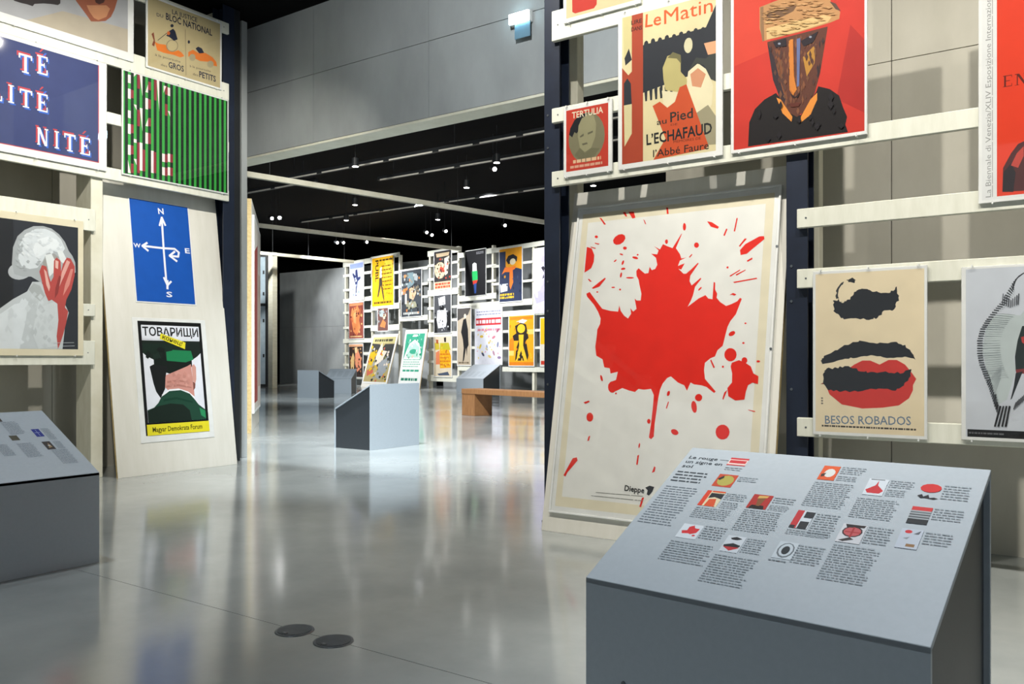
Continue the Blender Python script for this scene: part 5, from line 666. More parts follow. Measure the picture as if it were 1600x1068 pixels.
  ('p','#e0281c',((1.068,.956),(1.067,.953),(1.064,.951),(1.06,.951),(1.056,.953),(1.055,.956),(1.056,.959),(1.059,.961),(1.063,.961),(1.067,.959))),
  ('p','#e0281c',((.12,1.622),(.118,1.617),(.113,1.614),(.106,1.615),(.099,1.619),(.097,1.624),(.098,1.629),(.104,1.632),(.111,1.631),(.117,1.627))),
  ('p','#e0281c',((.952,1.376),(.951,1.372),(.948,1.37),(.945,1.371),(.941,1.373),(.94,1.377),(.941,1.38),(.944,1.382),(.948,1.382),(.951,1.38))),
  ('p','#e0281c',((.261,1.469),(.261,1.466),(.258,1.461),(.253,1.457),(.247,1.455),(.244,1.456),(.243,1.459),(.246,1.464),(.252,1.468),(.257,1.47))),
  ('p','#e0281c',((.302,1.494),(.299,1.493),(.292,1.494),(.285,1.497),(.279,1.501),(.277,1.504),(.28,1.506),(.287,1.505),(.295,1.502),(.3,1.498))),
  ('p','#e0281c',((.806,1.274),(.806,1.27),(.803,1.264),(.797,1.258),(.791,1.254),(.787,1.255),(.787,1.259),(.79,1.265),(.796,1.27),(.802,1.274))),('p','#e0281c',((.117,1.743),(.131,1.739),(.167,1.696),(.155,1.695))),
  ('p','#e0281c',((.311,1.76),(.347,1.757),(.361,1.718),(.342,1.715))),('p','#e0281c',((.274,1.761),(.292,1.761),(.306,1.73),(.293,1.735))),('p','#e0281c',((.554,1.76),(.565,1.759),(.573,1.719),(.561,1.721))),
  ('p','#e0281c',((.413,1.704),(.424,1.694),(.435,1.671),(.428,1.673))),('p','#e0281c',((.809,1.652),(.837,1.644),(.881,1.613),(.875,1.602),(.834,1.618))),
  ('p','#e0281c',((.923,1.599),(.931,1.595),(.918,1.557),(.91,1.561))),('p','#e0281c',((.978,1.653),(.985,1.653),(.975,1.577),(.967,1.579))),
  ('p','#e0281c',((1.009,1.469),(1.037,1.501),(1.11,1.537),(1.136,1.537),(1.14,1.52),(1.091,1.481),(1.048,1.446),(1.015,1.441))),('p','#e0281c',((1.032,1.533),(1.043,1.53),(1.008,1.488),(1.001,1.493))),
  ('p','#e0281c',((1.051,1.408),(1.08,1.423),(1.081,1.413),(1.055,1.4))),('p','#e0281c',((.961,1.329),(1.016,1.36),(1.018,1.355),(.965,1.323))),('p','#e0281c',((.982,1.293),(1.11,1.309),(1.114,1.303),(.991,1.287))),
  ('p','#e0281c',((.995,1.335),(1.047,1.358),(1.048,1.354),(.999,1.327))),('p','#e0281c',((.076,1.36),(.085,1.362),(.106,1.344),(.096,1.343))),
  ('p','#e0281c',((.11,1.303),(.154,1.335),(.193,1.362),(.2,1.357),(.161,1.309),(.12,1.298))),('p','#e0281c',((.1,1.587),(.134,1.578),(.132,1.572),(.105,1.58))),
  ('p','#e0281c',((.968,1.221),(.987,1.232),(1.006,1.223),(.995,1.216),(.983,1.222))),('p','#e0281c',((.049,1.564),(.084,1.552),(.106,1.509),(.107,1.466),(.094,1.428),(.049,1.402))),
  ('p','#e0281c',((.717,1.451),(.734,1.469),(.737,1.464),(.724,1.448))),('p','#e0281c',((.073,1.565),(.113,1.552),(.11,1.547),(.079,1.558))),
  ('p','#e0281c',((1.029,.893),(1.027,.878),(1.018,.865),(1.005,.858),(.99,.858),(.977,.865),(.966,.878),(.962,.894),(.964,.909),(.973,.922),(.986,.929),(1.001,.928),(1.015,.921),(1.025,.909))),
  ('p','#e0281c',((1.089,.862),(1.088,.855),(1.084,.849),(1.078,.845),(1.071,.845),(1.065,.849),(1.06,.855),(1.058,.862),(1.059,.87),(1.063,.876),(1.069,.879),(1.076,.879),(1.082,.876),(1.087,.87))),
  ('p','#e0281c',((.335,.707),(.334,.692),(.328,.681),(.317,.674),(.305,.674),(.293,.68),(.284,.691),(.28,.706),(.281,.72),(.288,.732),(.298,.739),(.311,.739),(.322,.733),(.331,.721))),
  ('p','#e0281c',((.855,.66),(.854,.651),(.849,.644),(.841,.64),(.832,.64),(.823,.644),(.817,.65),(.814,.659),(.816,.667),(.821,.674),(.829,.678),(.838,.679),(.846,.675),(.853,.668))),
  ('p','#e0281c',((.828,.61),(.83,.596),(.828,.584),(.824,.577),(.817,.576),(.81,.581),(.803,.591),(.798,.605),(.796,.62),(.798,.632),(.803,.639),(.809,.64),(.817,.635),(.824,.624))),
  ('p','#e0281c',((.734,.459),(.729,.454),(.722,.451),(.712,.452),(.702,.455),(.695,.461),(.691,.468),(.691,.475),(.695,.48),(.703,.482),(.713,.482),(.723,.478),(.73,.472),(.734,.465))),
  ('p','#e0281c',((1.019,.482),(1.016,.465),(1.007,.45),(.992,.442),(.975,.441),(.959,.448),(.948,.461),(.943,.478),(.945,.496),(.955,.51),(.97,.518),(.987,.519),(1.002,.512),(1.014,.499))),
  ('p','#e0281c',((.565,.519),(.564,.514),(.562,.509),(.558,.506),(.553,.506),(.548,.509),(.545,.513),(.543,.518),(.544,.524),(.546,.529),(.55,.532),(.555,.532),(.56,.529),(.563,.525))),
  ('p','#e0281c',((.201,.528),(.2,.517),(.195,.507),(.186,.502),(.176,.502),(.166,.506),(.159,.515),(.156,.526),(.157,.538),(.162,.547),(.171,.553),(.181,.553),(.19,.548),(.198,.539))),
  ('p','#e0281c',((.666,.675),(.664,.669),(.66,.665),(.656,.663),(.652,.664),(.65,.668),(.649,.674),(.65,.68),(.652,.686),(.656,.69),(.66,.692),(.664,.691),(.666,.687),(.667,.682))),
  ('p','#e0281c',((1.157,.858),(1.156,.855),(1.154,.853),(1.15,.852),(1.146,.852),(1.142,.853),(1.139,.855),(1.138,.858),(1.139,.86),(1.141,.862),(1.145,.863),(1.149,.863),(1.153,.862),(1.156,.86))),
  ('p','#e0281c',((.964,.828),(.964,.826),(.963,.824),(.96,.822),(.958,.822),(.955,.824),(.953,.826),(.953,.828),(.953,.831),(.954,.833),(.957,.834),(.959,.834),(.962,.833),(.964,.831))),
  ('p','#e0281c',((.513,.381),(.512,.375),(.51,.37),(.508,.368),(.506,.368),(.504,.371),(.504,.376),(.504,.382),(.505,.388),(.507,.392),(.509,.395),(.511,.395),(.512,.392),(.513,.387))),
  ('p','#e0281c',((.34,.67),(.34,.668),(.338,.666),(.336,.665),(.334,.665),(.331,.666),(.329,.668),(.329,.67),(.329,.672),(.33,.674),(.333,.675),(.335,.675),(.338,.674),(.339,.673))),
  ('p','#e0281c',((.239,.759),(.241,.751),(.242,.745),(.241,.74),(.238,.74),(.234,.742),(.229,.748),(.225,.756),(.223,.764),(.222,.771),(.223,.775),(.226,.776),(.23,.773),(.235,.767))),
  ('p','#e0281c',((1.006,.85),(1.044,.864),(1.079,.85),(1.109,.831),(1.126,.793),(1.153,.779),(1.153,.738),(1.124,.745),(1.101,.731),(1.092,.697),(1.087,.655),(1.039,.649),(.999,.671),(.991,.714),(1.014,.744),(1.012,.792),(1.001,.83))),
  ('p','#e0281c',((.09,.283),(.117,.29),(.124,.273),(.095,.237),(.063,.198),(.053,.174),(.039,.18),(.06,.224))),('p','#e0281c',((.127,.612),(.162,.624),(.169,.617),(.14,.604))),
  ('p','#e0281c',((.181,.414),(.192,.42),(.188,.392),(.176,.388))),('p','#e0281c',((.608,.274),(.616,.268),(.613,.245),(.597,.237))),('p','#e0281c',((.502,.326),(.512,.33),(.508,.274),(.499,.276))),
  ('p','#e0281c',((.55,.098),(.563,.101),(.549,.047),(.539,.048))),('p','#e0281c',((.66,.633),(.665,.63),(.656,.593),(.65,.595))),('p','#e0281c',((1.109,.603),(1.148,.597),(1.146,.592),(1.112,.6))),
  ('p','#e0281c',((.89,.869),(.914,.825),(.907,.82),(.886,.861))),('p','#e0281c',((.976,.69),(.992,.705),(.973,.651),(.968,.656))),('t','#1b1c1e','Dieppe',.44,.127,.121,.03,-.03,.03),
  ('p','#222326',((.566,.154),(.59,.167),(.618,.162),(.609,.136),(.591,.113),(.577,.119),(.581,.141))),('t','#8d8d88','———— —— —— ——————  —————',.262,.09,.295,.011,.019,0),
  ('t','#8d8d88','— ———— ———— —— —————  — ——',.234,.069,.325,.011,.006,0),]),
 'b_blue': dict(p=(-6.206,3.392,-5.146,4.869), b=(-6.236,3.362,-5.116,4.899), art=[
  ('p','#c9cfe6',((0,0),(1.06,0),(1.06,1.477),(0,1.477))),('p','#8f9fd0',((.021,1.255),(1.039,1.255),(1.039,1.447),(.021,1.447))),
  ('p','#2b3560',((.445,1.182),(.583,1.211),(.657,.886),(.848,.916),(.827,.812),(.636,.738),(.551,.443),(.53,.148),(.445,.148),(.477,.517),(.371,.812),(.212,1.034),(.265,1.093),(.445,.96))),
  ('p','#e9ecf4',((0,0),(1.06,0),(1.06,.177),(0,.118))),('p','#8fa0d0',((.45,.881),(.45,.804),(.503,.803),(.52,.862),(.493,.914))),('p','#8fa0d0',((.579,.601),(.651,.614),(.652,.657),(.63,.715),(.582,.673))),
  ('p','#8fa0d0',((.206,.45),(.218,.388),(.29,.416),(.276,.474),(.23,.473))),('p','#dfe4f0',((.602,.253),(.646,.298),(.565,.315),(.547,.259))),('p','#dfe4f0',((.452,.812),(.484,.856),(.456,.897),(.392,.86))),
  ('p','#dfe4f0',((.445,.741),(.477,.709),(.528,.721),(.569,.765),(.517,.836),(.459,.82))),('p','#aab5dc',((.048,.358),(.081,.352),(.125,.358),(.107,.406),(.065,.446),(.043,.399))),
  ('p','#8fa0d0',((.612,.319),(.607,.273),(.658,.247),(.707,.298),(.686,.351),(.63,.356))),('p','#aab5dc',((.556,.272),(.477,.288),(.474,.201),(.543,.199))),
  ('p','#8fa0d0',((.951,1.436),(.907,1.383),(.925,1.306),(.972,1.364))),('p','#8fa0d0',((.247,.235),(.257,.189),(.291,.137),(.341,.183),(.323,.271))),
  ('p','#aab5dc',((.555,.58),(.53,.629),(.491,.628),(.456,.59),(.5,.519))),('p','#8fa0d0',((.73,.34),(.69,.292),(.754,.254),(.784,.285),(.787,.334))),('p','#dfe4f0',((.181,.245),(.142,.319),(.075,.285),(.111,.195))),]),
 'b_yellow': dict(p=(-4.506,3.059,-2.997,4.921), b=(-4.536,3.029,-2.967,4.951), art=[
  ('p','#e0a915',((0,0),(1.509,0),(1.509,1.862),(0,1.862))),('t','#2a2410','PUBL',.241,1.769,.83,.223,-1.571,.05),('p','#e8bf3a',((.755,.931),(1.434,1.024),(1.434,1.676),(.905,1.713))),
  ('p','#ece8d8',((.573,1.452),(.694,1.49),(.709,1.117),(.634,.931),(.543,1.08))),('p','#3a3630',((.513,1.08),(.694,1.08),(.755,.745),(.875,.223),(.815,.186),(.634,.782),(.453,.335),(.392,.372),(.498,.782))),
  ('w','#6b4f12',.679,.559,1.434,1.583,7,2,.3),('w','#4a3a12',.151,.074,1.358,.186,1,7,.7),('w','#4a3a12',.528,1.676,1.434,1.806,1,5,.5),
  ('p','#c98f10',((.942,1.261),(.976,1.282),(.957,1.307),(.934,1.334),(.921,1.305),(.908,1.27))),('p','#4a3a12',((1.479,1.505),(1.497,1.557),(1.446,1.573),(1.431,1.519))),
  ('p','#e8c040',((1.17,.866),(1.193,.894),(1.155,.918),(1.123,.894),(1.142,.853))),('p','#4a3a12',((1.081,.498),(1.039,.486),(1.059,.446),(1.091,.461))),('p','#e8c040',((.855,.794),(.872,.744),(.909,.769),(.914,.814))),
  ('p','#4a3a12',((1.195,.407),(1.227,.422),(1.23,.467),(1.201,.486),(1.173,.444))),('p','#c98f10',((.891,1.154),(.919,1.165),(.927,1.187),(.915,1.206),(.894,1.216),(.871,1.185))),
  ('p','#e8c040',((.768,.869),(.791,.875),(.807,.902),(.786,.928),(.758,.918))),('p','#e8c040',((.727,.722),(.755,.704),(.776,.716),(.787,.756),(.746,.759))),
  ('p','#c98f10',((1.362,.633),(1.329,.623),(1.332,.594),(1.354,.587),(1.39,.583),(1.381,.616))),('p','#4a3a12',((1.45,.838),(1.438,.813),(1.461,.792),(1.492,.822))),
  ('p','#e8c040',((.961,.356),(.978,.334),(1.018,.324),(1.043,.352),(1.005,.364))),('p','#4a3a12',((.948,1.605),(.91,1.608),(.909,1.572),(.943,1.559))),
  ('p','#e8c040',((1.26,.491),(1.302,.472),(1.336,.501),(1.305,.543),(1.276,.514))),('p','#e8c040',((.829,.239),(.81,.271),(.774,.263),(.751,.232),(.781,.201),(.804,.215))),
  ('p','#c98f10',((1.48,.963),(1.45,.969),(1.435,.938),(1.46,.909),(1.5,.94))),('p','#c98f10',((1.435,1.447),(1.431,1.408),(1.466,1.391),(1.482,1.418),(1.466,1.457))),
  ('p','#c98f10',((.911,.375),(.873,.391),(.858,.362),(.856,.332),(.893,.336),(.921,.348))),('p','#4a3a12',((1.336,.413),(1.38,.425),(1.358,.465),(1.333,.444))),
  ('p','#e8c040',((1.261,.723),(1.314,.704),(1.312,.757),(1.272,.771))),('p','#4a3a12',((1.351,1.313),(1.328,1.315),(1.311,1.284),(1.337,1.257),(1.368,1.264),(1.384,1.298))),
  ('p','#c98f10',((1.289,.997),(1.308,.973),(1.349,.957),(1.369,.993),(1.344,1.02),(1.319,1.03))),('p','#4a3a12',((1.288,1.811),(1.293,1.774),(1.314,1.758),(1.337,1.776),(1.322,1.822))),
  ('p','#e8c040',((.959,.498),(.991,.512),(.968,.533),(.927,.52))),('p','#e8c040',((.899,1.088),(.941,1.081),(.933,1.121),(.904,1.129))),('p','#4a3a12',((1.295,1.379),(1.329,1.383),(1.324,1.426),(1.284,1.418))),]),
 'b_orange': dict(p=(-6.257,1.856,-5.146,3.273), b=(-6.287,1.826,-5.116,3.303), art=[
  ('p','#8f4a3e',((0,0),(1.111,0),(1.111,1.417),(0,1.417))),('p','#e08a55',((.222,1.204),(.667,1.275),(.889,1.063),(.778,.708),(.889,.425),(.611,.113),(.333,.283),(.222,.638),(.111,.85))),
  ('p','#eba870',((.333,.992),(.555,1.063),(.555,.567),(.389,.638))),('p','#d98a60',((.056,1.304),(1.055,1.304),(1.055,1.403),(.056,1.403))),('w','#e6c08a',.111,.043,1,.113,1,3,.7),
  ('p','#b8603f',((.812,.988),(.864,1.021),(.85,1.099),(.796,1.112),(.752,1.041))),('p','#6b302c',((.529,.881),(.598,.846),(.665,.907),(.578,.937))),
  ('p','#6b302c',((.705,.957),(.743,.907),(.801,.957),(.788,1.001),(.725,1.054),(.665,.997))),('p','#6b302c',((.883,.826),(.95,.785),(.962,.869),(.906,.9))),
  ('p','#b8603f',((.461,.424),(.408,.43),(.388,.375),(.434,.335),(.479,.341),(.501,.396))),('p','#d98a4a',((.702,1.232),(.662,1.312),(.591,1.272),(.62,1.214))),
  ('p','#d98a4a',((.543,.452),(.534,.517),(.478,.507),(.453,.478),(.475,.437))),('p','#e8b070',((.568,1.15),(.547,1.208),(.493,1.208),(.468,1.151),(.509,1.105))),
  ('p','#6b302c',((.95,1.12),(1.009,1.11),(1.043,1.179),(.971,1.214),(.941,1.169))),('p','#e8b070',((.755,.292),(.759,.256),(.776,.219),(.84,.21),(.852,.273),(.812,.31))),
  ('p','#b8603f',((.22,.866),(.205,.844),(.206,.777),(.26,.772),(.276,.82),(.263,.879))),('p','#b8603f',((.859,1.16),(.86,1.102),(.926,1.077),(.968,1.127),(.974,1.164),(.915,1.223))),
  ('p','#6b302c',((.322,1.19),(.359,1.105),(.398,1.176),(.374,1.241))),('p','#b8603f',((.573,.249),(.527,.145),(.615,.136),(.618,.206))),('p','#b8603f',((.203,.701),(.277,.725),(.262,.771),(.188,.798),(.142,.742))),
  ('p','#e8b070',((.994,.861),(1.027,.923),(.96,.977),(.918,.96),(.882,.898),(.942,.842))),('p','#6b302c',((.565,1.046),(.618,1.055),(.598,1.112),(.554,1.103))),
  ('p','#6b302c',((.212,.88),(.161,.911),(.104,.889),(.101,.842),(.166,.803),(.194,.829))),('p','#b8603f',((.559,1.189),(.556,1.249),(.493,1.265),(.46,1.216),(.446,1.162),(.508,1.139))),
  ('p','#6b302c',((.36,.122),(.41,.141),(.399,.175),(.356,.187),(.293,.193),(.314,.119))),('p','#e8b070',((.144,.36),(.125,.27),(.176,.263),(.203,.313))),
  ('p','#e8b070',((.917,.589),(.94,.552),(.977,.531),(1.013,.547),(1.046,.58),(.981,.603))),('p','#e8b070',((.456,.618),(.5,.639),(.509,.709),(.464,.729),(.423,.705),(.407,.654))),
  ('p','#d98a4a',((.375,1.02),(.286,1.036),(.245,.97),(.336,.936))),('p','#6b302c',((.625,.959),(.636,1.03),(.561,1.032),(.537,1.004),(.548,.941))),('p','#b8603f',((.248,.629),(.315,.699),(.25,.778),(.18,.701))),]),
 'b_small': dict(p=(-4.095,2.111,-3.378,2.966), b=(-4.125,2.081,-3.348,2.996), art=[
  ('p','#6b4a44',((0,0),(.717,0),(.717,.855),(0,.855))),('p','#c77d4a',((.143,.171),(.358,.428),(.574,.299),(.502,.103))),('p','#9ba7a8',((.072,.77),(.43,.812),(.358,.513),(.143,.556))),
  ('p','#d9c2a2',((.358,.598),(.574,.641),(.574,.47),(.394,.428))),('p','#3a2c2c',((.19,.821),(.119,.804),(.158,.754),(.218,.774))),('p','#3a2c2c',((.104,.697),(.145,.631),(.208,.676),(.162,.74))),
  ('p','#8a9496',((.26,.667),(.328,.658),(.307,.726),(.247,.717))),('p','#5a3a36',((.098,.554),(.074,.616),(.004,.602),(.022,.564))),('p','#b88a5a',((.497,.552),(.52,.578),(.521,.629),(.463,.628),(.445,.597),(.46,.562))),
  ('p','#5a3a36',((.06,.198),(.083,.234),(.072,.264),(.007,.256),(.029,.205))),('p','#b88a5a',((.282,.138),(.293,.186),(.251,.195),(.226,.174),(.231,.136))),
  ('p','#3a2c2c',((.582,.477),(.547,.477),(.531,.437),(.537,.402),(.58,.392),(.589,.424))),('p','#8a9496',((.644,.752),(.597,.758),(.566,.718),(.595,.694),(.635,.682),(.642,.717))),
  ('p','#8a9496',((.465,.591),(.505,.57),(.539,.588),(.539,.641),(.48,.644))),('p','#b88a5a',((.369,.769),(.408,.776),(.408,.816),(.384,.83),(.348,.841),(.338,.788))),
  ('p','#8a9496',((.054,.402),(.019,.358),(.067,.313),(.101,.334),(.144,.371),(.096,.396))),('p','#8a9496',((.375,.697),(.413,.663),(.455,.659),(.491,.697),(.447,.741),(.415,.731))),
  ('p','#8a9496',((.159,.671),(.129,.731),(.083,.718),(.045,.673),(.103,.654))),('p','#3a2c2c',((.532,.534),(.524,.472),(.603,.456),(.61,.52))),('p','#5a3a36',((.481,.604),(.398,.595),(.39,.543),(.459,.543))),
  ('p','#8a9496',((.008,.739),(.079,.74),(.094,.78),(.016,.801))),('p','#5a3a36',((.044,.726),(.072,.703),(.121,.729),(.102,.759),(.073,.794),(.046,.755))),]),
 'b_dancers': dict(p=(-6.257,.319,-5.195,1.62), b=(-6.287,.289,-5.165,1.65), art=[
  ('p','#3a2f2b',((0,0),(1.062,0),(1.062,1.301),(0,1.301))),('p','#d9a27c',((0,1.21),(1.062,1.21),(1.062,1.301),(0,1.301))),('p','#cfae76',((.106,.651),(.319,.976),(.425,.781),(.372,.26),(.159,.195))),
  ('p','#d98a6a',((.478,.911),(.69,1.106),(.903,.781),(.956,.39),(.637,.195),(.478,.52))),('p','#e0c090',((.425,1.171),(.637,1.197),(.637,.976),(.478,.937))),
  ('p','#6b4a3a',((.407,.24),(.375,.26),(.327,.253),(.33,.219),(.347,.2),(.391,.193))),('p','#a86a48',((.989,.723),(.96,.737),(.926,.717),(.919,.675),(.991,.657))),
  ('p','#a86a48',((.359,.658),(.425,.624),(.478,.681),(.399,.705))),('p','#1f1a18',((.736,.155),(.776,.124),(.838,.12),(.828,.185),(.788,.21))),('p','#1f1a18',((.758,.747),(.734,.689),(.773,.65),(.837,.685),(.827,.739))),
  ('p','#1f1a18',((.99,.93),(1.03,.952),(1.03,1.005),(.995,1.012),(.955,.981))),('p','#a86a48',((.124,.628),(.092,.581),(.093,.523),(.137,.528),(.164,.546),(.163,.59))),
  ('p','#1f1a18',((.653,.388),(.589,.398),(.57,.312),(.664,.325))),('p','#c99a6a',((.889,1.073),(.932,1.098),(.917,1.158),(.882,1.15),(.835,1.132),(.84,1.089))),
  ('p','#c99a6a',((.979,.71),(.999,.766),(.942,.801),(.896,.719))),('p','#1f1a18',((.505,.103),(.567,.152),(.531,.203),(.456,.175))),
  ('p','#1f1a18',((.802,.333),(.823,.393),(.807,.437),(.752,.444),(.713,.398),(.757,.363))),('p','#1f1a18',((.374,.956),(.434,.905),(.474,.951),(.438,1.018))),
  ('p','#6b4a3a',((.78,.468),(.738,.507),(.675,.461),(.722,.4),(.791,.43))),('p','#c99a6a',((.67,1.025),(.728,1.05),(.753,1.09),(.695,1.131),(.66,1.094),(.614,1.062))),
  ('p','#c99a6a',((.656,.613),(.599,.611),(.588,.592),(.58,.54),(.642,.535),(.685,.569))),('p','#1f1a18',((.214,.35),(.239,.282),(.288,.31),(.304,.376),(.246,.412))),
  ('p','#c99a6a',((.468,.657),(.496,.625),(.548,.603),(.568,.651),(.567,.696),(.511,.71))),('p','#6b4a3a',((.893,.181),(.834,.122),(.902,.073),(.949,.132))),
  ('p','#a86a48',((.723,.499),(.782,.55),(.759,.608),(.706,.599),(.683,.583),(.689,.542))),('p','#a86a48',((.167,.761),(.159,.83),(.101,.844),(.074,.786))),
  ('p','#a86a48',((.916,.175),(.945,.234),(.931,.268),(.886,.286),(.85,.259),(.866,.208))),('p','#a86a48',((.404,1.116),(.351,1.155),(.275,1.142),(.323,1.084))),
  ('p','#c99a6a',((.878,.991),(.897,.94),(.936,.941),(.996,.966),(.949,.999))),('p','#1f1a18',((.804,.158),(.843,.088),(.9,.114),(.901,.204))),('p','#a86a48',((.269,.236),(.315,.224),(.334,.265),(.313,.323),(.259,.286))),]),
 'b_dark': dict(p=(-2.46,2.58,-1.187,4.261), b=(-2.49,2.55,-1.157,4.291), art=[
  ('p','#3b4045',((0,0),(1.273,0),(1.273,1.681),(0,1.681))),('p','#6c8288',((.382,1.597),(.764,1.597),(.827,1.177),(.382,1.009))),('p','#d97a3a',((.025,1.009),(.28,1.042),(.28,.84),(.025,.807))),
  ('p','#c9a888',((.509,1.009),(.789,1.093),(.955,.84),(.764,.588),(.509,.672))),('p','#8f8f78',((.255,.504),(.891,.538),(1.018,.336),(.382,.252))),('p','#d9d6c8',((.229,.84),(.344,.84),(.344,.471),(.229,.471))),
  ('p','#9aa2a4',((.789,1.547),(1.082,1.513),(1.018,1.261),(.827,1.311))),('w','#b9bcb8',.127,.067,1.146,.168,1,3,.8),('p','#a9b0ae',((.211,1.432),(.16,1.379),(.206,1.303),(.257,1.375))),
  ('p','#22262a',((.928,1.111),(.984,1.123),(1.001,1.16),(.932,1.206),(.875,1.148))),('p','#8a7a62',((.628,1.241),(.662,1.204),(.697,1.217),(.708,1.293),(.65,1.319))),
  ('p','#1a1c1f',((1.091,.192),(1.109,.28),(1.057,.299),(.986,.27),(1.017,.213))),('p','#a9b0ae',((1.055,.761),(1.114,.78),(1.104,.829),(1.046,.846),(1.016,.842),(1.011,.772))),
  ('p','#a9b0ae',((.546,.529),(.596,.514),(.633,.499),(.651,.565),(.605,.617),(.563,.589))),('p','#6f6a58',((.893,1.012),(.858,1.059),(.804,1.068),(.783,1.006),(.798,.966),(.853,.943))),
  ('p','#c27a44',((.508,1.386),(.49,1.314),(.527,1.263),(.586,1.308),(.559,1.368))),('p','#1a1c1f',((1.059,1.437),(1.096,1.53),(1.033,1.548),(.985,1.494))),
  ('p','#22262a',((.33,.325),(.378,.263),(.435,.306),(.427,.355),(.369,.367))),('p','#a9b0ae',((.408,1.182),(.363,1.23),(.292,1.214),(.318,1.14))),
  ('p','#c27a44',((.693,.352),(.718,.38),(.745,.444),(.685,.476),(.656,.426),(.662,.389))),('p','#a9b0ae',((.127,1.45),(.188,1.447),(.185,1.512),(.114,1.535),(.072,1.481))),
  ('p','#8a7a62',((.942,1.076),(.91,.992),(.999,.971),(1.002,1.066))),('p','#5f7076',((.095,.957),(.134,1.035),(.069,1.066),(.03,1.023),(.045,.965))),
  ('p','#c27a44',((1.082,1.378),(1.098,1.335),(1.142,1.323),(1.185,1.349),(1.169,1.398),(1.109,1.406))),('p','#22262a',((1.1,.945),(1.112,1.006),(1.087,1.074),(1.045,1.031),(1.031,.996),(1.036,.97))),
  ('p','#8a7a62',((.663,1.005),(.646,.929),(.695,.871),(.725,.922),(.716,.971))),('p','#c27a44',((1.088,.093),(1.126,.129),(1.087,.165),(1.015,.129))),
  ('p','#1a1c1f',((1.136,1.468),(1.178,1.441),(1.215,1.437),(1.218,1.516),(1.164,1.514))),('p','#5f7076',((.162,1.449),(.18,1.521),(.121,1.534),(.083,1.498),(.091,1.458),(.127,1.408))),
  ('p','#1a1c1f',((.123,1.203),(.208,1.209),(.184,1.281),(.116,1.287))),('p','#c27a44',((.306,.21),(.326,.174),(.371,.175),(.399,.234),(.345,.29),(.303,.259))),
  ('p','#1a1c1f',((1.092,.254),(1.046,.294),(1.012,.229),(1.032,.155),(1.088,.17))),('p','#6f6a58',((.214,1.405),(.289,1.473),(.219,1.54),(.178,1.477))),
  ('p','#6f6a58',((.239,1.251),(.18,1.206),(.186,1.142),(.231,1.123),(.274,1.148),(.265,1.199))),('p','#c27a44',((.519,.919),(.575,.911),(.565,.992),(.489,.972))),
  ('p','#a9b0ae',((.104,.835),(.1,.89),(.084,.957),(.022,.923),(.002,.877),(.036,.812))),('p','#8a7a62',((.28,1.447),(.323,1.448),(.367,1.47),(.343,1.536),(.295,1.551),(.242,1.516))),
  ('p','#a9b0ae',((1.199,.998),(1.123,.97),(1.139,.897),(1.213,.917))),('p','#5f7076',((.176,1.196),(.244,1.12),(.318,1.196),(.244,1.269))),('p','#22262a',((.852,1.105),(.891,1.155),(.832,1.196),(.793,1.19),(.767,1.127))),
  ('p','#8a7a62',((.726,.649),(.777,.671),(.789,.721),(.711,.74))),('p','#22262a',((1.056,.433),(1.006,.441),(.965,.368),(1.025,.329),(1.079,.36))),
  ('p','#6f6a58',((.964,1.016),(.923,.991),(.906,.905),(.97,.873),(.988,.948))),('p','#6f6a58',((.688,.524),(.741,.5),(.766,.542),(.762,.6),(.701,.607),(.674,.554))),
  ('p','#1a1c1f',((.03,.445),(.102,.455),(.124,.504),(.079,.571),(.028,.527),(0,.488))),('p','#a9b0ae',((.428,.052),(.473,.007),(.544,.063),(.515,.108),(.427,.108))),
  ('p','#a9b0ae',((.023,1.138),(.116,1.126),(.121,1.212),(.049,1.235))),('p','#8a7a62',((1.025,.928),(1.063,.857),(1.135,.89),(1.091,.968))),('p','#a9b0ae',((.042,.814),(.112,.821),(.096,.891),(.046,.887))),
  ('p','#1a1c1f',((1.084,1.089),(1.093,1.012),(1.16,1.055),(1.172,1.112),(1.105,1.139))),('p','#c27a44',((.37,1.082),(.332,1.063),(.298,.998),(.343,.944),(.403,.984),(.412,1.022))),
  ('p','#8a7a62',((1.223,.783),(1.167,.824),(1.14,.76),(1.16,.725),(1.205,.693),(1.224,.747))),('p','#6f6a58',((.483,1.523),(.417,1.534),(.367,1.484),(.447,1.444))),
  ('p','#22262a',((.422,1.337),(.479,1.321),(.485,1.385),(.417,1.409))),('p','#a9b0ae',((.731,.471),(.665,.412),(.671,.36),(.729,.345),(.779,.355),(.773,.431))),
  ('p','#22262a',((1.01,.308),(.934,.346),(.905,.297),(.943,.272))),('p','#8a7a62',((.744,.892),(.67,.933),(.644,.868),(.697,.84))),('p','#1a1c1f',((.628,.558),(.615,.627),(.557,.623),(.513,.567),(.564,.502))),
  ('p','#a9b0ae',((.731,.871),(.734,.902),(.726,.93),(.671,.929),(.658,.898),(.668,.871))),('p','#8a7a62',((.764,1.493),(.77,1.457),(.809,1.404),(.859,1.454),(.835,1.523),(.789,1.52))),
  ('p','#8a7a62',((.474,.547),(.43,.605),(.365,.547),(.404,.499),(.467,.497))),('p','#22262a',((.389,1.292),(.394,1.232),(.466,1.216),(.501,1.26),(.496,1.311),(.438,1.326))),
  ('p','#5f7076',((.685,.267),(.635,.259),(.617,.212),(.653,.151),(.708,.191))),('p','#c27a44',((.225,1.402),(.275,1.458),(.268,1.545),(.185,1.544),(.156,1.46))),
  ('p','#8a7a62',((.235,.817),(.273,.871),(.253,.927),(.189,.926),(.134,.884),(.186,.847))),('p','#a9b0ae',((.889,.993),(.795,.973),(.828,.878),(.891,.923))),
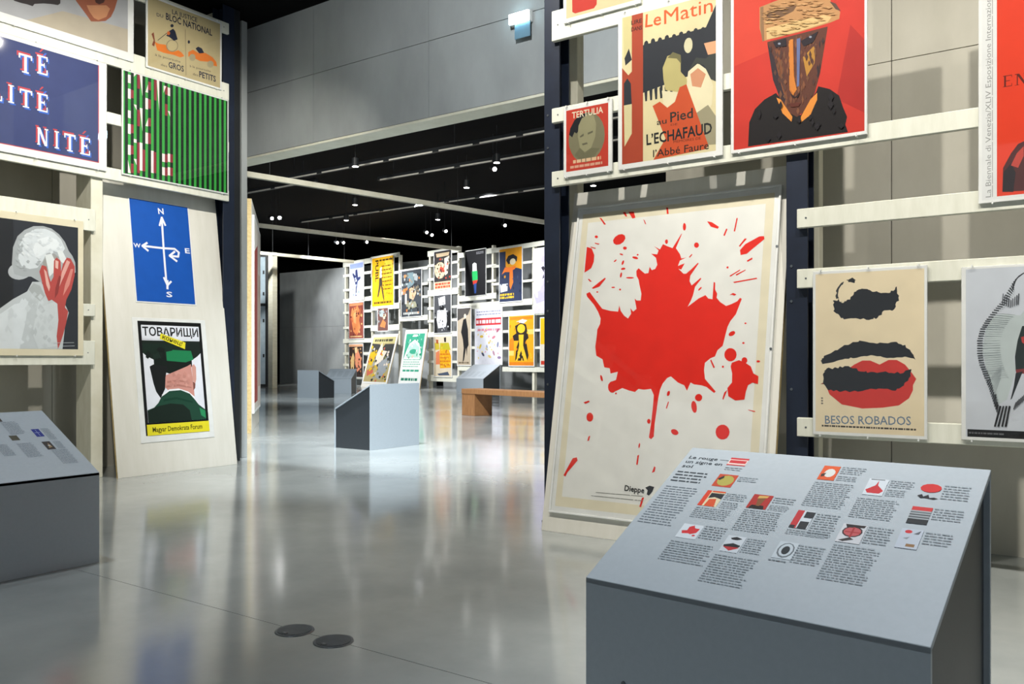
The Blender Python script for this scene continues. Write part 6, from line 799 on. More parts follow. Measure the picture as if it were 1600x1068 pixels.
  ('p','#22262a',((.723,1.02),(.79,1.06),(.717,1.132),(.657,1.056))),('p','#1a1c1f',((1.055,1.035),(1.073,.947),(1.123,.952),(1.137,1.034))),('p','#a9b0ae',((.027,.893),(.041,.835),(.099,.86),(.124,.907),(.042,.953))),
  ('p','#1a1c1f',((.758,.908),(.781,.829),(.836,.871),(.865,.945),(.79,.962))),('p','#c27a44',((.695,.774),(.724,.724),(.762,.762),(.738,.799))),
  ('p','#1a1c1f',((.563,.475),(.578,.507),(.56,.543),(.503,.552),(.475,.493),(.526,.437))),('p','#22262a',((.685,.296),(.613,.361),(.544,.285),(.625,.247))),
  ('p','#a9b0ae',((.542,.418),(.613,.472),(.575,.517),(.522,.522),(.482,.481))),('p','#1a1c1f',((.205,1.286),(.199,1.208),(.257,1.237),(.267,1.289))),
  ('p','#a9b0ae',((.746,1.488),(.788,1.438),(.839,1.445),(.876,1.505),(.828,1.558),(.769,1.527))),('p','#5f7076',((.613,1.081),(.609,1.146),(.569,1.16),(.533,1.137),(.537,1.073))),
  ('p','#6f6a58',((1.114,1.013),(1.12,1.055),(1.09,1.108),(1.018,1.104),(1.027,1.033),(1.054,.981))),]),
 'b_redblack': dict(p=(-.407,3.45,.58,4.771), b=(-.437,3.42,.61,4.801), art=[
  ('p','#2d2b2c',((0,0),(.987,0),(.987,1.321),(0,1.321))),
  ('p','#c4b08f',((.661,.66),(.63,.787),(.542,.888),(.416,.944),(.275,.944),(.149,.888),(.061,.787),(.03,.66),(.061,.534),(.149,.433),(.275,.377),(.416,.377),(.542,.433),(.63,.534))),
  ('p','#b03a2a',((.582,.687),(.569,.733),(.53,.77),(.475,.79),(.413,.79),(.358,.77),(.32,.733),(.306,.687),(.32,.641),(.358,.604),(.413,.584),(.475,.584),(.53,.604),(.569,.641))),
  ('p','#c4b08f',((.099,1.255),(.888,1.255),(.839,1.136),(.148,1.123))),('p','#cfc6b2',((.592,1.057),(.888,1.123),(.79,.528),(.642,.462))),('p','#d9b795',((0,0),(.987,0),(.987,.264),(0,.264))),
  ('w','#b0472f',.059,.026,.928,.238,2,6,.75),('p','#8f8270',((.944,1.047),(.874,1.05),(.86,.994),(.922,.993))),('p','#3a3634',((.457,.575),(.471,.614),(.446,.637),(.414,.649),(.395,.621),(.408,.578))),
  ('p','#3a3634',((.28,.402),(.227,.371),(.208,.325),(.264,.288),(.309,.336))),('p','#b03a2a',((.391,1.078),(.338,1.077),(.31,1.028),(.365,1.005),(.416,1.026))),
  ('p','#b03a2a',((.442,.686),(.492,.698),(.513,.75),(.477,.783),(.437,.786),(.406,.736))),('p','#c9b795',((.488,.814),(.452,.778),(.483,.742),(.519,.744),(.548,.794))),
  ('p','#1c1a1b',((.57,.394),(.535,.404),(.505,.358),(.548,.313),(.579,.34),(.591,.373))),('p','#1c1a1b',((.14,.352),(.205,.362),(.166,.402),(.11,.397))),('p','#3a3634',((.248,1.083),(.24,1.015),(.286,.995),(.309,1.048))),
  ('p','#b03a2a',((.257,.598),(.31,.574),(.308,.625),(.31,.662),(.256,.659),(.249,.62))),('p','#3a3634',((.311,.485),(.367,.495),(.382,.527),(.358,.58),(.309,.532))),
  ('p','#3a3634',((.271,.904),(.223,.851),(.265,.814),(.319,.847))),('p','#c9b795',((.381,.424),(.423,.425),(.415,.454),(.406,.489),(.368,.486),(.341,.442))),('p','#1c1a1b',((.714,.619),(.78,.583),(.81,.654),(.757,.698))),
  ('p','#8f8270',((.187,.575),(.185,.614),(.15,.65),(.106,.617),(.134,.566),(.16,.538))),('p','#1c1a1b',((.575,.368),(.573,.31),(.625,.311),(.623,.371))),
  ('p','#b03a2a',((.297,.372),(.299,.413),(.307,.461),(.259,.455),(.236,.427),(.255,.384))),('p','#8f8270',((.503,1.005),(.511,1.048),(.462,1.074),(.447,1.027),(.457,.999))),
  ('p','#1c1a1b',((.241,.687),(.255,.735),(.203,.766),(.159,.742),(.186,.701))),('p','#3a3634',((.332,.468),(.297,.473),(.247,.445),(.285,.408),(.344,.41))),
  ('p','#c9b795',((.439,.872),(.431,.846),(.448,.814),(.495,.824),(.506,.863),(.481,.878))),('p','#b03a2a',((.734,.836),(.781,.798),(.809,.838),(.824,.881),(.776,.885),(.743,.872))),
  ('p','#1c1a1b',((.576,.573),(.598,.63),(.523,.649),(.521,.584))),('p','#3a3634',((.058,.875),(.002,.842),(.034,.777),(.08,.781),(.082,.836))),('p','#3a3634',((.87,1.063),(.827,1.011),(.842,.95),(.907,.974),(.914,1.02))),
  ('p','#b03a2a',((.657,.392),(.658,.353),(.691,.345),(.741,.359),(.704,.413))),('p','#8f8270',((.466,.422),(.477,.382),(.522,.387),(.529,.432),(.503,.472),(.47,.464))),
  ('p','#1c1a1b',((.833,.931),(.805,.945),(.755,.924),(.76,.89),(.806,.874),(.828,.889))),('p','#c9b795',((.145,.667),(.168,.605),(.216,.628),(.228,.659),(.2,.69))),
  ('p','#3a3634',((.364,.948),(.313,.906),(.368,.848),(.407,.91))),('p','#8f8270',((.913,.827),(.918,.869),(.913,.899),(.865,.906),(.865,.871),(.874,.837))),('p','#b03a2a',((.896,.436),(.865,.38),(.933,.371),(.956,.427))),
  ('p','#8f8270',((.229,.652),(.261,.692),(.229,.726),(.184,.693))),('p','#c9b795',((.405,.852),(.426,.901),(.362,.939),(.349,.864))),('p','#b03a2a',((.563,.658),(.561,.583),(.611,.586),(.625,.648))),
  ('p','#3a3634',((.375,.869),(.381,.796),(.428,.795),(.432,.857))),('p','#1c1a1b',((.445,.665),(.409,.699),(.366,.694),(.345,.661),(.374,.625),(.412,.638))),
  ('p','#c9b795',((.117,.844),(.085,.872),(.043,.857),(.042,.827),(.069,.803),(.107,.801))),('p','#b03a2a',((.55,.756),(.608,.728),(.626,.784),(.615,.831),(.572,.809))),
  ('p','#8f8270',((.35,.683),(.294,.681),(.28,.635),(.304,.611),(.357,.62))),]),
 'b_robot': dict(p=(-.407,1.941,.562,3.245), b=(-.437,1.911,.592,3.275), art=[
  ('p','#4a4c50',((0,0),(.969,0),(.969,1.304),(0,1.304))),('p','#dfe2e4',((.242,1.213),(.63,1.265),(.659,.978),(.291,.939))),('p','#d6d9db',((.194,.782),(.678,.848),(.775,.456),(.678,.196),(.242,.156),(.145,.456))),
  ('p','#18191b',((.339,.782),(.581,.782),(.581,.939),(.339,.939))),('p','#1d1e20',((0,0),(.194,0),(.116,.652),(0,.782))),('p','#1d1e20',((.727,.652),(.969,.782),(.969,.065),(.775,.065))),
  ('p','#8f9296',((.277,.69),(.269,.726),(.247,.732),(.203,.711),(.231,.674))),('p','#cfd2d4',((.627,.249),(.593,.256),(.562,.236),(.583,.196),(.619,.197),(.654,.228))),
  ('p','#8f9296',((.746,.541),(.769,.556),(.769,.581),(.738,.609),(.701,.578),(.706,.542))),('p','#cfd2d4',((.545,.526),(.536,.567),(.489,.573),(.493,.517))),
  ('p','#cfd2d4',((.557,.2),(.526,.207),(.516,.17),(.542,.13),(.562,.152),(.579,.182))),('p','#8f9296',((.564,.92),(.599,.948),(.596,.976),(.573,1.002),(.531,.97))),
  ('p','#8f9296',((.326,.381),(.311,.399),(.276,.394),(.262,.358),(.289,.33),(.332,.342))),('p','#8f9296',((.461,.894),(.445,.932),(.398,.94),(.411,.885))),
  ('p','#8f9296',((.586,.153),(.563,.129),(.591,.107),(.618,.078),(.629,.121),(.624,.149))),('p','#8f9296',((.373,.397),(.405,.428),(.373,.469),(.34,.442),(.33,.41))),
  ('p','#cfd2d4',((.23,.591),(.203,.608),(.166,.586),(.181,.552),(.208,.54),(.229,.564))),('p','#8f9296',((.524,.323),(.499,.314),(.474,.279),(.495,.239),(.529,.247),(.539,.283))),
  ('p','#cfd2d4',((.118,.549),(.069,.598),(.045,.547),(.072,.507))),('p','#1b1c1e',((.527,.357),(.523,.407),(.502,.445),(.469,.407),(.475,.372))),('p','#8f9296',((.096,.647),(.053,.64),(.059,.609),(.103,.603))),
  ('p','#1b1c1e',((.509,1.067),(.501,1.012),(.535,.984),(.541,1.051))),('p','#8f9296',((.499,.749),(.474,.758),(.446,.752),(.447,.701),(.485,.72))),
  ('p','#cfd2d4',((.498,.104),(.469,.124),(.443,.107),(.446,.066),(.469,.068),(.486,.07))),('p','#cfd2d4',((.724,.761),(.718,.719),(.776,.715),(.777,.76))),
  ('p','#1b1c1e',((.296,1.203),(.296,1.157),(.333,1.172),(.339,1.2),(.323,1.23))),('p','#cfd2d4',((.843,.231),(.806,.238),(.776,.209),(.798,.172),(.819,.174),(.855,.191))),
  ('p','#1b1c1e',((.135,.213),(.107,.188),(.09,.153),(.124,.142),(.142,.162))),]),
 'b_women': dict(p=(-.427,.431,.598,1.809), b=(-.457,.401,.628,1.839), art=[
  ('p','#d8cbb0',((0,0),(1.025,0),(1.025,1.378),(0,1.378))),('p','#e0a51a',((.359,1.102),(.769,1.13),(1.004,.689),(.994,.303),(.359,.276),(.338,.689))),('p','#b9b02a',((.359,1.158),(.871,1.158),(.974,.909),(.359,.937))),
  ('p','#d98058',((.123,.827),(.328,.896),(.359,.413),(.123,.413))),('p','#c9b53a',((.051,1.171),(.307,1.171),(.338,.937),(.082,.909))),('p','#2b2622',((.594,1.337),(.717,1.35),(.717,1.185),(.615,1.185))),
  ('p','#a5522a',((.123,1.282),(.266,1.268),(.256,1.13),(.144,1.144))),('p','#4a5568',((.205,.083),(.82,.165),(.922,.041),(.307,.028))),('w','#c9731a',.369,.344,.974,.827,4,5,.4),
  ('p','#b5602a',((.775,.873),(.784,.915),(.745,.918),(.721,.916),(.699,.882),(.739,.867))),('p','#e6c23a',((.826,.595),(.826,.659),(.791,.644),(.775,.61))),
  ('p','#c98a1a',((.485,1.132),(.465,1.08),(.498,1.035),(.539,1.093))),('p','#e6c23a',((.581,.477),(.56,.435),(.581,.404),(.627,.436))),
  ('p','#e6c23a',((.578,.706),(.531,.731),(.532,.687),(.537,.652),(.564,.669),(.579,.688))),('p','#e6c23a',((.457,.933),(.445,.9),(.474,.874),(.506,.892),(.515,.927))),
  ('p','#b5602a',((.657,.621),(.647,.581),(.685,.57),(.711,.618))),('p','#e6c23a',((.437,.339),(.444,.316),(.48,.321),(.509,.345),(.478,.371),(.443,.387))),
  ('p','#e6c23a',((.731,.423),(.695,.433),(.657,.409),(.698,.372),(.746,.384))),('p','#c98a1a',((.536,.554),(.522,.508),(.565,.473),(.58,.519),(.568,.559))),
  ('p','#b5602a',((.657,.327),(.693,.321),(.711,.365),(.664,.399),(.619,.361))),('p','#e6c23a',((.438,.98),(.464,.947),(.505,.969),(.489,1.007),(.447,1.015))),
  ('p','#e6c23a',((.881,.458),(.896,.426),(.93,.388),(.958,.422),(.961,.467),(.924,.488))),('p','#b5602a',((.705,.876),(.673,.837),(.706,.802),(.747,.817),(.751,.858))),]),
 'b_lady': dict(p=(.932,.83,1.656,2.734), b=(.902,.8,1.686,2.764), art=[
  ('p','#b5a893',((0,0),(.724,0),(.724,1.904),(0,1.904))),('p','#4d4a47',((0,1.904),(.724,1.904),(.579,1.676),(0,1.485))),
  ('p','#1e1e20',((.326,1.523),(.471,1.561),(.579,1.18),(.615,.666),(.543,.571),(.521,.286),(.471,.571),(.362,.152),(.29,.095),(.348,.571),(.304,.857),(.203,1.104))),
  ('p','#d9cbb5',((.485,1.637),(.479,1.67),(.461,1.697),(.434,1.712),(.405,1.712),(.379,1.697),(.361,1.67),(.355,1.637),(.361,1.604),(.379,1.578),(.405,1.563),(.434,1.563),(.461,1.578),(.479,1.604))),
  ('w','#6b5f4c',.072,.038,.652,.114,1,2,.7),]),
 'b_bottle': dict(p=(1.362,3.122,2.444,4.621), b=(1.342,3.102,2.464,4.641), art=[
  ('p','#15161a',((0,0),(1.082,0),(1.082,1.499),(0,1.499))),('p','#d9dedb',((.39,1.049),(.487,1.094),(.606,1.049),(.628,.779),(.39,.779))),('p','#27b25e',((.368,.809),(.649,.809),(.671,.495),(.39,.48))),
  ('p','#c93a2a',((.39,.495),(.671,.51),(.606,.405),(.433,.36))),('p','#2c4a8a',((.454,.39),(.606,.405),(.584,.075),(.487,.075))),('w','#8f9096',.595,1.349,.974,1.439,2,4,.6),]),
 'b_hat': dict(p=(3.139,2.84,4.208,4.509), b=(3.109,2.81,4.238,4.539), art=[
  ('p','#d9951f',((0,0),(1.069,0),(1.069,1.669),(0,1.669))),('p','#2b3550',((0,0),(1.069,0),(1.069,.968),(.802,1.035),(.535,1.001),(.299,1.102),(.299,1.586),(0,1.586))),
  ('p','#23242a',((.321,1.302),(.428,1.435),(.663,1.469),(.855,1.369),(.834,1.235),(.588,1.202),(.428,1.168))),
  ('p','#d9cfae',((.78,1.235),(.767,1.279),(.728,1.313),(.672,1.333),(.61,1.333),(.555,1.313),(.516,1.279),(.502,1.235),(.516,1.192),(.555,1.157),(.61,1.137),(.672,1.137),(.728,1.157),(.767,1.192))),
  ('p','#e0732a',((.107,.868),(.267,1.085),(.535,1.068),(.802,1.102),(.748,1.001),(.641,.968),(.663,.584),(.535,.367),(.481,.501),(.492,.918),(.267,.935))),('p','#ccd2dc',((.021,.567),(.406,.567),(.385,.334),(.053,.3))),
  ('w','#d9b22a',.032,.083,.695,.267,2,3,.7),('p','#1d2438',((.258,.172),(.253,.112),(.309,.134),(.317,.174),(.279,.19))),('p','#d9951f',((.263,.742),(.298,.759),(.299,.817),(.257,.83),(.22,.798),(.238,.753))),
  ('p','#1d2438',((.156,.739),(.188,.774),(.164,.817),(.126,.826),(.113,.793),(.108,.765))),('p','#3a4560',((.062,.555),(.08,.523),(.125,.533),(.132,.575),(.089,.608))),
  ('p','#1d2438',((.398,.524),(.35,.561),(.337,.504),(.352,.478),(.388,.486))),('p','#1d2438',((1.009,.279),(1.004,.324),(.981,.359),(.944,.312),(.946,.267),(.981,.263))),
  ('p','#1d2438',((.665,.205),(.651,.262),(.608,.239),(.602,.199),(.618,.178),(.654,.161))),('p','#1d2438',((.956,.544),(.955,.511),(1.004,.49),(1.015,.532),(1.011,.573),(.978,.58))),
  ('p','#1d2438',((.654,.41),(.671,.348),(.711,.399),(.681,.466))),('p','#3a4560',((.324,.21),(.313,.157),(.351,.138),(.393,.13),(.404,.184),(.364,.228))),
  ('p','#3a4560',((.685,.733),(.648,.728),(.624,.687),(.66,.664),(.695,.659),(.716,.704))),('p','#3a4560',((.849,.711),(.882,.679),(.903,.725),(.909,.759),(.872,.793),(.846,.75))),]),
 'b_doodle': dict(p=(1.891,.858,3.262,2.669), b=(1.876,.843,3.277,2.684), art=[
  ('p','#dfe1ea',((0,0),(1.371,0),(1.371,1.811),(0,1.811))),('p','#c8333a',((.041,1.503),(1.33,1.503),(1.33,1.268),(.041,1.268))),('w','#f0d9dc',.069,1.304,1.302,1.467,1,4,.7),('w','#8a8fa8',.082,1.576,1.302,1.757,2,3,.4),
  ('w','#d98f9c',.137,1.05,1.302,1.195,1,9,.5),('p','#d9b84a',((.439,.906),(.411,.938),(.343,.951),(.275,.938),(.247,.906),(.275,.873),(.343,.86),(.411,.873))),
  ('p','#c9798a',((1.05,.902),(1.013,.923),(.944,.912),(.885,.876),(.87,.836),(.907,.816),(.975,.827),(1.034,.862))),
  ('p','#e0c45a',((.828,.786),(.785,.793),(.725,.759),(.681,.705),(.681,.663),(.723,.656),(.783,.69),(.827,.743))),
  ('p','#d9c23a',((.322,.663),(.28,.654),(.235,.602),(.213,.537),(.226,.496),(.268,.505),(.313,.557),(.336,.622))),
  ('p','#7a7f9c',((1.182,.728),(1.146,.706),(1.121,.642),(1.122,.573),(1.149,.539),(1.185,.561),(1.21,.626),(1.209,.695))),
  ('p','#9aa0b8',((.6,.638),(.574,.605),(.572,.535),(.597,.471),(.634,.449),(.66,.482),(.662,.551),(.637,.616))),
  ('p','#b58a9c',((.912,.445),(.898,.405),(.92,.34),(.966,.287),(1.008,.279),(1.021,.319),(.999,.385),(.953,.437))),
  ('p','#4a4f66',((.338,.388),(.339,.345),(.382,.291),(.443,.258),(.485,.264),(.484,.307),(.44,.361),(.38,.394))),
  ('p','#d9c27a',((.664,.286),(.679,.247),(.739,.211),(.807,.2),(.844,.221),(.829,.26),(.77,.296),(.701,.307))),
  ('p','#8f7a9c',((1.138,.217),(1.166,.185),(1.234,.172),(1.302,.185),(1.33,.217),(1.302,.249),(1.234,.263),(1.166,.249))),
  ('p','#c98a9a',((.458,1.054),(.496,1.033),(.564,1.044),(.623,1.08),(.639,1.119),(.601,1.14),(.533,1.129),(.474,1.093))),
  ('p','#a05a70',((1.092,1.025),(1.134,1.018),(1.194,1.052),(1.238,1.106),(1.239,1.148),(1.197,1.155),(1.136,1.121),(1.093,1.068))),('p','#e6d27a',((.816,.561),(.79,.578),(.754,.581),(.747,.552),(.753,.538),(.799,.525))),
  ('p','#d9a0b0',((.539,.439),(.519,.42),(.498,.374),(.54,.378),(.556,.387),(.579,.413))),('p','#e6d27a',((.5,1.051),(.539,1.027),(.543,1.072),(.523,1.087),(.489,1.084))),
  ('p','#c9ccd9',((.909,.689),(.844,.697),(.86,.631),(.9,.651))),('p','#d9a0b0',((1.263,.602),(1.241,.592),(1.228,.561),(1.268,.531),(1.292,.563),(1.295,.586))),
  ('p','#d9a0b0',((1.148,.375),(1.148,.335),(1.191,.312),(1.209,.361),(1.178,.388))),('p','#c9ccd9',((.603,.523),(.633,.494),(.679,.51),(.653,.539),(.624,.545))),
  ('p','#e6d27a',((.19,.164),(.224,.207),(.193,.234),(.15,.229),(.159,.189))),('p','#d9a0b0',((.683,.874),(.725,.861),(.757,.892),(.726,.937),(.683,.924))),
  ('p','#c9ccd9',((.148,1.07),(.137,1.112),(.087,1.102),(.116,1.048))),('p','#e6d27a',((.637,1.15),(.626,1.191),(.588,1.204),(.571,1.173),(.579,1.132),(.6,1.131))),
  ('p','#e6d27a',((.588,.547),(.554,.529),(.542,.502),(.558,.474),(.59,.478),(.617,.51))),('p','#e6d27a',((.815,.479),(.846,.439),(.877,.438),(.9,.479),(.855,.502))),
  ('p','#b9bdd0',((.776,.7),(.786,.731),(.785,.766),(.757,.765),(.73,.747),(.751,.71))),('p','#e6d27a',((.116,.536),(.151,.518),(.181,.516),(.183,.563),(.168,.591),(.128,.581))),
  ('p','#e6d27a',((.852,.709),(.89,.697),(.921,.726),(.874,.76))),('p','#c9ccd9',((.716,.999),(.709,.941),(.754,.943),(.756,.988))),
  ('p','#e6d27a',((.566,.989),(.578,.947),(.602,.952),(.627,.984),(.615,1.012),(.578,1.005))),('p','#d9a0b0',((.154,.439),(.12,.456),(.091,.419),(.145,.408))),
  ('p','#e6d27a',((.971,.644),(.993,.59),(1.024,.598),(1.021,.655))),('p','#b9bdd0',((.951,1.128),(.956,1.172),(.914,1.186),(.906,1.139),(.921,1.11))),
  ('p','#e6d27a',((.393,.424),(.355,.437),(.335,.409),(.355,.382),(.39,.384),(.414,.403))),('p','#e6d27a',((.14,.938),(.189,.95),(.187,1.007),(.144,.99))),('p','#e6d27a',((.45,.954),(.449,1.006),(.412,.997),(.41,.969))),
  ('p','#b9bdd0',((1.009,1.127),(1.052,1.134),(1.043,1.186),(1.002,1.171))),('p','#e6d27a',((.611,.484),(.615,.44),(.655,.439),(.657,.473))),]),
 'b_dancer': dict(p=(3.604,.825,4.748,2.369), b=(3.574,.795,4.778,2.399), art=[
  ('p','#e0a11c',((0,0),(1.144,0),(1.144,1.544),(0,1.544))),('p','#d97f1f',((0,.772),(.229,.926),(.229,.463),(0,.463))),('p','#d97f1f',((0,0),(1.144,0),(1.144,.108),(0,.108))),
  ('p','#d97f1f',((.057,1.42),(1.087,1.42),(1.087,1.513),(.057,1.513))),('p','#e9c56a',((.801,.957),(1.144,.957),(1.144,1.112),(.801,1.112))),('p','#e9c56a',((0,.309),(.229,.309),(.229,.463),(0,.463))),
  ('p','#2a2420',((.286,1.235),(.572,1.328),(.801,1.266),(.915,.849),(.801,.772),(.915,.309),(.858,.154),(.286,.154),(.343,.54),(.458,.772),(.229,.772),(.172,.926),(.343,1.004))),
  ('p','#e8b92a',((.755,1.143),(.737,1.203),(.686,1.251),(.613,1.278),(.531,1.278),(.458,1.251),(.407,1.203),(.389,1.143),(.407,1.082),(.458,1.034),(.531,1.007),(.613,1.007),(.686,1.034),(.737,1.082))),
  ('p','#e8b92a',((.458,.957),(.686,.957),(.664,.618),(.858,.154),(.709,.154),(.572,.463),(.4,.154),(.343,.154),(.48,.618))),('p','#e9e6dc',((.343,1.359),(.629,1.436),(.858,1.39),(.686,1.297))),
  ('p','#e8b92a',((.542,.654),(.483,.627),(.513,.573),(.553,.599))),('p','#c97a18',((.77,.728),(.759,.688),(.792,.66),(.825,.683),(.819,.727),(.799,.764))),
  ('p','#f0c040',((.508,.223),(.513,.287),(.479,.288),(.451,.271),(.475,.228))),('p','#e8b92a',((1.048,.294),(1.035,.343),(1.004,.343),(.978,.292),(.999,.266),(1.031,.267))),
  ('p','#e8b92a',((.887,1.041),(.835,1.045),(.836,.975),(.904,.997))),('p','#c97a18',((.084,1.204),(.098,1.262),(.046,1.269),(.014,1.225),(.054,1.172))),('p','#e8b92a',((.47,.4),(.44,.435),(.399,.425),(.413,.363))),
  ('p','#c97a18',((.36,.462),(.393,.488),(.403,.528),(.36,.554),(.338,.533),(.325,.477))),('p','#f0c040',((.651,.377),(.605,.351),(.612,.315),(.641,.301),(.676,.314))),
  ('p','#f0c040',((.34,.201),(.321,.18),(.324,.15),(.373,.136),(.39,.189))),('p','#e8b92a',((.993,.405),(.974,.374),(.963,.346),(1.001,.337),(1.042,.349),(1.016,.38))),
  ('p','#e8b92a',((.559,.874),(.517,.904),(.501,.853),(.502,.805),(.554,.815))),('p','#f0c040',((.998,.226),(1.016,.209),(1.051,.218),(1.073,.251),(1.032,.259),(.999,.263))),
  ('p','#c97a18',((.411,1.317),(.434,1.294),(.464,1.332),(.455,1.37),(.428,1.369),(.399,1.361))),('p','#f0c040',((.601,.241),(.572,.161),(.635,.136),(.635,.202))),
  ('p','#c97a18',((.301,1.105),(.302,1.172),(.245,1.141),(.259,1.079))),]),
 'b_lavender': dict(p=(4.766,2.414,5.807,4.367), b=(4.751,2.399,5.822,4.382), art=[
  ('p','#c9c6de',((0,0),(1.041,0),(1.041,1.953),(0,1.953))),('p','#2d2b36',((.312,1.367),(.416,1.406),(.521,1.289),(.833,1.465),(.625,1.172),(.833,.976),(.521,1.094),(.364,1.016),(.437,1.211))),
  ('p','#b4b0d0',((0,.586),(.521,.781),(.625,.391),(.104,.293))),('p','#d5d2e8',((.475,1.342),(.437,1.259),(.454,1.158),(.535,1.153),(.547,1.26),(.522,1.387))),
  ('p','#d5d2e8',((.014,1.558),(.095,1.401),(.191,1.542),(.101,1.704))),('p','#b9b4d6',((.385,.957),(.378,.809),(.44,.763),(.508,.838),(.519,.929),(.453,.993))),
  ('p','#d5d2e8',((.617,1.186),(.599,1.34),(.517,1.267),(.53,1.133))),('p','#d5d2e8',((.789,1.023),(.754,.935),(.853,.887),(.884,1.029))),('p','#d5d2e8',((.109,.699),(.044,.591),(.084,.482),(.172,.463),(.168,.631))),
  ('p','#b9b4d6',((.528,1.118),(.434,1.121),(.46,.99),(.525,1.038))),('p','#b9b4d6',((.536,1.863),(.584,1.777),(.654,1.721),(.707,1.833),(.673,1.946),(.607,1.953))),
  ('p','#d5d2e8',((.463,1.266),(.412,1.178),(.48,1.061),(.521,1.201))),('p','#b9b4d6',((.371,.548),(.386,.388),(.497,.431),(.519,.557),(.444,.627))),
  ('p','#b9b4d6',((.346,.835),(.279,.711),(.345,.6),(.425,.64),(.438,.755),(.394,.825))),('p','#b9b4d6',((.882,1.339),(.881,1.229),(.951,1.228),(.982,1.299),(.992,1.414),(.916,1.388))),
  ('p','#b9b4d6',((.659,1.32),(.623,1.203),(.691,1.12),(.783,1.202),(.724,1.346))),('p','#b9b4d6',((.33,1.641),(.307,1.56),(.391,1.507),(.455,1.537),(.454,1.668),(.394,1.737))),]),
 'b_tram': dict(p=(5.053,.831,6.021,2.254), b=(5.023,.801,6.051,2.284), art=[
  ('p','#e0b51c',((0,.64),(.968,.64),(.968,1.423),(0,1.423))),('p','#d8d2c2',((0,0),(.968,0),(.968,.64),(0,.64))),('p','#c03a2a',((.019,.028),(.484,.028),(.484,.142),(.019,.142))),
  ('p','#3a3a40',((.484,1.138),(.871,1.21),(.871,.712),(.581,.683))),]),
 'lean1': dict(p=(-3.795,.2,-2.241,1.921), b=(-3.855,.14,-2.181,1.981), art=[
  ('p','#a89a6a',((0,0),(1.553,0),(1.553,1.721),(0,1.721))),('p','#b9b27c',((0,1.48),(1.553,1.48),(1.553,1.721),(0,1.721))),
  ('p','#3a3b38',((0,1.48),(.544,1.446),(.777,1.291),(.932,1.446),(1.553,1.446),(1.553,.688),(1.243,.861),(.777,.516),(.311,1.033))),('p','#c9a51f',((0,1.033),(.233,1.239),(.466,1.033),(.311,.602),(.078,.688))),
  ('p','#d5c9b8',((.466,1.033),(.699,1.515),(.854,1.205),(1.165,1.17),(.932,.775),(.544,.602))),('p','#8f9598',((.777,.688),(1.243,.947),(1.476,.516),(1.087,.086),(.777,.172))),
  ('p','#b5604a',((.078,.43),(.466,.602),(.544,.344),(.155,.207))),('w','#4a4636',.155,1.515,1.398,1.67,1,4,.6),('p','#c9a51f',((.15,1.03),(.165,.974),(.231,.974),(.262,1.033),(.224,1.068),(.157,1.073))),
  ('p','#c9a51f',((.359,1.176),(.402,1.118),(.447,1.13),(.469,1.171),(.476,1.217),(.384,1.221))),('p','#b5604a',((.974,1.216),(.981,1.271),(.971,1.32),(.906,1.313),(.884,1.262),(.906,1.235))),
  ('p','#c9a51f',((1.301,.2),(1.215,.209),(1.177,.171),(1.226,.123),(1.296,.149))),('p','#8f9598',((.855,.24),(.88,.166),(.929,.124),(.954,.174),(.956,.231))),
  ('p','#d5c9b8',((.553,.879),(.489,.867),(.529,.816),(.583,.82),(.589,.864))),('p','#c9a51f',((.871,1.193),(.79,1.226),(.761,1.171),(.789,1.127),(.873,1.131))),
  ('p','#c9a51f',((.146,1.293),(.145,1.357),(.102,1.395),(.028,1.364),(.012,1.311),(.087,1.258))),('p','#c9a51f',((.738,.459),(.776,.517),(.761,.577),(.691,.577),(.685,.503))),
  ('p','#7a7a52',((.707,.248),(.622,.301),(.594,.194),(.715,.178))),('p','#d5c9b8',((1.179,1.063),(1.21,1.015),(1.232,.969),(1.305,.985),(1.332,1.044),(1.264,1.068))),
  ('p','#7a7a52',((.172,.967),(.098,1.008),(.087,.93),(.154,.9))),('p','#7a7a52',((.823,.522),(.755,.493),(.767,.441),(.847,.433),(.861,.476))),
  ('p','#c9a51f',((.527,1.072),(.486,1.108),(.431,1.089),(.414,1.038),(.509,.989))),('p','#7a7a52',((.477,.634),(.46,.557),(.538,.52),(.585,.546),(.626,.618),(.55,.629))),
  ('p','#7a7a52',((1.225,.169),(1.257,.096),(1.355,.127),(1.312,.195))),('p','#7a7a52',((1.11,.862),(1.169,.873),(1.197,.931),(1.156,.975),(1.083,.961),(1.086,.915))),
  ('p','#d5c9b8',((.177,1.258),(.203,1.192),(.28,1.196),(.296,1.273),(.24,1.319))),('p','#b5604a',((.129,.736),(.106,.817),(.002,.78),(.067,.717))),
  ('p','#8f9598',((1.315,.904),(1.392,.932),(1.33,1.003),(1.271,.976),(1.238,.898))),('p','#8f9598',((.452,.605),(.534,.643),(.5,.728),(.436,.717),(.392,.647))),('p','#7a7a52',((.95,.35),(.848,.38),(.844,.28),(.94,.267))),
  ('p','#2a2c2a',((.192,.882),(.163,.81),(.249,.752),(.287,.815),(.28,.857))),('p','#2a2c2a',((.631,.802),(.579,.846),(.498,.839),(.529,.769),(.58,.734))),
  ('p','#b5604a',((.164,.851),(.231,.921),(.175,.981),(.084,.96),(.078,.888))),('p','#c9a51f',((.412,1.045),(.354,1.073),(.322,1.036),(.326,.979),(.378,.99),(.413,1.008))),
  ('p','#c9a51f',((.539,.166),(.593,.248),(.52,.294),(.483,.235))),('p','#d5c9b8',((1.31,.611),(1.398,.643),(1.426,.695),(1.354,.746),(1.314,.747),(1.285,.676))),
  ('p','#7a7a52',((.506,.522),(.477,.582),(.421,.534),(.389,.481),(.465,.451),(.512,.462))),('p','#7a7a52',((.491,.815),(.406,.822),(.378,.749),(.445,.715),(.522,.72),(.543,.772))),
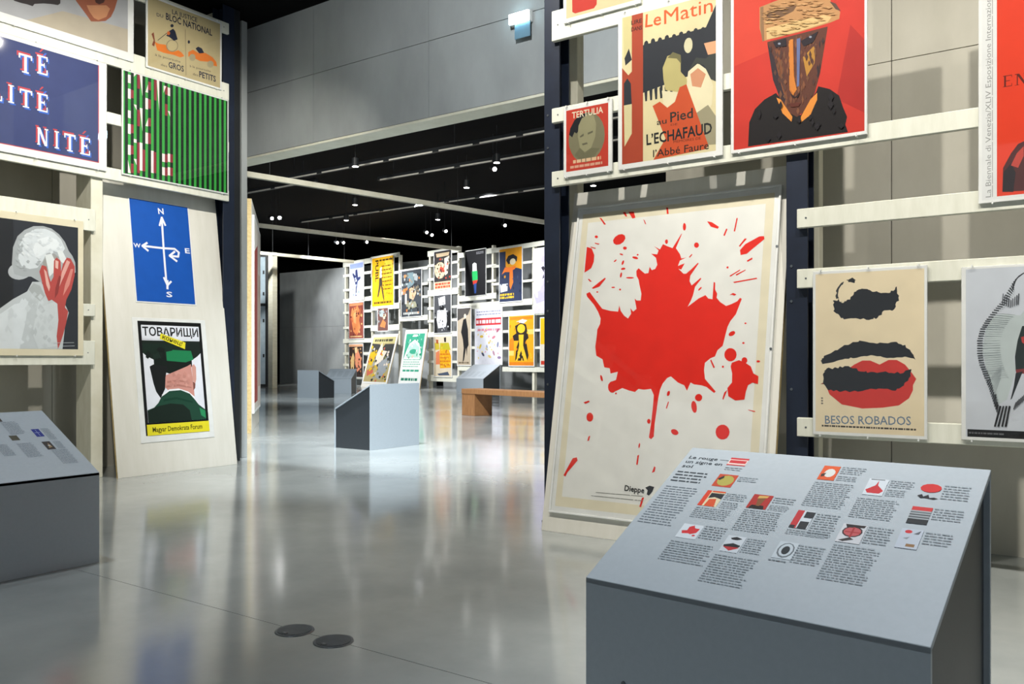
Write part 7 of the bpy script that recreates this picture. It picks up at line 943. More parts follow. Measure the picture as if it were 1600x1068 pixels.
  ('p','#2a2c2a',((.64,.051),(.646,.126),(.569,.119),(.497,.089),(.533,.028),(.592,.016))),('p','#c9a51f',((1.342,.33),(1.262,.316),(1.3,.226),(1.356,.288))),
  ('p','#c9a51f',((1.419,.058),(1.518,0),(1.553,.085),(1.494,.126))),('p','#7a7a52',((.131,1.21),(.095,1.296),(.039,1.263),(.058,1.18))),
  ('p','#d5c9b8',((1.301,1.19),(1.195,1.162),(1.184,1.095),(1.274,1.068),(1.34,1.117))),('p','#8f9598',((.494,.736),(.407,.769),(.396,.681),(.487,.671))),
  ('p','#b5604a',((.909,.071),(.848,.084),(.807,.065),(.793,0),(.887,0))),('p','#c9a51f',((.586,.651),(.541,.564),(.637,.541),(.682,.611))),
  ('p','#d5c9b8',((.871,.888),(.909,.846),(.998,.81),(1.036,.876),(1.016,.921),(.942,.955))),('p','#c9a51f',((.15,.996),(.101,.928),(.186,.894),(.24,.974))),
  ('p','#7a7a52',((1.372,.563),(1.328,.546),(1.363,.482),(1.413,.485),(1.443,.512),(1.422,.56))),('p','#8f9598',((1.002,.723),(.997,.83),(.902,.807),(.913,.746))),
  ('p','#8f9598',((1.485,.797),(1.391,.823),(1.334,.747),(1.392,.682),(1.483,.71))),('p','#8f9598',((.923,.444),(1.007,.459),(.978,.532),(.913,.551),(.843,.483))),
  ('p','#d5c9b8',((.725,.281),(.743,.355),(.68,.37),(.642,.273))),('p','#b5604a',((1.298,.157),(1.356,.235),(1.279,.277),(1.234,.208))),('p','#c9a51f',((.836,1.013),(.876,.985),(.937,1.011),(.903,1.067),(.839,1.09))),
  ('p','#d5c9b8',((1.177,.599),(1.267,.642),(1.218,.694),(1.153,.688),(1.147,.647))),('p','#8f9598',((.082,1.144),(.154,1.182),(.105,1.231),(.064,1.264),(.031,1.226),(.028,1.152))),
  ('p','#8f9598',((1.249,1.132),(1.209,1.168),(1.17,1.127),(1.212,1.086))),('p','#c9a51f',((.234,.51),(.227,.419),(.296,.394),(.341,.453))),('p','#b5604a',((.741,1.035),(.829,1.028),(.85,1.099),(.814,1.149),(.748,1.119))),
  ('p','#8f9598',((.61,.121),(.673,.118),(.732,.18),(.63,.206))),('p','#c9a51f',((.416,.208),(.423,.268),(.33,.273),(.348,.219))),('p','#2a2c2a',((1.052,.144),(1.123,.15),(1.155,.222),(1.054,.229),(.996,.198))),
  ('p','#2a2c2a',((1.422,.09),(1.487,.054),(1.539,.087),(1.49,.145))),('p','#c9a51f',((.296,.464),(.356,.437),(.43,.5),(.355,.554),(.275,.522))),('p','#2a2c2a',((1.334,.199),(1.43,.145),(1.48,.221),(1.403,.236))),
  ('p','#c9a51f',((.628,.326),(.558,.274),(.621,.21),(.707,.268))),('p','#2a2c2a',((.12,1.189),(.177,1.136),(.247,1.17),(.24,1.235),(.155,1.239))),]),
 'lean2': dict(p=(-1.689,.2,-.497,1.996), b=(-1.749,.14,-.437,2.056), art=[
  ('p','#dfe3de',((0,0),(1.192,0),(1.192,1.796),(0,1.796))),('p','#3a9a7c',((.024,.808),(.024,1.76),(1.168,1.76),(1.168,.808),(1.049,1.113),(.894,1.4),(.596,1.544),(.298,1.4),(.143,1.113))),
  ('p','#a5cdbd',((.238,1.257),(.596,1.472),(.954,1.257),(.954,.898),(.238,.898))),
  ('p','#3a9a7c',((.834,1.113),(.811,1.152),(.745,1.183),(.649,1.201),(.543,1.201),(.447,1.183),(.381,1.152),(.358,1.113),(.381,1.074),(.447,1.043),(.543,1.026),(.649,1.026),(.745,1.043),(.811,1.074))),
  ('p','#dfe3de',((.417,1.652),(.775,1.652),(.715,1.724),(.477,1.724))),
  ('p','#c9b8a2',((.667,.934),(.66,.957),(.641,.976),(.612,.986),(.58,.986),(.551,.976),(.532,.957),(.524,.934),(.532,.91),(.551,.892),(.58,.881),(.612,.881),(.641,.892),(.66,.91))),
  ('w','#5aa58c',.06,.539,1.132,.862,4,3,.35),('w','#3a9a7c',.095,.359,1.097,.503,1,5,.5),('w','#2a7a62',.06,.054,1.073,.18,1,6,.75),
  ('p','#2a8a6a',((1.117,.885),(1.108,.928),(1.059,.897),(1.063,.861),(1.086,.839),(1.114,.828))),('p','#8fc4b0',((.988,1.582),(.963,1.539),(1.004,1.504),(1.03,1.562))),
  ('p','#2a8a6a',((1.056,1.356),(1.078,1.408),(1.074,1.467),(1.034,1.463),(1.028,1.407))),('p','#2a8a6a',((.985,.988),(.984,.919),(1.038,.926),(1.047,.976))),
  ('p','#dfe3de',((.301,1.17),(.289,1.141),(.281,1.097),(.32,1.088),(.345,1.119),(.345,1.171))),('p','#2a8a6a',((.407,.87),(.396,.934),(.337,.923),(.354,.846))),
  ('p','#dfe3de',((.285,1.471),(.323,1.471),(.353,1.528),(.307,1.574),(.278,1.523))),('p','#dfe3de',((.661,.848),(.679,.902),(.647,.919),(.62,.907),(.63,.838))),
  ('p','#dfe3de',((.838,1.134),(.801,1.163),(.754,1.164),(.774,1.098),(.807,1.097))),('p','#dfe3de',((1.004,1.017),(.983,.954),(1.029,.92),(1.039,.99))),
  ('p','#8fc4b0',((.199,1.392),(.249,1.398),(.264,1.463),(.197,1.472))),('p','#dfe3de',((.815,1.328),(.853,1.311),(.858,1.365),(.862,1.4),(.824,1.407),(.782,1.372))),
  ('p','#8fc4b0',((.296,.976),(.259,.938),(.246,.899),(.299,.862),(.321,.919))),('p','#2a8a6a',((.877,1.042),(.84,1.054),(.818,1.015),(.82,.959),(.863,.95),(.875,1.002))),
  ('p','#2a8a6a',((.986,.992),(1.02,.966),(1.052,.972),(1.056,1.028),(1.03,1.057),(.989,1.027))),('p','#8fc4b0',((1.067,1.291),(1.054,1.247),(1.073,1.206),(1.119,1.223),(1.115,1.275))),
  ('p','#dfe3de',((1.024,1.231),(1.017,1.29),(.962,1.279),(.953,1.226))),('p','#8fc4b0',((.716,1.082),(.756,1.03),(.802,1.057),(.78,1.12))),('p','#dfe3de',((.552,1.367),(.592,1.368),(.59,1.435),(.555,1.43),(.535,1.4))),
  ('p','#8fc4b0',((.325,1.458),(.278,1.444),(.286,1.4),(.33,1.401))),('p','#2a8a6a',((1.026,.969),(1.073,.946),(1.109,.985),(1.095,1.039),(1.059,1.054),(1.037,1.012))),
  ('p','#dfe3de',((.457,1.284),(.488,1.261),(.525,1.288),(.51,1.344),(.476,1.343),(.441,1.328))),('p','#2a8a6a',((.205,.949),(.262,.946),(.261,1.007),(.211,1.033))),
  ('p','#8fc4b0',((1.113,.894),(1.102,.922),(1.071,.965),(1.038,.937),(1.03,.888),(1.067,.875))),('p','#8fc4b0',((.85,1.683),(.878,1.711),(.841,1.768),(.799,1.742),(.808,1.673))),
  ('p','#2a8a6a',((.704,1.619),(.732,1.578),(.775,1.616),(.735,1.679))),('p','#dfe3de',((.75,1.51),(.744,1.478),(.788,1.47),(.802,1.491),(.8,1.522),(.764,1.549))),
  ('p','#2a8a6a',((.196,1.36),(.231,1.401),(.236,1.429),(.214,1.457),(.175,1.453),(.171,1.397))),('p','#dfe3de',((.765,1.334),(.807,1.374),(.768,1.434),(.733,1.377))),
  ('p','#2a8a6a',((.337,1.608),(.372,1.619),(.385,1.656),(.333,1.686))),]),
}

LW = frame((-6.92, 0, 0), (0, 1, 0), (0, 0, 1)); RW = frame((0, 4.30, 0), (1, 0, 0), (0, 0, 1))
LP = frame((-6.75, 3.873, 0), (0, 1, 0), (-.135, 0, 1)); RP = frame((-2.668, 4.125, 0), (1, 0, 0), (0, .188, 1))
BW = frame(BO, BU, (0, 0, 1))

# ------------------------------------------------------------------ the building
def struct(name, o): o['kind'] = 'structure'; return o
# floor: cast slabs with a saw-cut joint between them
fl = MB(); fl.box(-34, -9, -.12, 9, 36, -.004); fl = struct('floor', fl.build('floor', M_JOINT))
cuts = [-9, 2.08, 9.2, 16.4, 23.6, 36]
for a, b in zip(cuts, cuts[1:]): boxo('slab', (-34, a + .0015, -.004, 9, b - .0015, 0), M_FLOOR, fl, 0)
def panel_wall(name, M, us, zs, axis, c0, c1, mat, gap=.0025):
    """concrete wall cast in panels: a backing sheet and one slab for every formwork field"""
    w = MB()
    if axis == 'y': w.box(us[0], c0 + .02, zs[0], us[-1], c1, zs[-1])
    else: w.box(c1, us[0], zs[0], c0 - .02, us[-1], zs[-1])
    root = struct(name, w.build(name, mat))
    boxo('joint_strip', (us[0] + .01, c0 + .012, zs[0] + .012, us[-1] - .01, c0 + .02, zs[-1]) if axis == 'y' else (c0 - .02, us[0] + .01, zs[0] + .012, c0 - .012, us[-1] - .01, zs[-1]), M_JOINTW, root, 0)
    rg = random.Random(3)
    for u0, u1 in zip(us, us[1:]):
        for z0, z1 in zip(zs, zs[1:]):
            d = rg.uniform(0, .003)
            if axis == 'y': boxo('concrete_panel', (u0 + gap, c0 + d, z0 + gap * (z0 > zs[0]), u1 - gap, c0 + .012, z1 - gap), mat, root, 0)
            else: boxo('concrete_panel', (c0 - .012, u0 + gap, z0 + gap * (z0 > zs[0]), c0 - d, u1 - gap, z1 - gap), mat, root, 0)
    return root
panel_wall('wall_right', None, [-2.254, -.914, .426, 1.766, 3.1, 4.5, 6], [0, 2.64, 4.47], 'y', 4.95, 5.2, M_CONC)
panel_wall('wall_left', None, [-7, -5.7, -4.35, -3, -1.65, -.3, 1.05, 2.4, 3.75, 5.4], [0, 2.72, 4.47], 'x', -7.6, -7.85, M_CONC)
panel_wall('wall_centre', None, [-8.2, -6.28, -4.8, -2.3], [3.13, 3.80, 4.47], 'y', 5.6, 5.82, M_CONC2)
struct('', boxo('bounce_trim_1', (-8.2, 5.605, 3.105, -2.3, 5.82, 3.129), M_WOOD, None, .002))  # soffit strip added; its pale colour stands in for light bounced off the floor
boxo('wall_pier', (-7.85, 5.42, 0, -7.15, 5.49, 4.47), M_CONC2, None, .003)['kind'] = 'structure'
boxo('ceiling_hall', (-8, -7, 4.472, 6, 5.598, 4.7), M_BLACK, None, 0)['kind'] = 'structure'
bpy.data.objects['ceiling_hall'].name = 'ceiling'
struct('ceiling_far', boxo('ceiling', (-34, 5.825, 6.0, 9, 36, 6.2), M_BLACK, None, 0))
struct('', boxo('wall_upper', (-8.4, 5.602, 4.72, -1.5, 5.82, 6.0), M_BLACK, None, 0))
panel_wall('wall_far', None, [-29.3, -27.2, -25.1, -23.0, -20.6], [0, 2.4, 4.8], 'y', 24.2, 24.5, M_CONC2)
struct('', boxo('wall_back', (-34, 33, 0, 9, 33.3, 6), M_BLACK, None, 0))
struct('', boxo('wall_side', (-34, 5.83, 0, -33.7, 32.9, 6), M_BLACK, None, 0))

# glazed door and timber jamb at the far end
du = Vector((.82, .572, 0)).normalized()
d = empty('door_1', frame(Vector((-25.22, 20.29, 0)) - du * 2.09, du, (0, 0, 1))); d['kind'] = 'structure'
for x0, x1, z0, z1 in ((0, .09, 0, 4.93), (2.0, 2.09, 0, 4.93), (.09, 2.0, 0, .1), (.09, 2.0, 4.83, 4.93), (.09, 2.0, 3.0, 3.1)):
    boxo('door_frame', (x0, z0, -.04, x1, z1, .04), M_DARK, d)
for z0, z1 in ((.1, 3.0), (3.1, 4.83)): boxo('pane', (.09, z0, -.006, 2.0, z1, .006), noisy('frosted_glass', '#9fb2c0', '#b5c6d0', 3, .2), d, 0)
for z in (1.1, 2.4, 3.4, 4.2): boxo('hinge', (1.9, z, .006, 1.96, z + .12, .03), M_DARK, d)
tag(boxo('timber_post', (-24.33, 19.58, 0, -24.1, 19.8, 4.85), M_WOOD, None, .004), 'tall pale timber post beside the glazed door in the far room', 'post')

# ------------------------------------------------------------------ steel columns
def column(loc, w, d, label):
    e = empty('steel_column', loc=loc)
    boxo('flange', (0, 0, 0, w, .012, 4.46), M_NAVY, e); boxo('flange', (0, d - .012, 0, w, d, 4.46), M_NAVY, e)
    boxo('web', (w / 2 - .006, .012, .014, w / 2 + .006, d - .012, 4.46), M_NAVY, e); boxo('base_plate', (-.02, -.0, 0, w + .02, d, .012), M_NAVY, e)
    for z in (.85, 1.30, 1.48, 2.3, 2.5, 3.3):
        m = MB(); m.cyl((w * .25, .001, z), (w * .25, -.004, z), .007, 8); m.build('bolt', M_STEEL, e)
    return tag(e, label, 'column', 'navy steel columns')
column((-2.781, 4.333, 0), .110, .12, 'navy steel column at the left end of the right-hand poster rack')
column((-1.302, 4.333, 0), .108, .12, 'navy steel column between the tall red splash panel and the lips poster')
e = empty('steel_column', loc=(-6.953, 5.056, 0))
boxo('flange', (-.012, 0, 0, 0, .13, 4.46), M_NAVY, e); boxo('flange', (-.17, 0, 0, -.158, .13, 4.46), M_NAVY, e); boxo('web', (-.158, .06, 0, -.012, .072, 4.46), M_NAVY, e); boxo('side_plate', (-.165, .131, 0, -.01, .205, 4.46), M_DARK, e)
tag(e, 'navy steel column at the right end of the left-hand poster rack', 'column', 'navy steel columns')

# ------------------------------------------------------------------ poster racks
def rack(name, M, posts, rails, label, screws=True):
    e = empty(name, M)
    for u0, u1, z0, z1, c0, c1 in posts: boxo('post', (u0, z0, c1, u1, z1, c0), M_WOOD, e, .003)
    for u0, u1, z0, z1 in rails:
        r = boxo('rail', (u0, z0, -.03, u1, z1, 0), M_RAIL, e, .003)
        if screws:
            for u in (u0 + .045, u1 - .06):
                m = MB(); m.cyl((u, (z0 + z1) / 2, -.001), (u, (z0 + z1) / 2, .0015), .005, 8); m.build('screw', M_STEEL, r)
    return tag(e, label, 'poster rack')
rack('poster_rack', LW, [(3.749, 3.852, 0, 4.44, -.03, -.27)] + [(2.22 - 1.53 * i, 2.32 - 1.53 * i, 0, 4.44, -.03, -.27) for i in range(6)] + [(5.09, 5.195, 0, 4.44, -.23, -.47)],
     [(-6, 5.1, 2.545, 2.648), (-6, 5.1, 3.022, 3.122), (-6, 5.1, 3.527, 3.688), (-6, 5.1, 4.171, 4.276),
      (-6, 3.774, 2.084, 2.267), (-6, 3.771, 1.367, 1.47), (-6, 3.768, .959, 1.162)],
     'white timber slat rack along the left wall holding large posters')
rack('poster_rack', RW, [(-2.803, -2.672, 0, 4.44, -.25, -.33), (-1.254, -1.195, 0, 4.44, -.25, -.33), (.26, .33, 0, 4.44, -.25, -.33)],
     [(-2.707, -1.205, 2.933, 3.116), (-2.707, -1.205, 2.437, 2.525), (-2.707, 1.543, 2.051, 2.142), (-1.239, 1.543, 1.667, 1.764),
      (-1.239, 1.543, 1.363, 1.459), (-1.239, 1.543, .613, .708)],
     'white timber slat rack along the right wall behind the near lectern')
BR = [(-6.78, -4.56, 4.77, 4.97), (-6.78, -4.56, 4.36, 4.47), (-6.78, -4.56, 3.78, 3.88), (-6.78, -4.56, 3.31, 3.48), (-6.78, -4.56, 2.86, 2.96), (-6.78, -4.56, 2.25, 2.35), (-6.78, -4.56, 1.68, 1.85), (-6.78, -4.56, 1.2, 1.31), (-6.78, -4.56, 0.75, 0.85), (-6.78, -4.56, 0.24, 0.44), (-4.66, -2.64, 4.83, 5.0), (-4.66, -2.64, 4.21, 4.31), (-4.66, -2.64, 3.65, 3.75), (-4.66, -2.64, 2.91, 3.13), (-4.66, -2.64, 2.11, 2.33), (-2.64, -0.84, 4.22, 4.33), (-2.64, -0.84, 3.67, 3.76), (-2.64, -0.84, 3.21, 3.3), (-2.64, -0.84, 2.42, 2.6), (-0.84, 0.95, 4.65, 4.85), (-0.84, 0.95, 4.28, 4.37), (-0.84, 0.95, 3.79, 3.88), (-0.84, 0.95, 3.24, 3.46), (-0.84, 0.95, 2.77, 2.86), (-0.84, 0.95, 2.32, 2.41), (-0.84, 0.95, 1.8, 1.98), (-0.84, 0.95, 1.31, 1.4), (-0.84, 0.95, 0.89, 0.98), (-0.84, 0.95, 0.25, 0.47), (0.95, 2.94, 4.44, 4.61), (0.95, 2.94, 3.99, 4.08), (0.95, 2.94, 3.51, 3.59), (0.95, 2.94, 2.97, 3.16), (2.71, 5.73, 4.44, 4.59), (2.71, 5.73, 3.96, 4.04), (2.71, 5.73, 3.39, 3.47), (0.95, 4.67, 2.69, 2.88), (3.25, 5.73, 2.36, 2.54), (3.25, 5.73, 1.86, 1.94), (3.25, 5.73, 1.33, 1.41), (3.25, 5.73, 0.63, 0.78), (0.95, 1.95, 2.7, 2.81), (0.95, 1.95, 0.64, 0.81), (0.95, 1.95, 1.94, 2.03), (0.95, 1.95, 1.36, 1.45)]
rack('poster_rack', BW, [(u, u + .1, 0, h, -.03, -.14) for u, h in ((-6.7, 4.97), (-4.66, 5.0), (-2.74, 4.9), (-.80, 4.85), (.86, 4.85), (2.68, 4.7), (4.62, 4.6), (6.1, 4.6))], BR,
     'wide white slat rack full of small posters across the far wall', False)
# the boarded backs behind the far rack bays
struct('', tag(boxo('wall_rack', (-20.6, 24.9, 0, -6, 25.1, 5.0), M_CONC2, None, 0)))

# ------------------------------------------------------------------ posters
def poster(name, key, M, label, group, c=.004, board=M_BOARD, thick=.012, cover=True, pins=True, lip=False):
    A = ART[key]; p = A['p']; b = A['b']
    O = M @ Vector(((b[0] + b[2]) / 2, b[1], c))
    m = M.copy(); m.translation = O
    e = empty(name, m); w = (b[2] - b[0]) / 2; h = b[3] - b[1]
    boxo('backing_board', (-w, 0, 0, w, h, thick), board, e, .0015)
    mb = MB(); mats = []
    add_art(mb, A['art'], mats, p[0] - (b[0] + b[2]) / 2, p[1] - b[1], thick, .00002 if cover else .00006)
    mb.build('print', mats, e, 0, False)
    top = thick + len(A['art']) * .00002 + .003
    if cover: boxo('cover_sheet', (-w, 0, top, w, h, top + .003), M_SHEET, e, 0)
    if pins:
        for y, s in ((0, -1), (h, 1)):
            for x in (-w * .86, 0, w * .86):
                q = MB(); q.cyl((x, y + s * .004, 0), (x, y + s * .004, top + .008), .004, 8); q.cyl((x, y + s * .003, top + .005), (x, y - s * .006, top + .006), .003, 8)
                q.build('hook', M_BOARD, e)
    return tag(e, label, 'poster', group)
GL = 'posters on the left rack'; GR = 'posters on the right rack'; GB = 'posters on the far rack'
poster('poster', 'boots', LW, 'grey poster with a brown shoe tip, top left corner of the left rack', GL)
poster('poster', 'justice', LW, 'beige poster with two orange cartoon vehicles lettered BLOC NATIONAL', GL)
poster('poster', 'blue', LW, 'dark blue poster with white serif syllables ending in NITÉ', GL)
poster('poster', 'green', LW, 'green and black striped poster with red and white letter fragments', GL)
poster('poster', 'bust', LW, 'black poster of a white statue covering its face with a red hand', GL, .004, M_CREAM)
poster('poster', 'redtop', RW, 'cream poster with a red block cut off by the top edge, right rack', GR)
poster('poster', 'tertulia', RW, 'small red poster with a round olive portrait lettered TERTULIA', GR)
poster('poster', 'news', RW, 'cream and rust poster lettered AU PIED DE L’ECHAFAUD', GR)
poster('poster', 'mask', RW, 'red poster of a wooden faced man in black with a plank hat', GR)
poster('poster', 'biennale', RW, 'red poster with white margin and vertical grey lettering at the right edge', GR)
poster('poster', 'lips', RW, 'cream poster with dark smudges and red lips lettered BESOS ROBADOS', GR)
poster('poster', 'hatched', RW, 'pale grey poster of a figure drawn in radiating black strokes', GR)

def lean_panel(M, w, h, th, label, board=M_PLY):
    e = empty('leaning_panel', M)
    m = MB(); m.box(0, 0, -th, w, h, 0); o = m.build('board', [board, M_PLYEDGE], e, .0015)
    for p in o.data.polygons:
        if abs(p.normal.z) < .5: p.material_index = 1
    return tag(e, label, 'panel')
lean_panel(LP, 1.195, 2.60, .025, 'whitened plywood panel leaning on the left rack with two posters')
poster('poster', 'compass', LP, 'blue poster with hand drawn white compass arrows and letters', 'posters on the left leaning panel', .0005, M_BOARD, .004, False, False)
poster('poster', 'officer', LP, 'poster of an officer seen from behind in a green peaked cap', 'posters on the left leaning panel', .0005, M_BOARD, .004, False, False)
lean_panel(RP, 1.345, 2.075, .03, 'tall whitened plywood panel leaning on the right rack under the red splash poster')
e = poster('poster', 'splash', RP, 'huge white poster with a red paint splash on the right leaning panel', None, .0005, M_BOARD, .012, True, False)
A = ART['splash']['b']; w = (A[2] - A[0]) / 2; h = A[3] - A[1]; top = .012 + len(ART['splash']['art']) * .00002 + .006
for b in ((-w - .012, -.012, w + .012, 0), (-w - .012, h, w + .012, h + .012), (-w - .012, 0, -w, h), (w, 0, w + .012, h)):
    boxo('frame_strip', (b[0], b[1], 0, b[2], b[3], top), M_BOARD, e, .002)
for z in (.35, .95, 1.5):
    q = MB(); q.cyl((w + .006, z, top), (w + .006, z, top + .003), .007, 10); q.build('screw', M_STEEL, e)

# far rack posters
for key, lab in (('b_blue', 'pale blue poster with a dark dancer, top left of the far rack'), ('b_yellow', 'tall yellow poster with a thin figure, upper left of the far rack'),
                 ('b_orange', 'orange and maroon poster in the middle of the far rack’s left column'), ('b_small', 'smallest poster of the far rack, below the tall yellow one'),
                 ('b_dancers', 'dark poster with orange figures, bottom left of the far rack'), ('b_dark', 'dark grey blue collage poster above the green leaning poster'),
                 ('b_redblack', 'black poster with a red dot and red lettering on the far rack'), ('b_robot', 'black and white poster of a blocky figure on the far rack'),
                 ('b_women', 'poster of women in yellow dresses, low on the far rack'), ('b_lady', 'tan poster of a slim woman in black on the far rack'),
                 ('b_bottle', 'black poster with a green, white and red shape on the far rack'), ('b_hat', 'yellow and navy poster of a figure in hat and orange scarf'),
                 ('b_doodle', 'white poster with a red title bar and small doodles'), ('b_dancer', 'orange yellow poster of a dancer in a black cape'),
                 ('b_lavender', 'lavender poster with a dark star at the far rack’s right end'), ('b_tram', 'yellow topped poster partly hidden behind the right navy column')):
    poster('poster', key, BW, lab, GB, .004, M_BOARD, .02, False, False)
L1 = frame(BO + BN * .9, BU, -BN * .28 + Vector((0, 0, 1))); L2 = frame(BO + BN * .65, BU, -BN * .17 + Vector((0, 0, 1)))
for M, key, lab, pl in ((L1, 'lean1', 'leaning poster of a costumed crowd in front of the far rack', 'white panel under the costumed crowd poster leaning on the far rack'),
                        (L2, 'lean2', 'leaning white poster with green ornament in front of the far rack', 'white panel under the green ornament poster leaning on the far rack')):
    b = ART[key]['b']; m = M.copy(); m.translation = M @ Vector((b[0] - .03, 0, 0))
    lean_panel(m, b[2] - b[0] + .06, b[3] + .05, .03, pl)
    poster('poster', key, M, lab, 'leaning posters in the far room', .0005, M_BOARD, .006, False, False)

# tall panel seen almost edge on behind the left column
EPf = frame((-9.433, 7.311, 0), (-.757, .654, 0), (0, 0, 1))
lean_panel(EPf, 2.2, 3.2, .09, 'tall plywood panel seen edge-on behind the left navy column', M_PLY)
ART['edge'] = dict(p=[.15, .3, 1.95, 2.95], b=[.12, .26, 1.99, 3.0], art=[('p', '#cfc9c0', [(0, 0), (1.8, 0), (1.8, 2.65), (0, 2.65)]), ('p', '#9a3b34', [(.0, .1), (.9, .1), (.9, 2.4), (.0, 2.2)]), ('p', '#b7a08f', [(1.1, .3), (1.6, .3), (1.6, 2.0), (1.1, 2.0)])])
poster('poster', 'edge', EPf, 'red and white poster on the edge-on panel behind the left column', None, .0005, M_BOARD, .03, False, False)

# ------------------------------------------------------------------ lecterns
def lectern(M, label, art=None, w=.812, L=.571, zf=.444, zb=.73):
    """folded grey sheet: low front, sloping reading top, tall back, recessed side cheeks"""
    e = empty('lectern', M); t = .012
    boxo('front_panel', (0, 0, 0, w, t, zf - .001), M_GREY, e, .001)
    boxo('back_panel', (0, L - t, 0, w, L, zb - .012), M_GREY, e, .001)
    s = (zb - zf) / L
    m = MB(); m.prism([(0, zf), (L, zb), (L, zb - t * 1.2), (0, zf - t * 1.2)], 0, 0, w); m.build('top_panel', M_GREY, e, .001)
    for x in (.014, w - .014 - t):
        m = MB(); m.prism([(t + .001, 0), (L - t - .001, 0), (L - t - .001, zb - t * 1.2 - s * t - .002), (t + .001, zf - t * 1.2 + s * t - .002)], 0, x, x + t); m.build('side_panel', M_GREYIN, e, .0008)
    m = MB(); m.cyl((w * .14, -.0005, .2), (w * .14, -.003, .2), .006, 10); m.build('screw', M_STEEL, e)
    if art:
        T = frame((0, 0, zf), (1, 0, 0), (0, L, zb - zf)); mb = MB(); mats = []
        add_art(mb, art, mats, 0, 0, .0004, .00002); o = mb.build('printed_text', mats, e, 0, False); o.matrix_local = T
    return tag(e, label, 'lectern', 'grey reading lecterns')
def thumb(x0, y1, x1, y0, kind):
    w = x1 - x0; h = y1 - y0; R = lambda c, a, b, cc, d: ('p', c, [(x0 + a * w, y0 + b * h), (x0 + cc * w, y0 + b * h), (x0 + cc * w, y0 + d * h), (x0 + a * w, y0 + d * h)])
    P = lambda c, *q: ('p', c, [(x0 + a * w, y0 + b * h) for a, b in q])
    El = lambda c, cx, cy, rx, ry: P(c, *[(cx + rx * math.cos(t * .5236), cy + ry * math.sin(t * .5236)) for t in range(12)])
    D = {'red_text': [R('#d9c3bd', 0, 0, 1, 1), R('#b8343a', 0, .78, 1, 1), R('#b8343a', .05, .3, .95, .68), R('#b8343a', 0, 0, 1, .12)],
         'round': [R('#b3452e', 0, 0, 1, 1), El('#a39b4c', .52, .5, .42, .42), P('#2a2a26', (.05, .6), (.3, .9), (.35, .7), (.2, .5))],
         'news': [R('#cfc4a4', 0, 0, 1, 1), R('#c8402c', 0, 0, .25, 1), P('#23272c', (.3, .85), (1, .85), (1, .5), (.6, .6), (.3, .5)), P('#c8502c', (.4, .45), (.75, .5), (.9, 0), (.35, 0)), R('#c8502c', .3, .9, 1, 1)],
         'mask': [R('#a52f2c', 0, 0, 1, 1), P('#201a1a', (.1, 0), (.9, 0), (.8, .25), (.2, .25)), P('#7a5030', (.3, .75), (.7, .8), (.6, .2), (.42, .2)), P('#c9a05a', (.28, .72), (.75, .8), (.8, .95), (.3, .92))],
         'splash': [R('#c9d2da', 0, 0, 1, 1), P('#c83338', (.1, .5), (.35, .55), (.35, .8), (.55, .95), (.65, .75), (.9, .75), (.85, .45), (.6, .3), (.5, .35), (.2, .3)), El('#c83338', .8, .25, .08, .06)],
         'lips': [R('#c3cbd3', 0, 0, 1, 1), P('#22262b', (.2, .85), (.5, .95), (.85, .85), (.6, .75), (.3, .76)), P('#b5353a', (.05, .3), (.5, .42), (.95, .3), (.5, .08)), P('#22262b', (.05, .4), (.5, .55), (.95, .45), (.9, .33), (.1, .3))],
         'oval': [R('#bcc6ce', 0, 0, 1, 1), El('#6a7278', .5, .5, .42, .45), El('#bcc6ce', .5, .52, .34, .38), El('#2e3338', .5, .5, .2, .25)],
         'orange': [R('#c8552f', 0, 0, 1, 1), El('#c9ccc8', .55, .5, .32, .3), P('#3a2c28', (.1, .4), (.35, .5), (.3, .25), (.12, .2))],
         'top': [R('#c3cbd3', 0, 0, 1, 1), P('#b8333a', (.05, .3), (.45, .6), (.52, .9), (.58, .6), (.95, .3), (.8, .12), (.2, .12)), R('#3a3e42', .1, .93, .8, .97)],
         'sun': [El('#c02f30', .5, .72, .5, .28), P('#20242a', (0, .2), (.2, .3), (.3, .15), (.5, .3), (.6, .1), (.8, .15), (1, .1), (.8, .02), (.4, .08), (.2, .05))],
         'wave': [R('#9aa1a6', 0, 0, 1, 1), R('#c0383a', 0, .78, 1, 1), R('#2a2f33', 0, 0, 1, .28), R('#4c5358', 0, .35, 1, .42), R('#3a4045', 0, .5, 1, .56), R('#5a6267', 0, .64, 1, .7)],
         'factory': [R('#c3cbd3', 0, 0, 1, 1), R('#b5343a', 0, 0, .38, 1), R('#2c3036', .5, .6, 1, .95), R('#2c3036', .45, 0, .95, .4), R('#2c3036', 0, 0, .3, .15)],
         'heads': [R('#c3c6cc', 0, 0, 1, 1), El('#3a2c30', .5, .6, .42, .3), El('#b5555a', .5, .6, .36, .24), P('#2a2628', (.1, .98), (.95, .98), (.9, .85), (.2, .8)), R('#9c3438', .46, .3, .54, .85), R('#9c3438', .2, .55, .85, .6), P('#3a3638', (.1, .1), (.5, .3), (.7, .2), (.3, .05))],
         'dots': [R('#b4bdca', 0, 0, 1, 1), El('#c0333a', .35, .85, .17, .09), P('#5a6068', (.6, .75), (.9, .95), (.85, .75)), P('#8a9098', (.2, .5), (.5, .6), (.4, .45)), R('#8a6a4a', .45, .1, .85, .24)],
         'blue': [R('#26318a', 0, 0, 1, 1), R('#8f98c8', .46, .1, .54, .9), R('#8f98c8', .1, .5, .8, .56)], 'dark': [R('#3a332f', 0, 0, 1, 1), P('#a58a62', (.3, .2), (.6, .8), (.8, .3)), R('#c9cdd0', .4, .45, .7, .55)], 'brown': [R('#4d4a38', 0, 0, 1, 1)]}
    return D[kind]
TX = '#88939b'; HD = '#333b42'
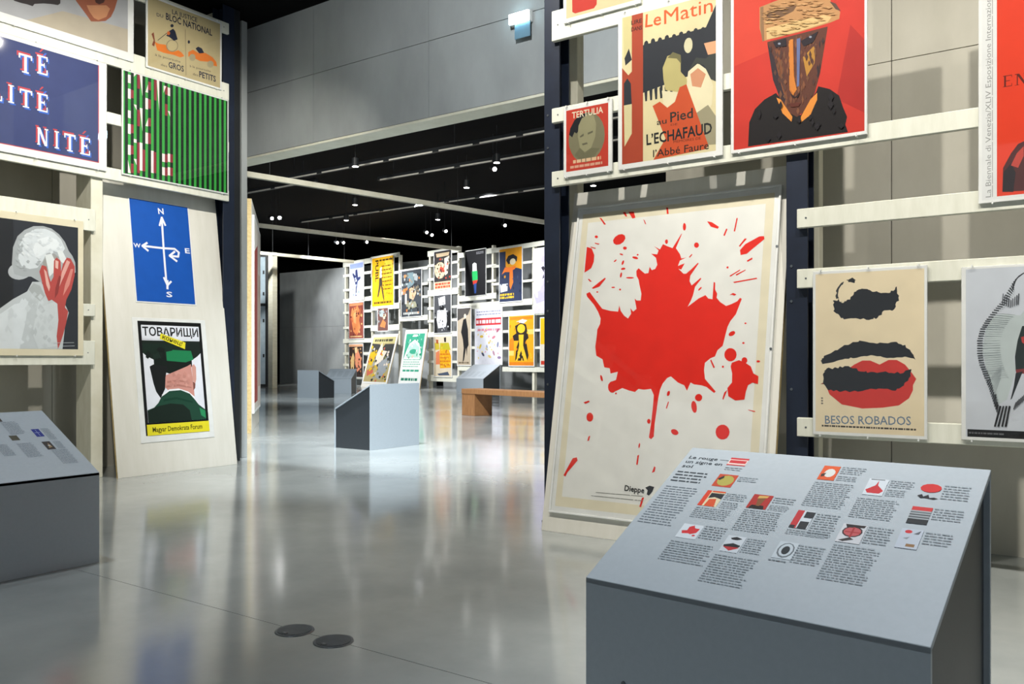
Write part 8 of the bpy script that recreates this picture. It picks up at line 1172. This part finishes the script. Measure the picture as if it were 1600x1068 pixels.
art = [('t', HD, 'Le rouge —', .016, .577, .128, .0155, 0, .02), ('t', HD, 'un signe en', .016, .553, .118, .0155, 0, .02), ('t', HD, 'soi', .016, .529, .034, .0155, 0, .02),
       ('w', HD, .015, .450, .115, .512, 4, 3, .38), ('w', '#636d76', .016, .245, .122, .432, 16, 5, .36)]
cols = (.146, .284, .42, .546, .676)
for k, (x, y1, wd, hh) in {'red_text': (.146, .60, .056, .04), 'round': (.148, .512, .057, .062), 'news': (.148, .428, .055, .073), 'mask': (.283, .433, .054, .064), 'splash': (.152, .269, .058, .06),
                           'lips': (.288, .247, .048, .065), 'oval': (.421, .253, .048, .065), 'orange': (.419, .597, .044, .068), 'top': (.549, .555, .048, .074), 'sun': (.675, .554, .048, .068),
                           'wave': (.676, .453, .045, .069), 'factory': (.42, .385, .045, .075), 'heads': (.543, .353, .056, .073), 'dots': (.674, .362, .047, .074)}.items(): art += thumb(x, y1, x + wd, y1 - hh, k)
for i, (x0, y1, x1, y0, n) in enumerate(((.15, .551, .2, .532, 2), (.21, .508, .266, .482, 3), (.208, .425, .272, .39, 4), (.212, .385, .262, .352, 4), (.15, .349, .262, .298, 6), (.342, .43, .402, .40, 3), (.342, .395, .395, .368, 4), (.283, .364, .395, .268, 11),
                                         (.214, .274, .276, .215, 6), (.15, .196, .277, .112, 9), (.34, .247, .392, .186, 7), (.286, .17, .398, .06, 12), (.468, .6, .53, .562, 4), (.468, .556, .522, .53, 3), (.418, .52, .525, .405, 13),
                                         (.602, .556, .662, .52, 4), (.602, .515, .65, .482, 4), (.543, .468, .645, .38, 10), (.727, .555, .79, .49, 6), (.725, .455, .79, .405, 5), (.726, .36, .785, .31, 5), (.47, .382, .53, .285, 10),
                                         (.42, .305, .528, .282, 3), (.468, .25, .535, .178, 8), (.418, .185, .462, .172, 1), (.602, .355, .66, .285, 7), (.544, .272, .652, .138, 15))): art.append(('w', TX, x0, y0, x1, y1, n, 20 + i, .3))
r0 = math.radians(-5.16)
lectern(Matrix.Translation((-1.069, 1.863, 0)) @ Matrix.Rotation(r0, 4, 'Z'), 'near grey lectern with printed sloping top in the right foreground', art)
art2 = thumb(.675, .452, .713, .375, 'blue') + thumb(.673, .325, .713, .247, 'dark') + thumb(.55, .404, .588, .357, 'brown') + thumb(.545, .59, .58, .545, 'dark')
for i, (x0, y1, x1, y0, n) in enumerate(((.555, .327, .628, .191, 14), (.685, .243, .764, .105, 14), (.565, .543, .641, .412, 12), (.722, .454, .763, .339, 9), (.46, .33, .516, .22, 10), (.3, .5, .42, .2, 20), (.725, .32, .763, .25, 6), (.12, .5, .25, .2, 20))): art2.append(('w', '#6a7580', x0, y0, x1, y1, n, 60 + i, .3))
lectern(Matrix.Translation((-4.04, 1.41, 0)) @ Matrix.Rotation(math.pi / 2, 4, 'Z'), 'dark grey lectern cut off by the left edge in front of the left rack', art2)
lectern(Matrix.Translation((-7.12, 7.47, 0)) @ Matrix.Rotation(-math.pi / 2, 4, 'Z'), 'grey lectern seen from behind in the middle of the floor')
far_txt = [('w', TX, .12 + .2 * i, .1 + .05 * (i % 2), .26 + .2 * i, .5, 10, 80 + i, .35) for i in range(4)]
lectern(Matrix.Translation((-16.55, 15.5, 0)) @ Matrix.Rotation(math.pi, 4, 'Z'), 'small far lectern seen from behind near the bare concrete wall')
lectern(Matrix.Translation((-18.75, 17.15, 0)) @ Matrix.Rotation(math.radians(30), 4, 'Z'), 'far lectern with bright white top just behind another lectern', far_txt)
p = BO + BU * 2.55 + BN * 1.3
lectern(Matrix.Translation(p) @ Matrix.Rotation(BA + .25, 4, 'Z'), 'far lectern below the white doodle poster behind the bench', far_txt, 1.05, .9, .42, .85)

# bench
e = empty('bench', Matrix.Translation((-9.42, 11.9, 0)) @ Matrix.Rotation(math.radians(-15.5), 4, 'Z'))
boxo('seat', (0, 0, .39, 3.1, .42, .48), M_BENCH, e, .004)
for x in (0, 2.72): boxo('leg', (x, .01, 0, x + .38, .41, .39), M_BENCH, e, .003)
tag(e, 'low brown wooden bench with block legs in the far room', 'bench')

# floor boxes
for x, lab in ((-2.423, 'round steel floor box cover, the left one of two'), (-2.217, 'round steel floor box cover, the right one of two')):
    e = empty('floor_box', loc=(x, 2.07, 0))
    m = MB(); m.cyl((0, 0, 0.0005), (0, 0, .004), .072, 28, .070); m.build('rim', M_STEEL, e)
    m = MB(); m.cyl((0, 0, .004), (0, 0, .0055), .062, 28); m.build('lid', noisy('lid_grey', '#4d5359', '#5b6167', 20, .4, 3, None, 0, (1, 1, 1), .5, .6), e)
    boxo('catch', (-.008, -.055, .0055, .012, -.04, .008), M_STEEL, e, .001)
    tag(e, lab, 'floor box', 'floor boxes')

# emergency light on the header wall
e = empty('emergency_light', loc=(-3.80, 5.60, 3.60))
boxo('housing', (-.10, -.05, .11, .10, -.002, .20), M_BOARD, e, .004)
boxo('diffuser', (-.095, -.065, .115, .095, -.05, .195), M_SIGN, e, .003)
boxo('sign_plate', (-.05, -.045, -.01, .10, -.038, .11), M_PLATE, e, .001)
tag(e, 'glowing blue white emergency light high on the concrete header wall', 'light')

# ------------------------------------------------------------------ beams, tracks and lamps of the far room
BD = Vector((math.sin(-BA), math.cos(BA), 0))
for (x, y), L_, lab in (((-13.87, 10.63), 10.9, 'nearest pale timber beam crossing under the black ceiling'), ((-18.86, 14.88), 7.2, 'middle pale timber beam under the black ceiling'), ((-23.72, 18.71), 3.8, 'farthest short timber beam leading to the far rack')):
    dirv = Vector((.205, .979, 0)).normalized()
    e = empty('beam', frame((x, y, 4.7), dirv, (0, 0, 1)))
    e2 = boxo('timber', (-.6, -.055, -.05, L_, .055, .05), M_WOOD, e, .004)
    for t in (.5, L_ * .5, L_ - .4):
        m = MB(); m.cyl((t, .055, 0), (t, 1.29, 0), .006, 8); m.build('hanger_rod', M_DARK, e)
    tag(e, lab, 'beam', 'timber beams of the far room')
tr = ((12.1, -16.5, -5.0, 'front'), (13.66, -16.5, -5.5, 'second'), (15.03, -14.5, -6, 'third'), (14.2, -21.0, -15.8, 'left'), (18.2, -21, -9, 'fifth'))
for y, x0, x1, n in tr:
    e = empty('light_track', loc=(x0, y, 5.42))
    boxo('channel', (0, -.05, 0, x1 - x0, .05, .09), M_DARK, e, .003)
    x = .1; i = 0
    while x < x1 - x0 - .3:
        l = .9 if i % 3 else 1.25
        boxo('reflection_strip', (x, -.062, -.012, min(x + l, x1 - x0), -.05, .02), M_REFLECT, e, .001); x += l + .18; i += 1  # pale bars standing in for light reflections along the track
    for t in (.5, (x1 - x0) / 2, x1 - x0 - .5):
        m = MB(); m.cyl((t, 0, .09), (t, 0, .58), .01, 8); m.build('hanger_rod', M_DARK, e)
    tag(e, {'front': 'nearest black lighting track behind the concrete header', 'second': 'second black lighting track from the header', 'third': 'third black lighting track from the header', 'left': 'short lighting track at the left of the far ceiling', 'fifth': 'deepest black lighting track before the far rack'}[n], 'light track', 'lighting tracks')
LAMPS = [((-19.76, 16.32), 'bright', 'dazzling bright spotlight at the left of the far ceiling'), ((-20.03, 16.26), 'tilt', 'small spotlight just left of the dazzling one'),
         ((-13.18, 12.94), 'down', 'downlight between the header and the nearest beam'), ((-16.45, 16.14), 'down', 'downlight just below the nearest beam at the left'),
         ((-18.48, 17.77), 'down', 'downlight above the middle beam, left'), ((-22.27, 20.98), 'tilt', 'left lamp of the pair above the farthest beam'),
         ((-22.09, 21.11), 'tilt', 'right lamp of the pair above the farthest beam'), ((-21.29, 21.47), 'tilt', 'small lamp right of the pair above the farthest beam'),
         ((-12.57, 16.08), 'down', 'downlight alone in the middle of the far ceiling'), ((-10.45, 14.41), 'down', 'upper downlight of the cluster near the right column'),
         ((-10.84, 14.87), 'tilt', 'lower spotlight of the cluster near the right column'), ((-16.14, 19.25), 'down', 'upper downlight above the far rack'),
         ((-18.06, 20.98), 'tilt', 'left lamp of the bright pair above the far rack'), ((-18.29, 21.51), 'tilt', 'right lamp of the bright pair above the far rack'),
         ((-17.37, 21.13), 'tilt', 'single small lamp right of the bright pair above the far rack'), ((-15.11, 21.28), 'tilt', 'dim small lamp above the hat and scarf poster'),
         ((-9.92, 17.65), 'down', 'downlight seen through the gap of the right rack')]
for (x, y), k, lab in LAMPS:
    e = empty('ceiling_lamp', loc=(x, y, 5.2))
    if k == 'down': a = Vector((0, 0, -1))
    elif k == 'bright': a = (Vector((0, 0, 1)) - Vector((x, y, 5.2))).normalized()
    else: a = (Vector((-x * .25, -y * .1, -1.6)) if k == 'tilt' else Vector((0, 0, -1))).normalized()
    r = .075 if k == 'down' else .055
    m = MB(); m.cyl(tuple(-a * .18), (0, 0, 0), r, 16); m.build('can', M_DARK, e)
    m = MB(); m.cyl((0, 0, 0), tuple(a * .006), r * .86, 16); m.build('lens', M_LAMPB if k == 'bright' else M_LAMP, e)
    m = MB(); m.cyl(tuple(-a * .1), tuple(-a * .1 + Vector((0, 0, .8 + a.z * .1))), .009, 8); m.build('stem', M_DARK, e)
    tag(e, lab, 'lamp', 'lamps of the far ceiling')
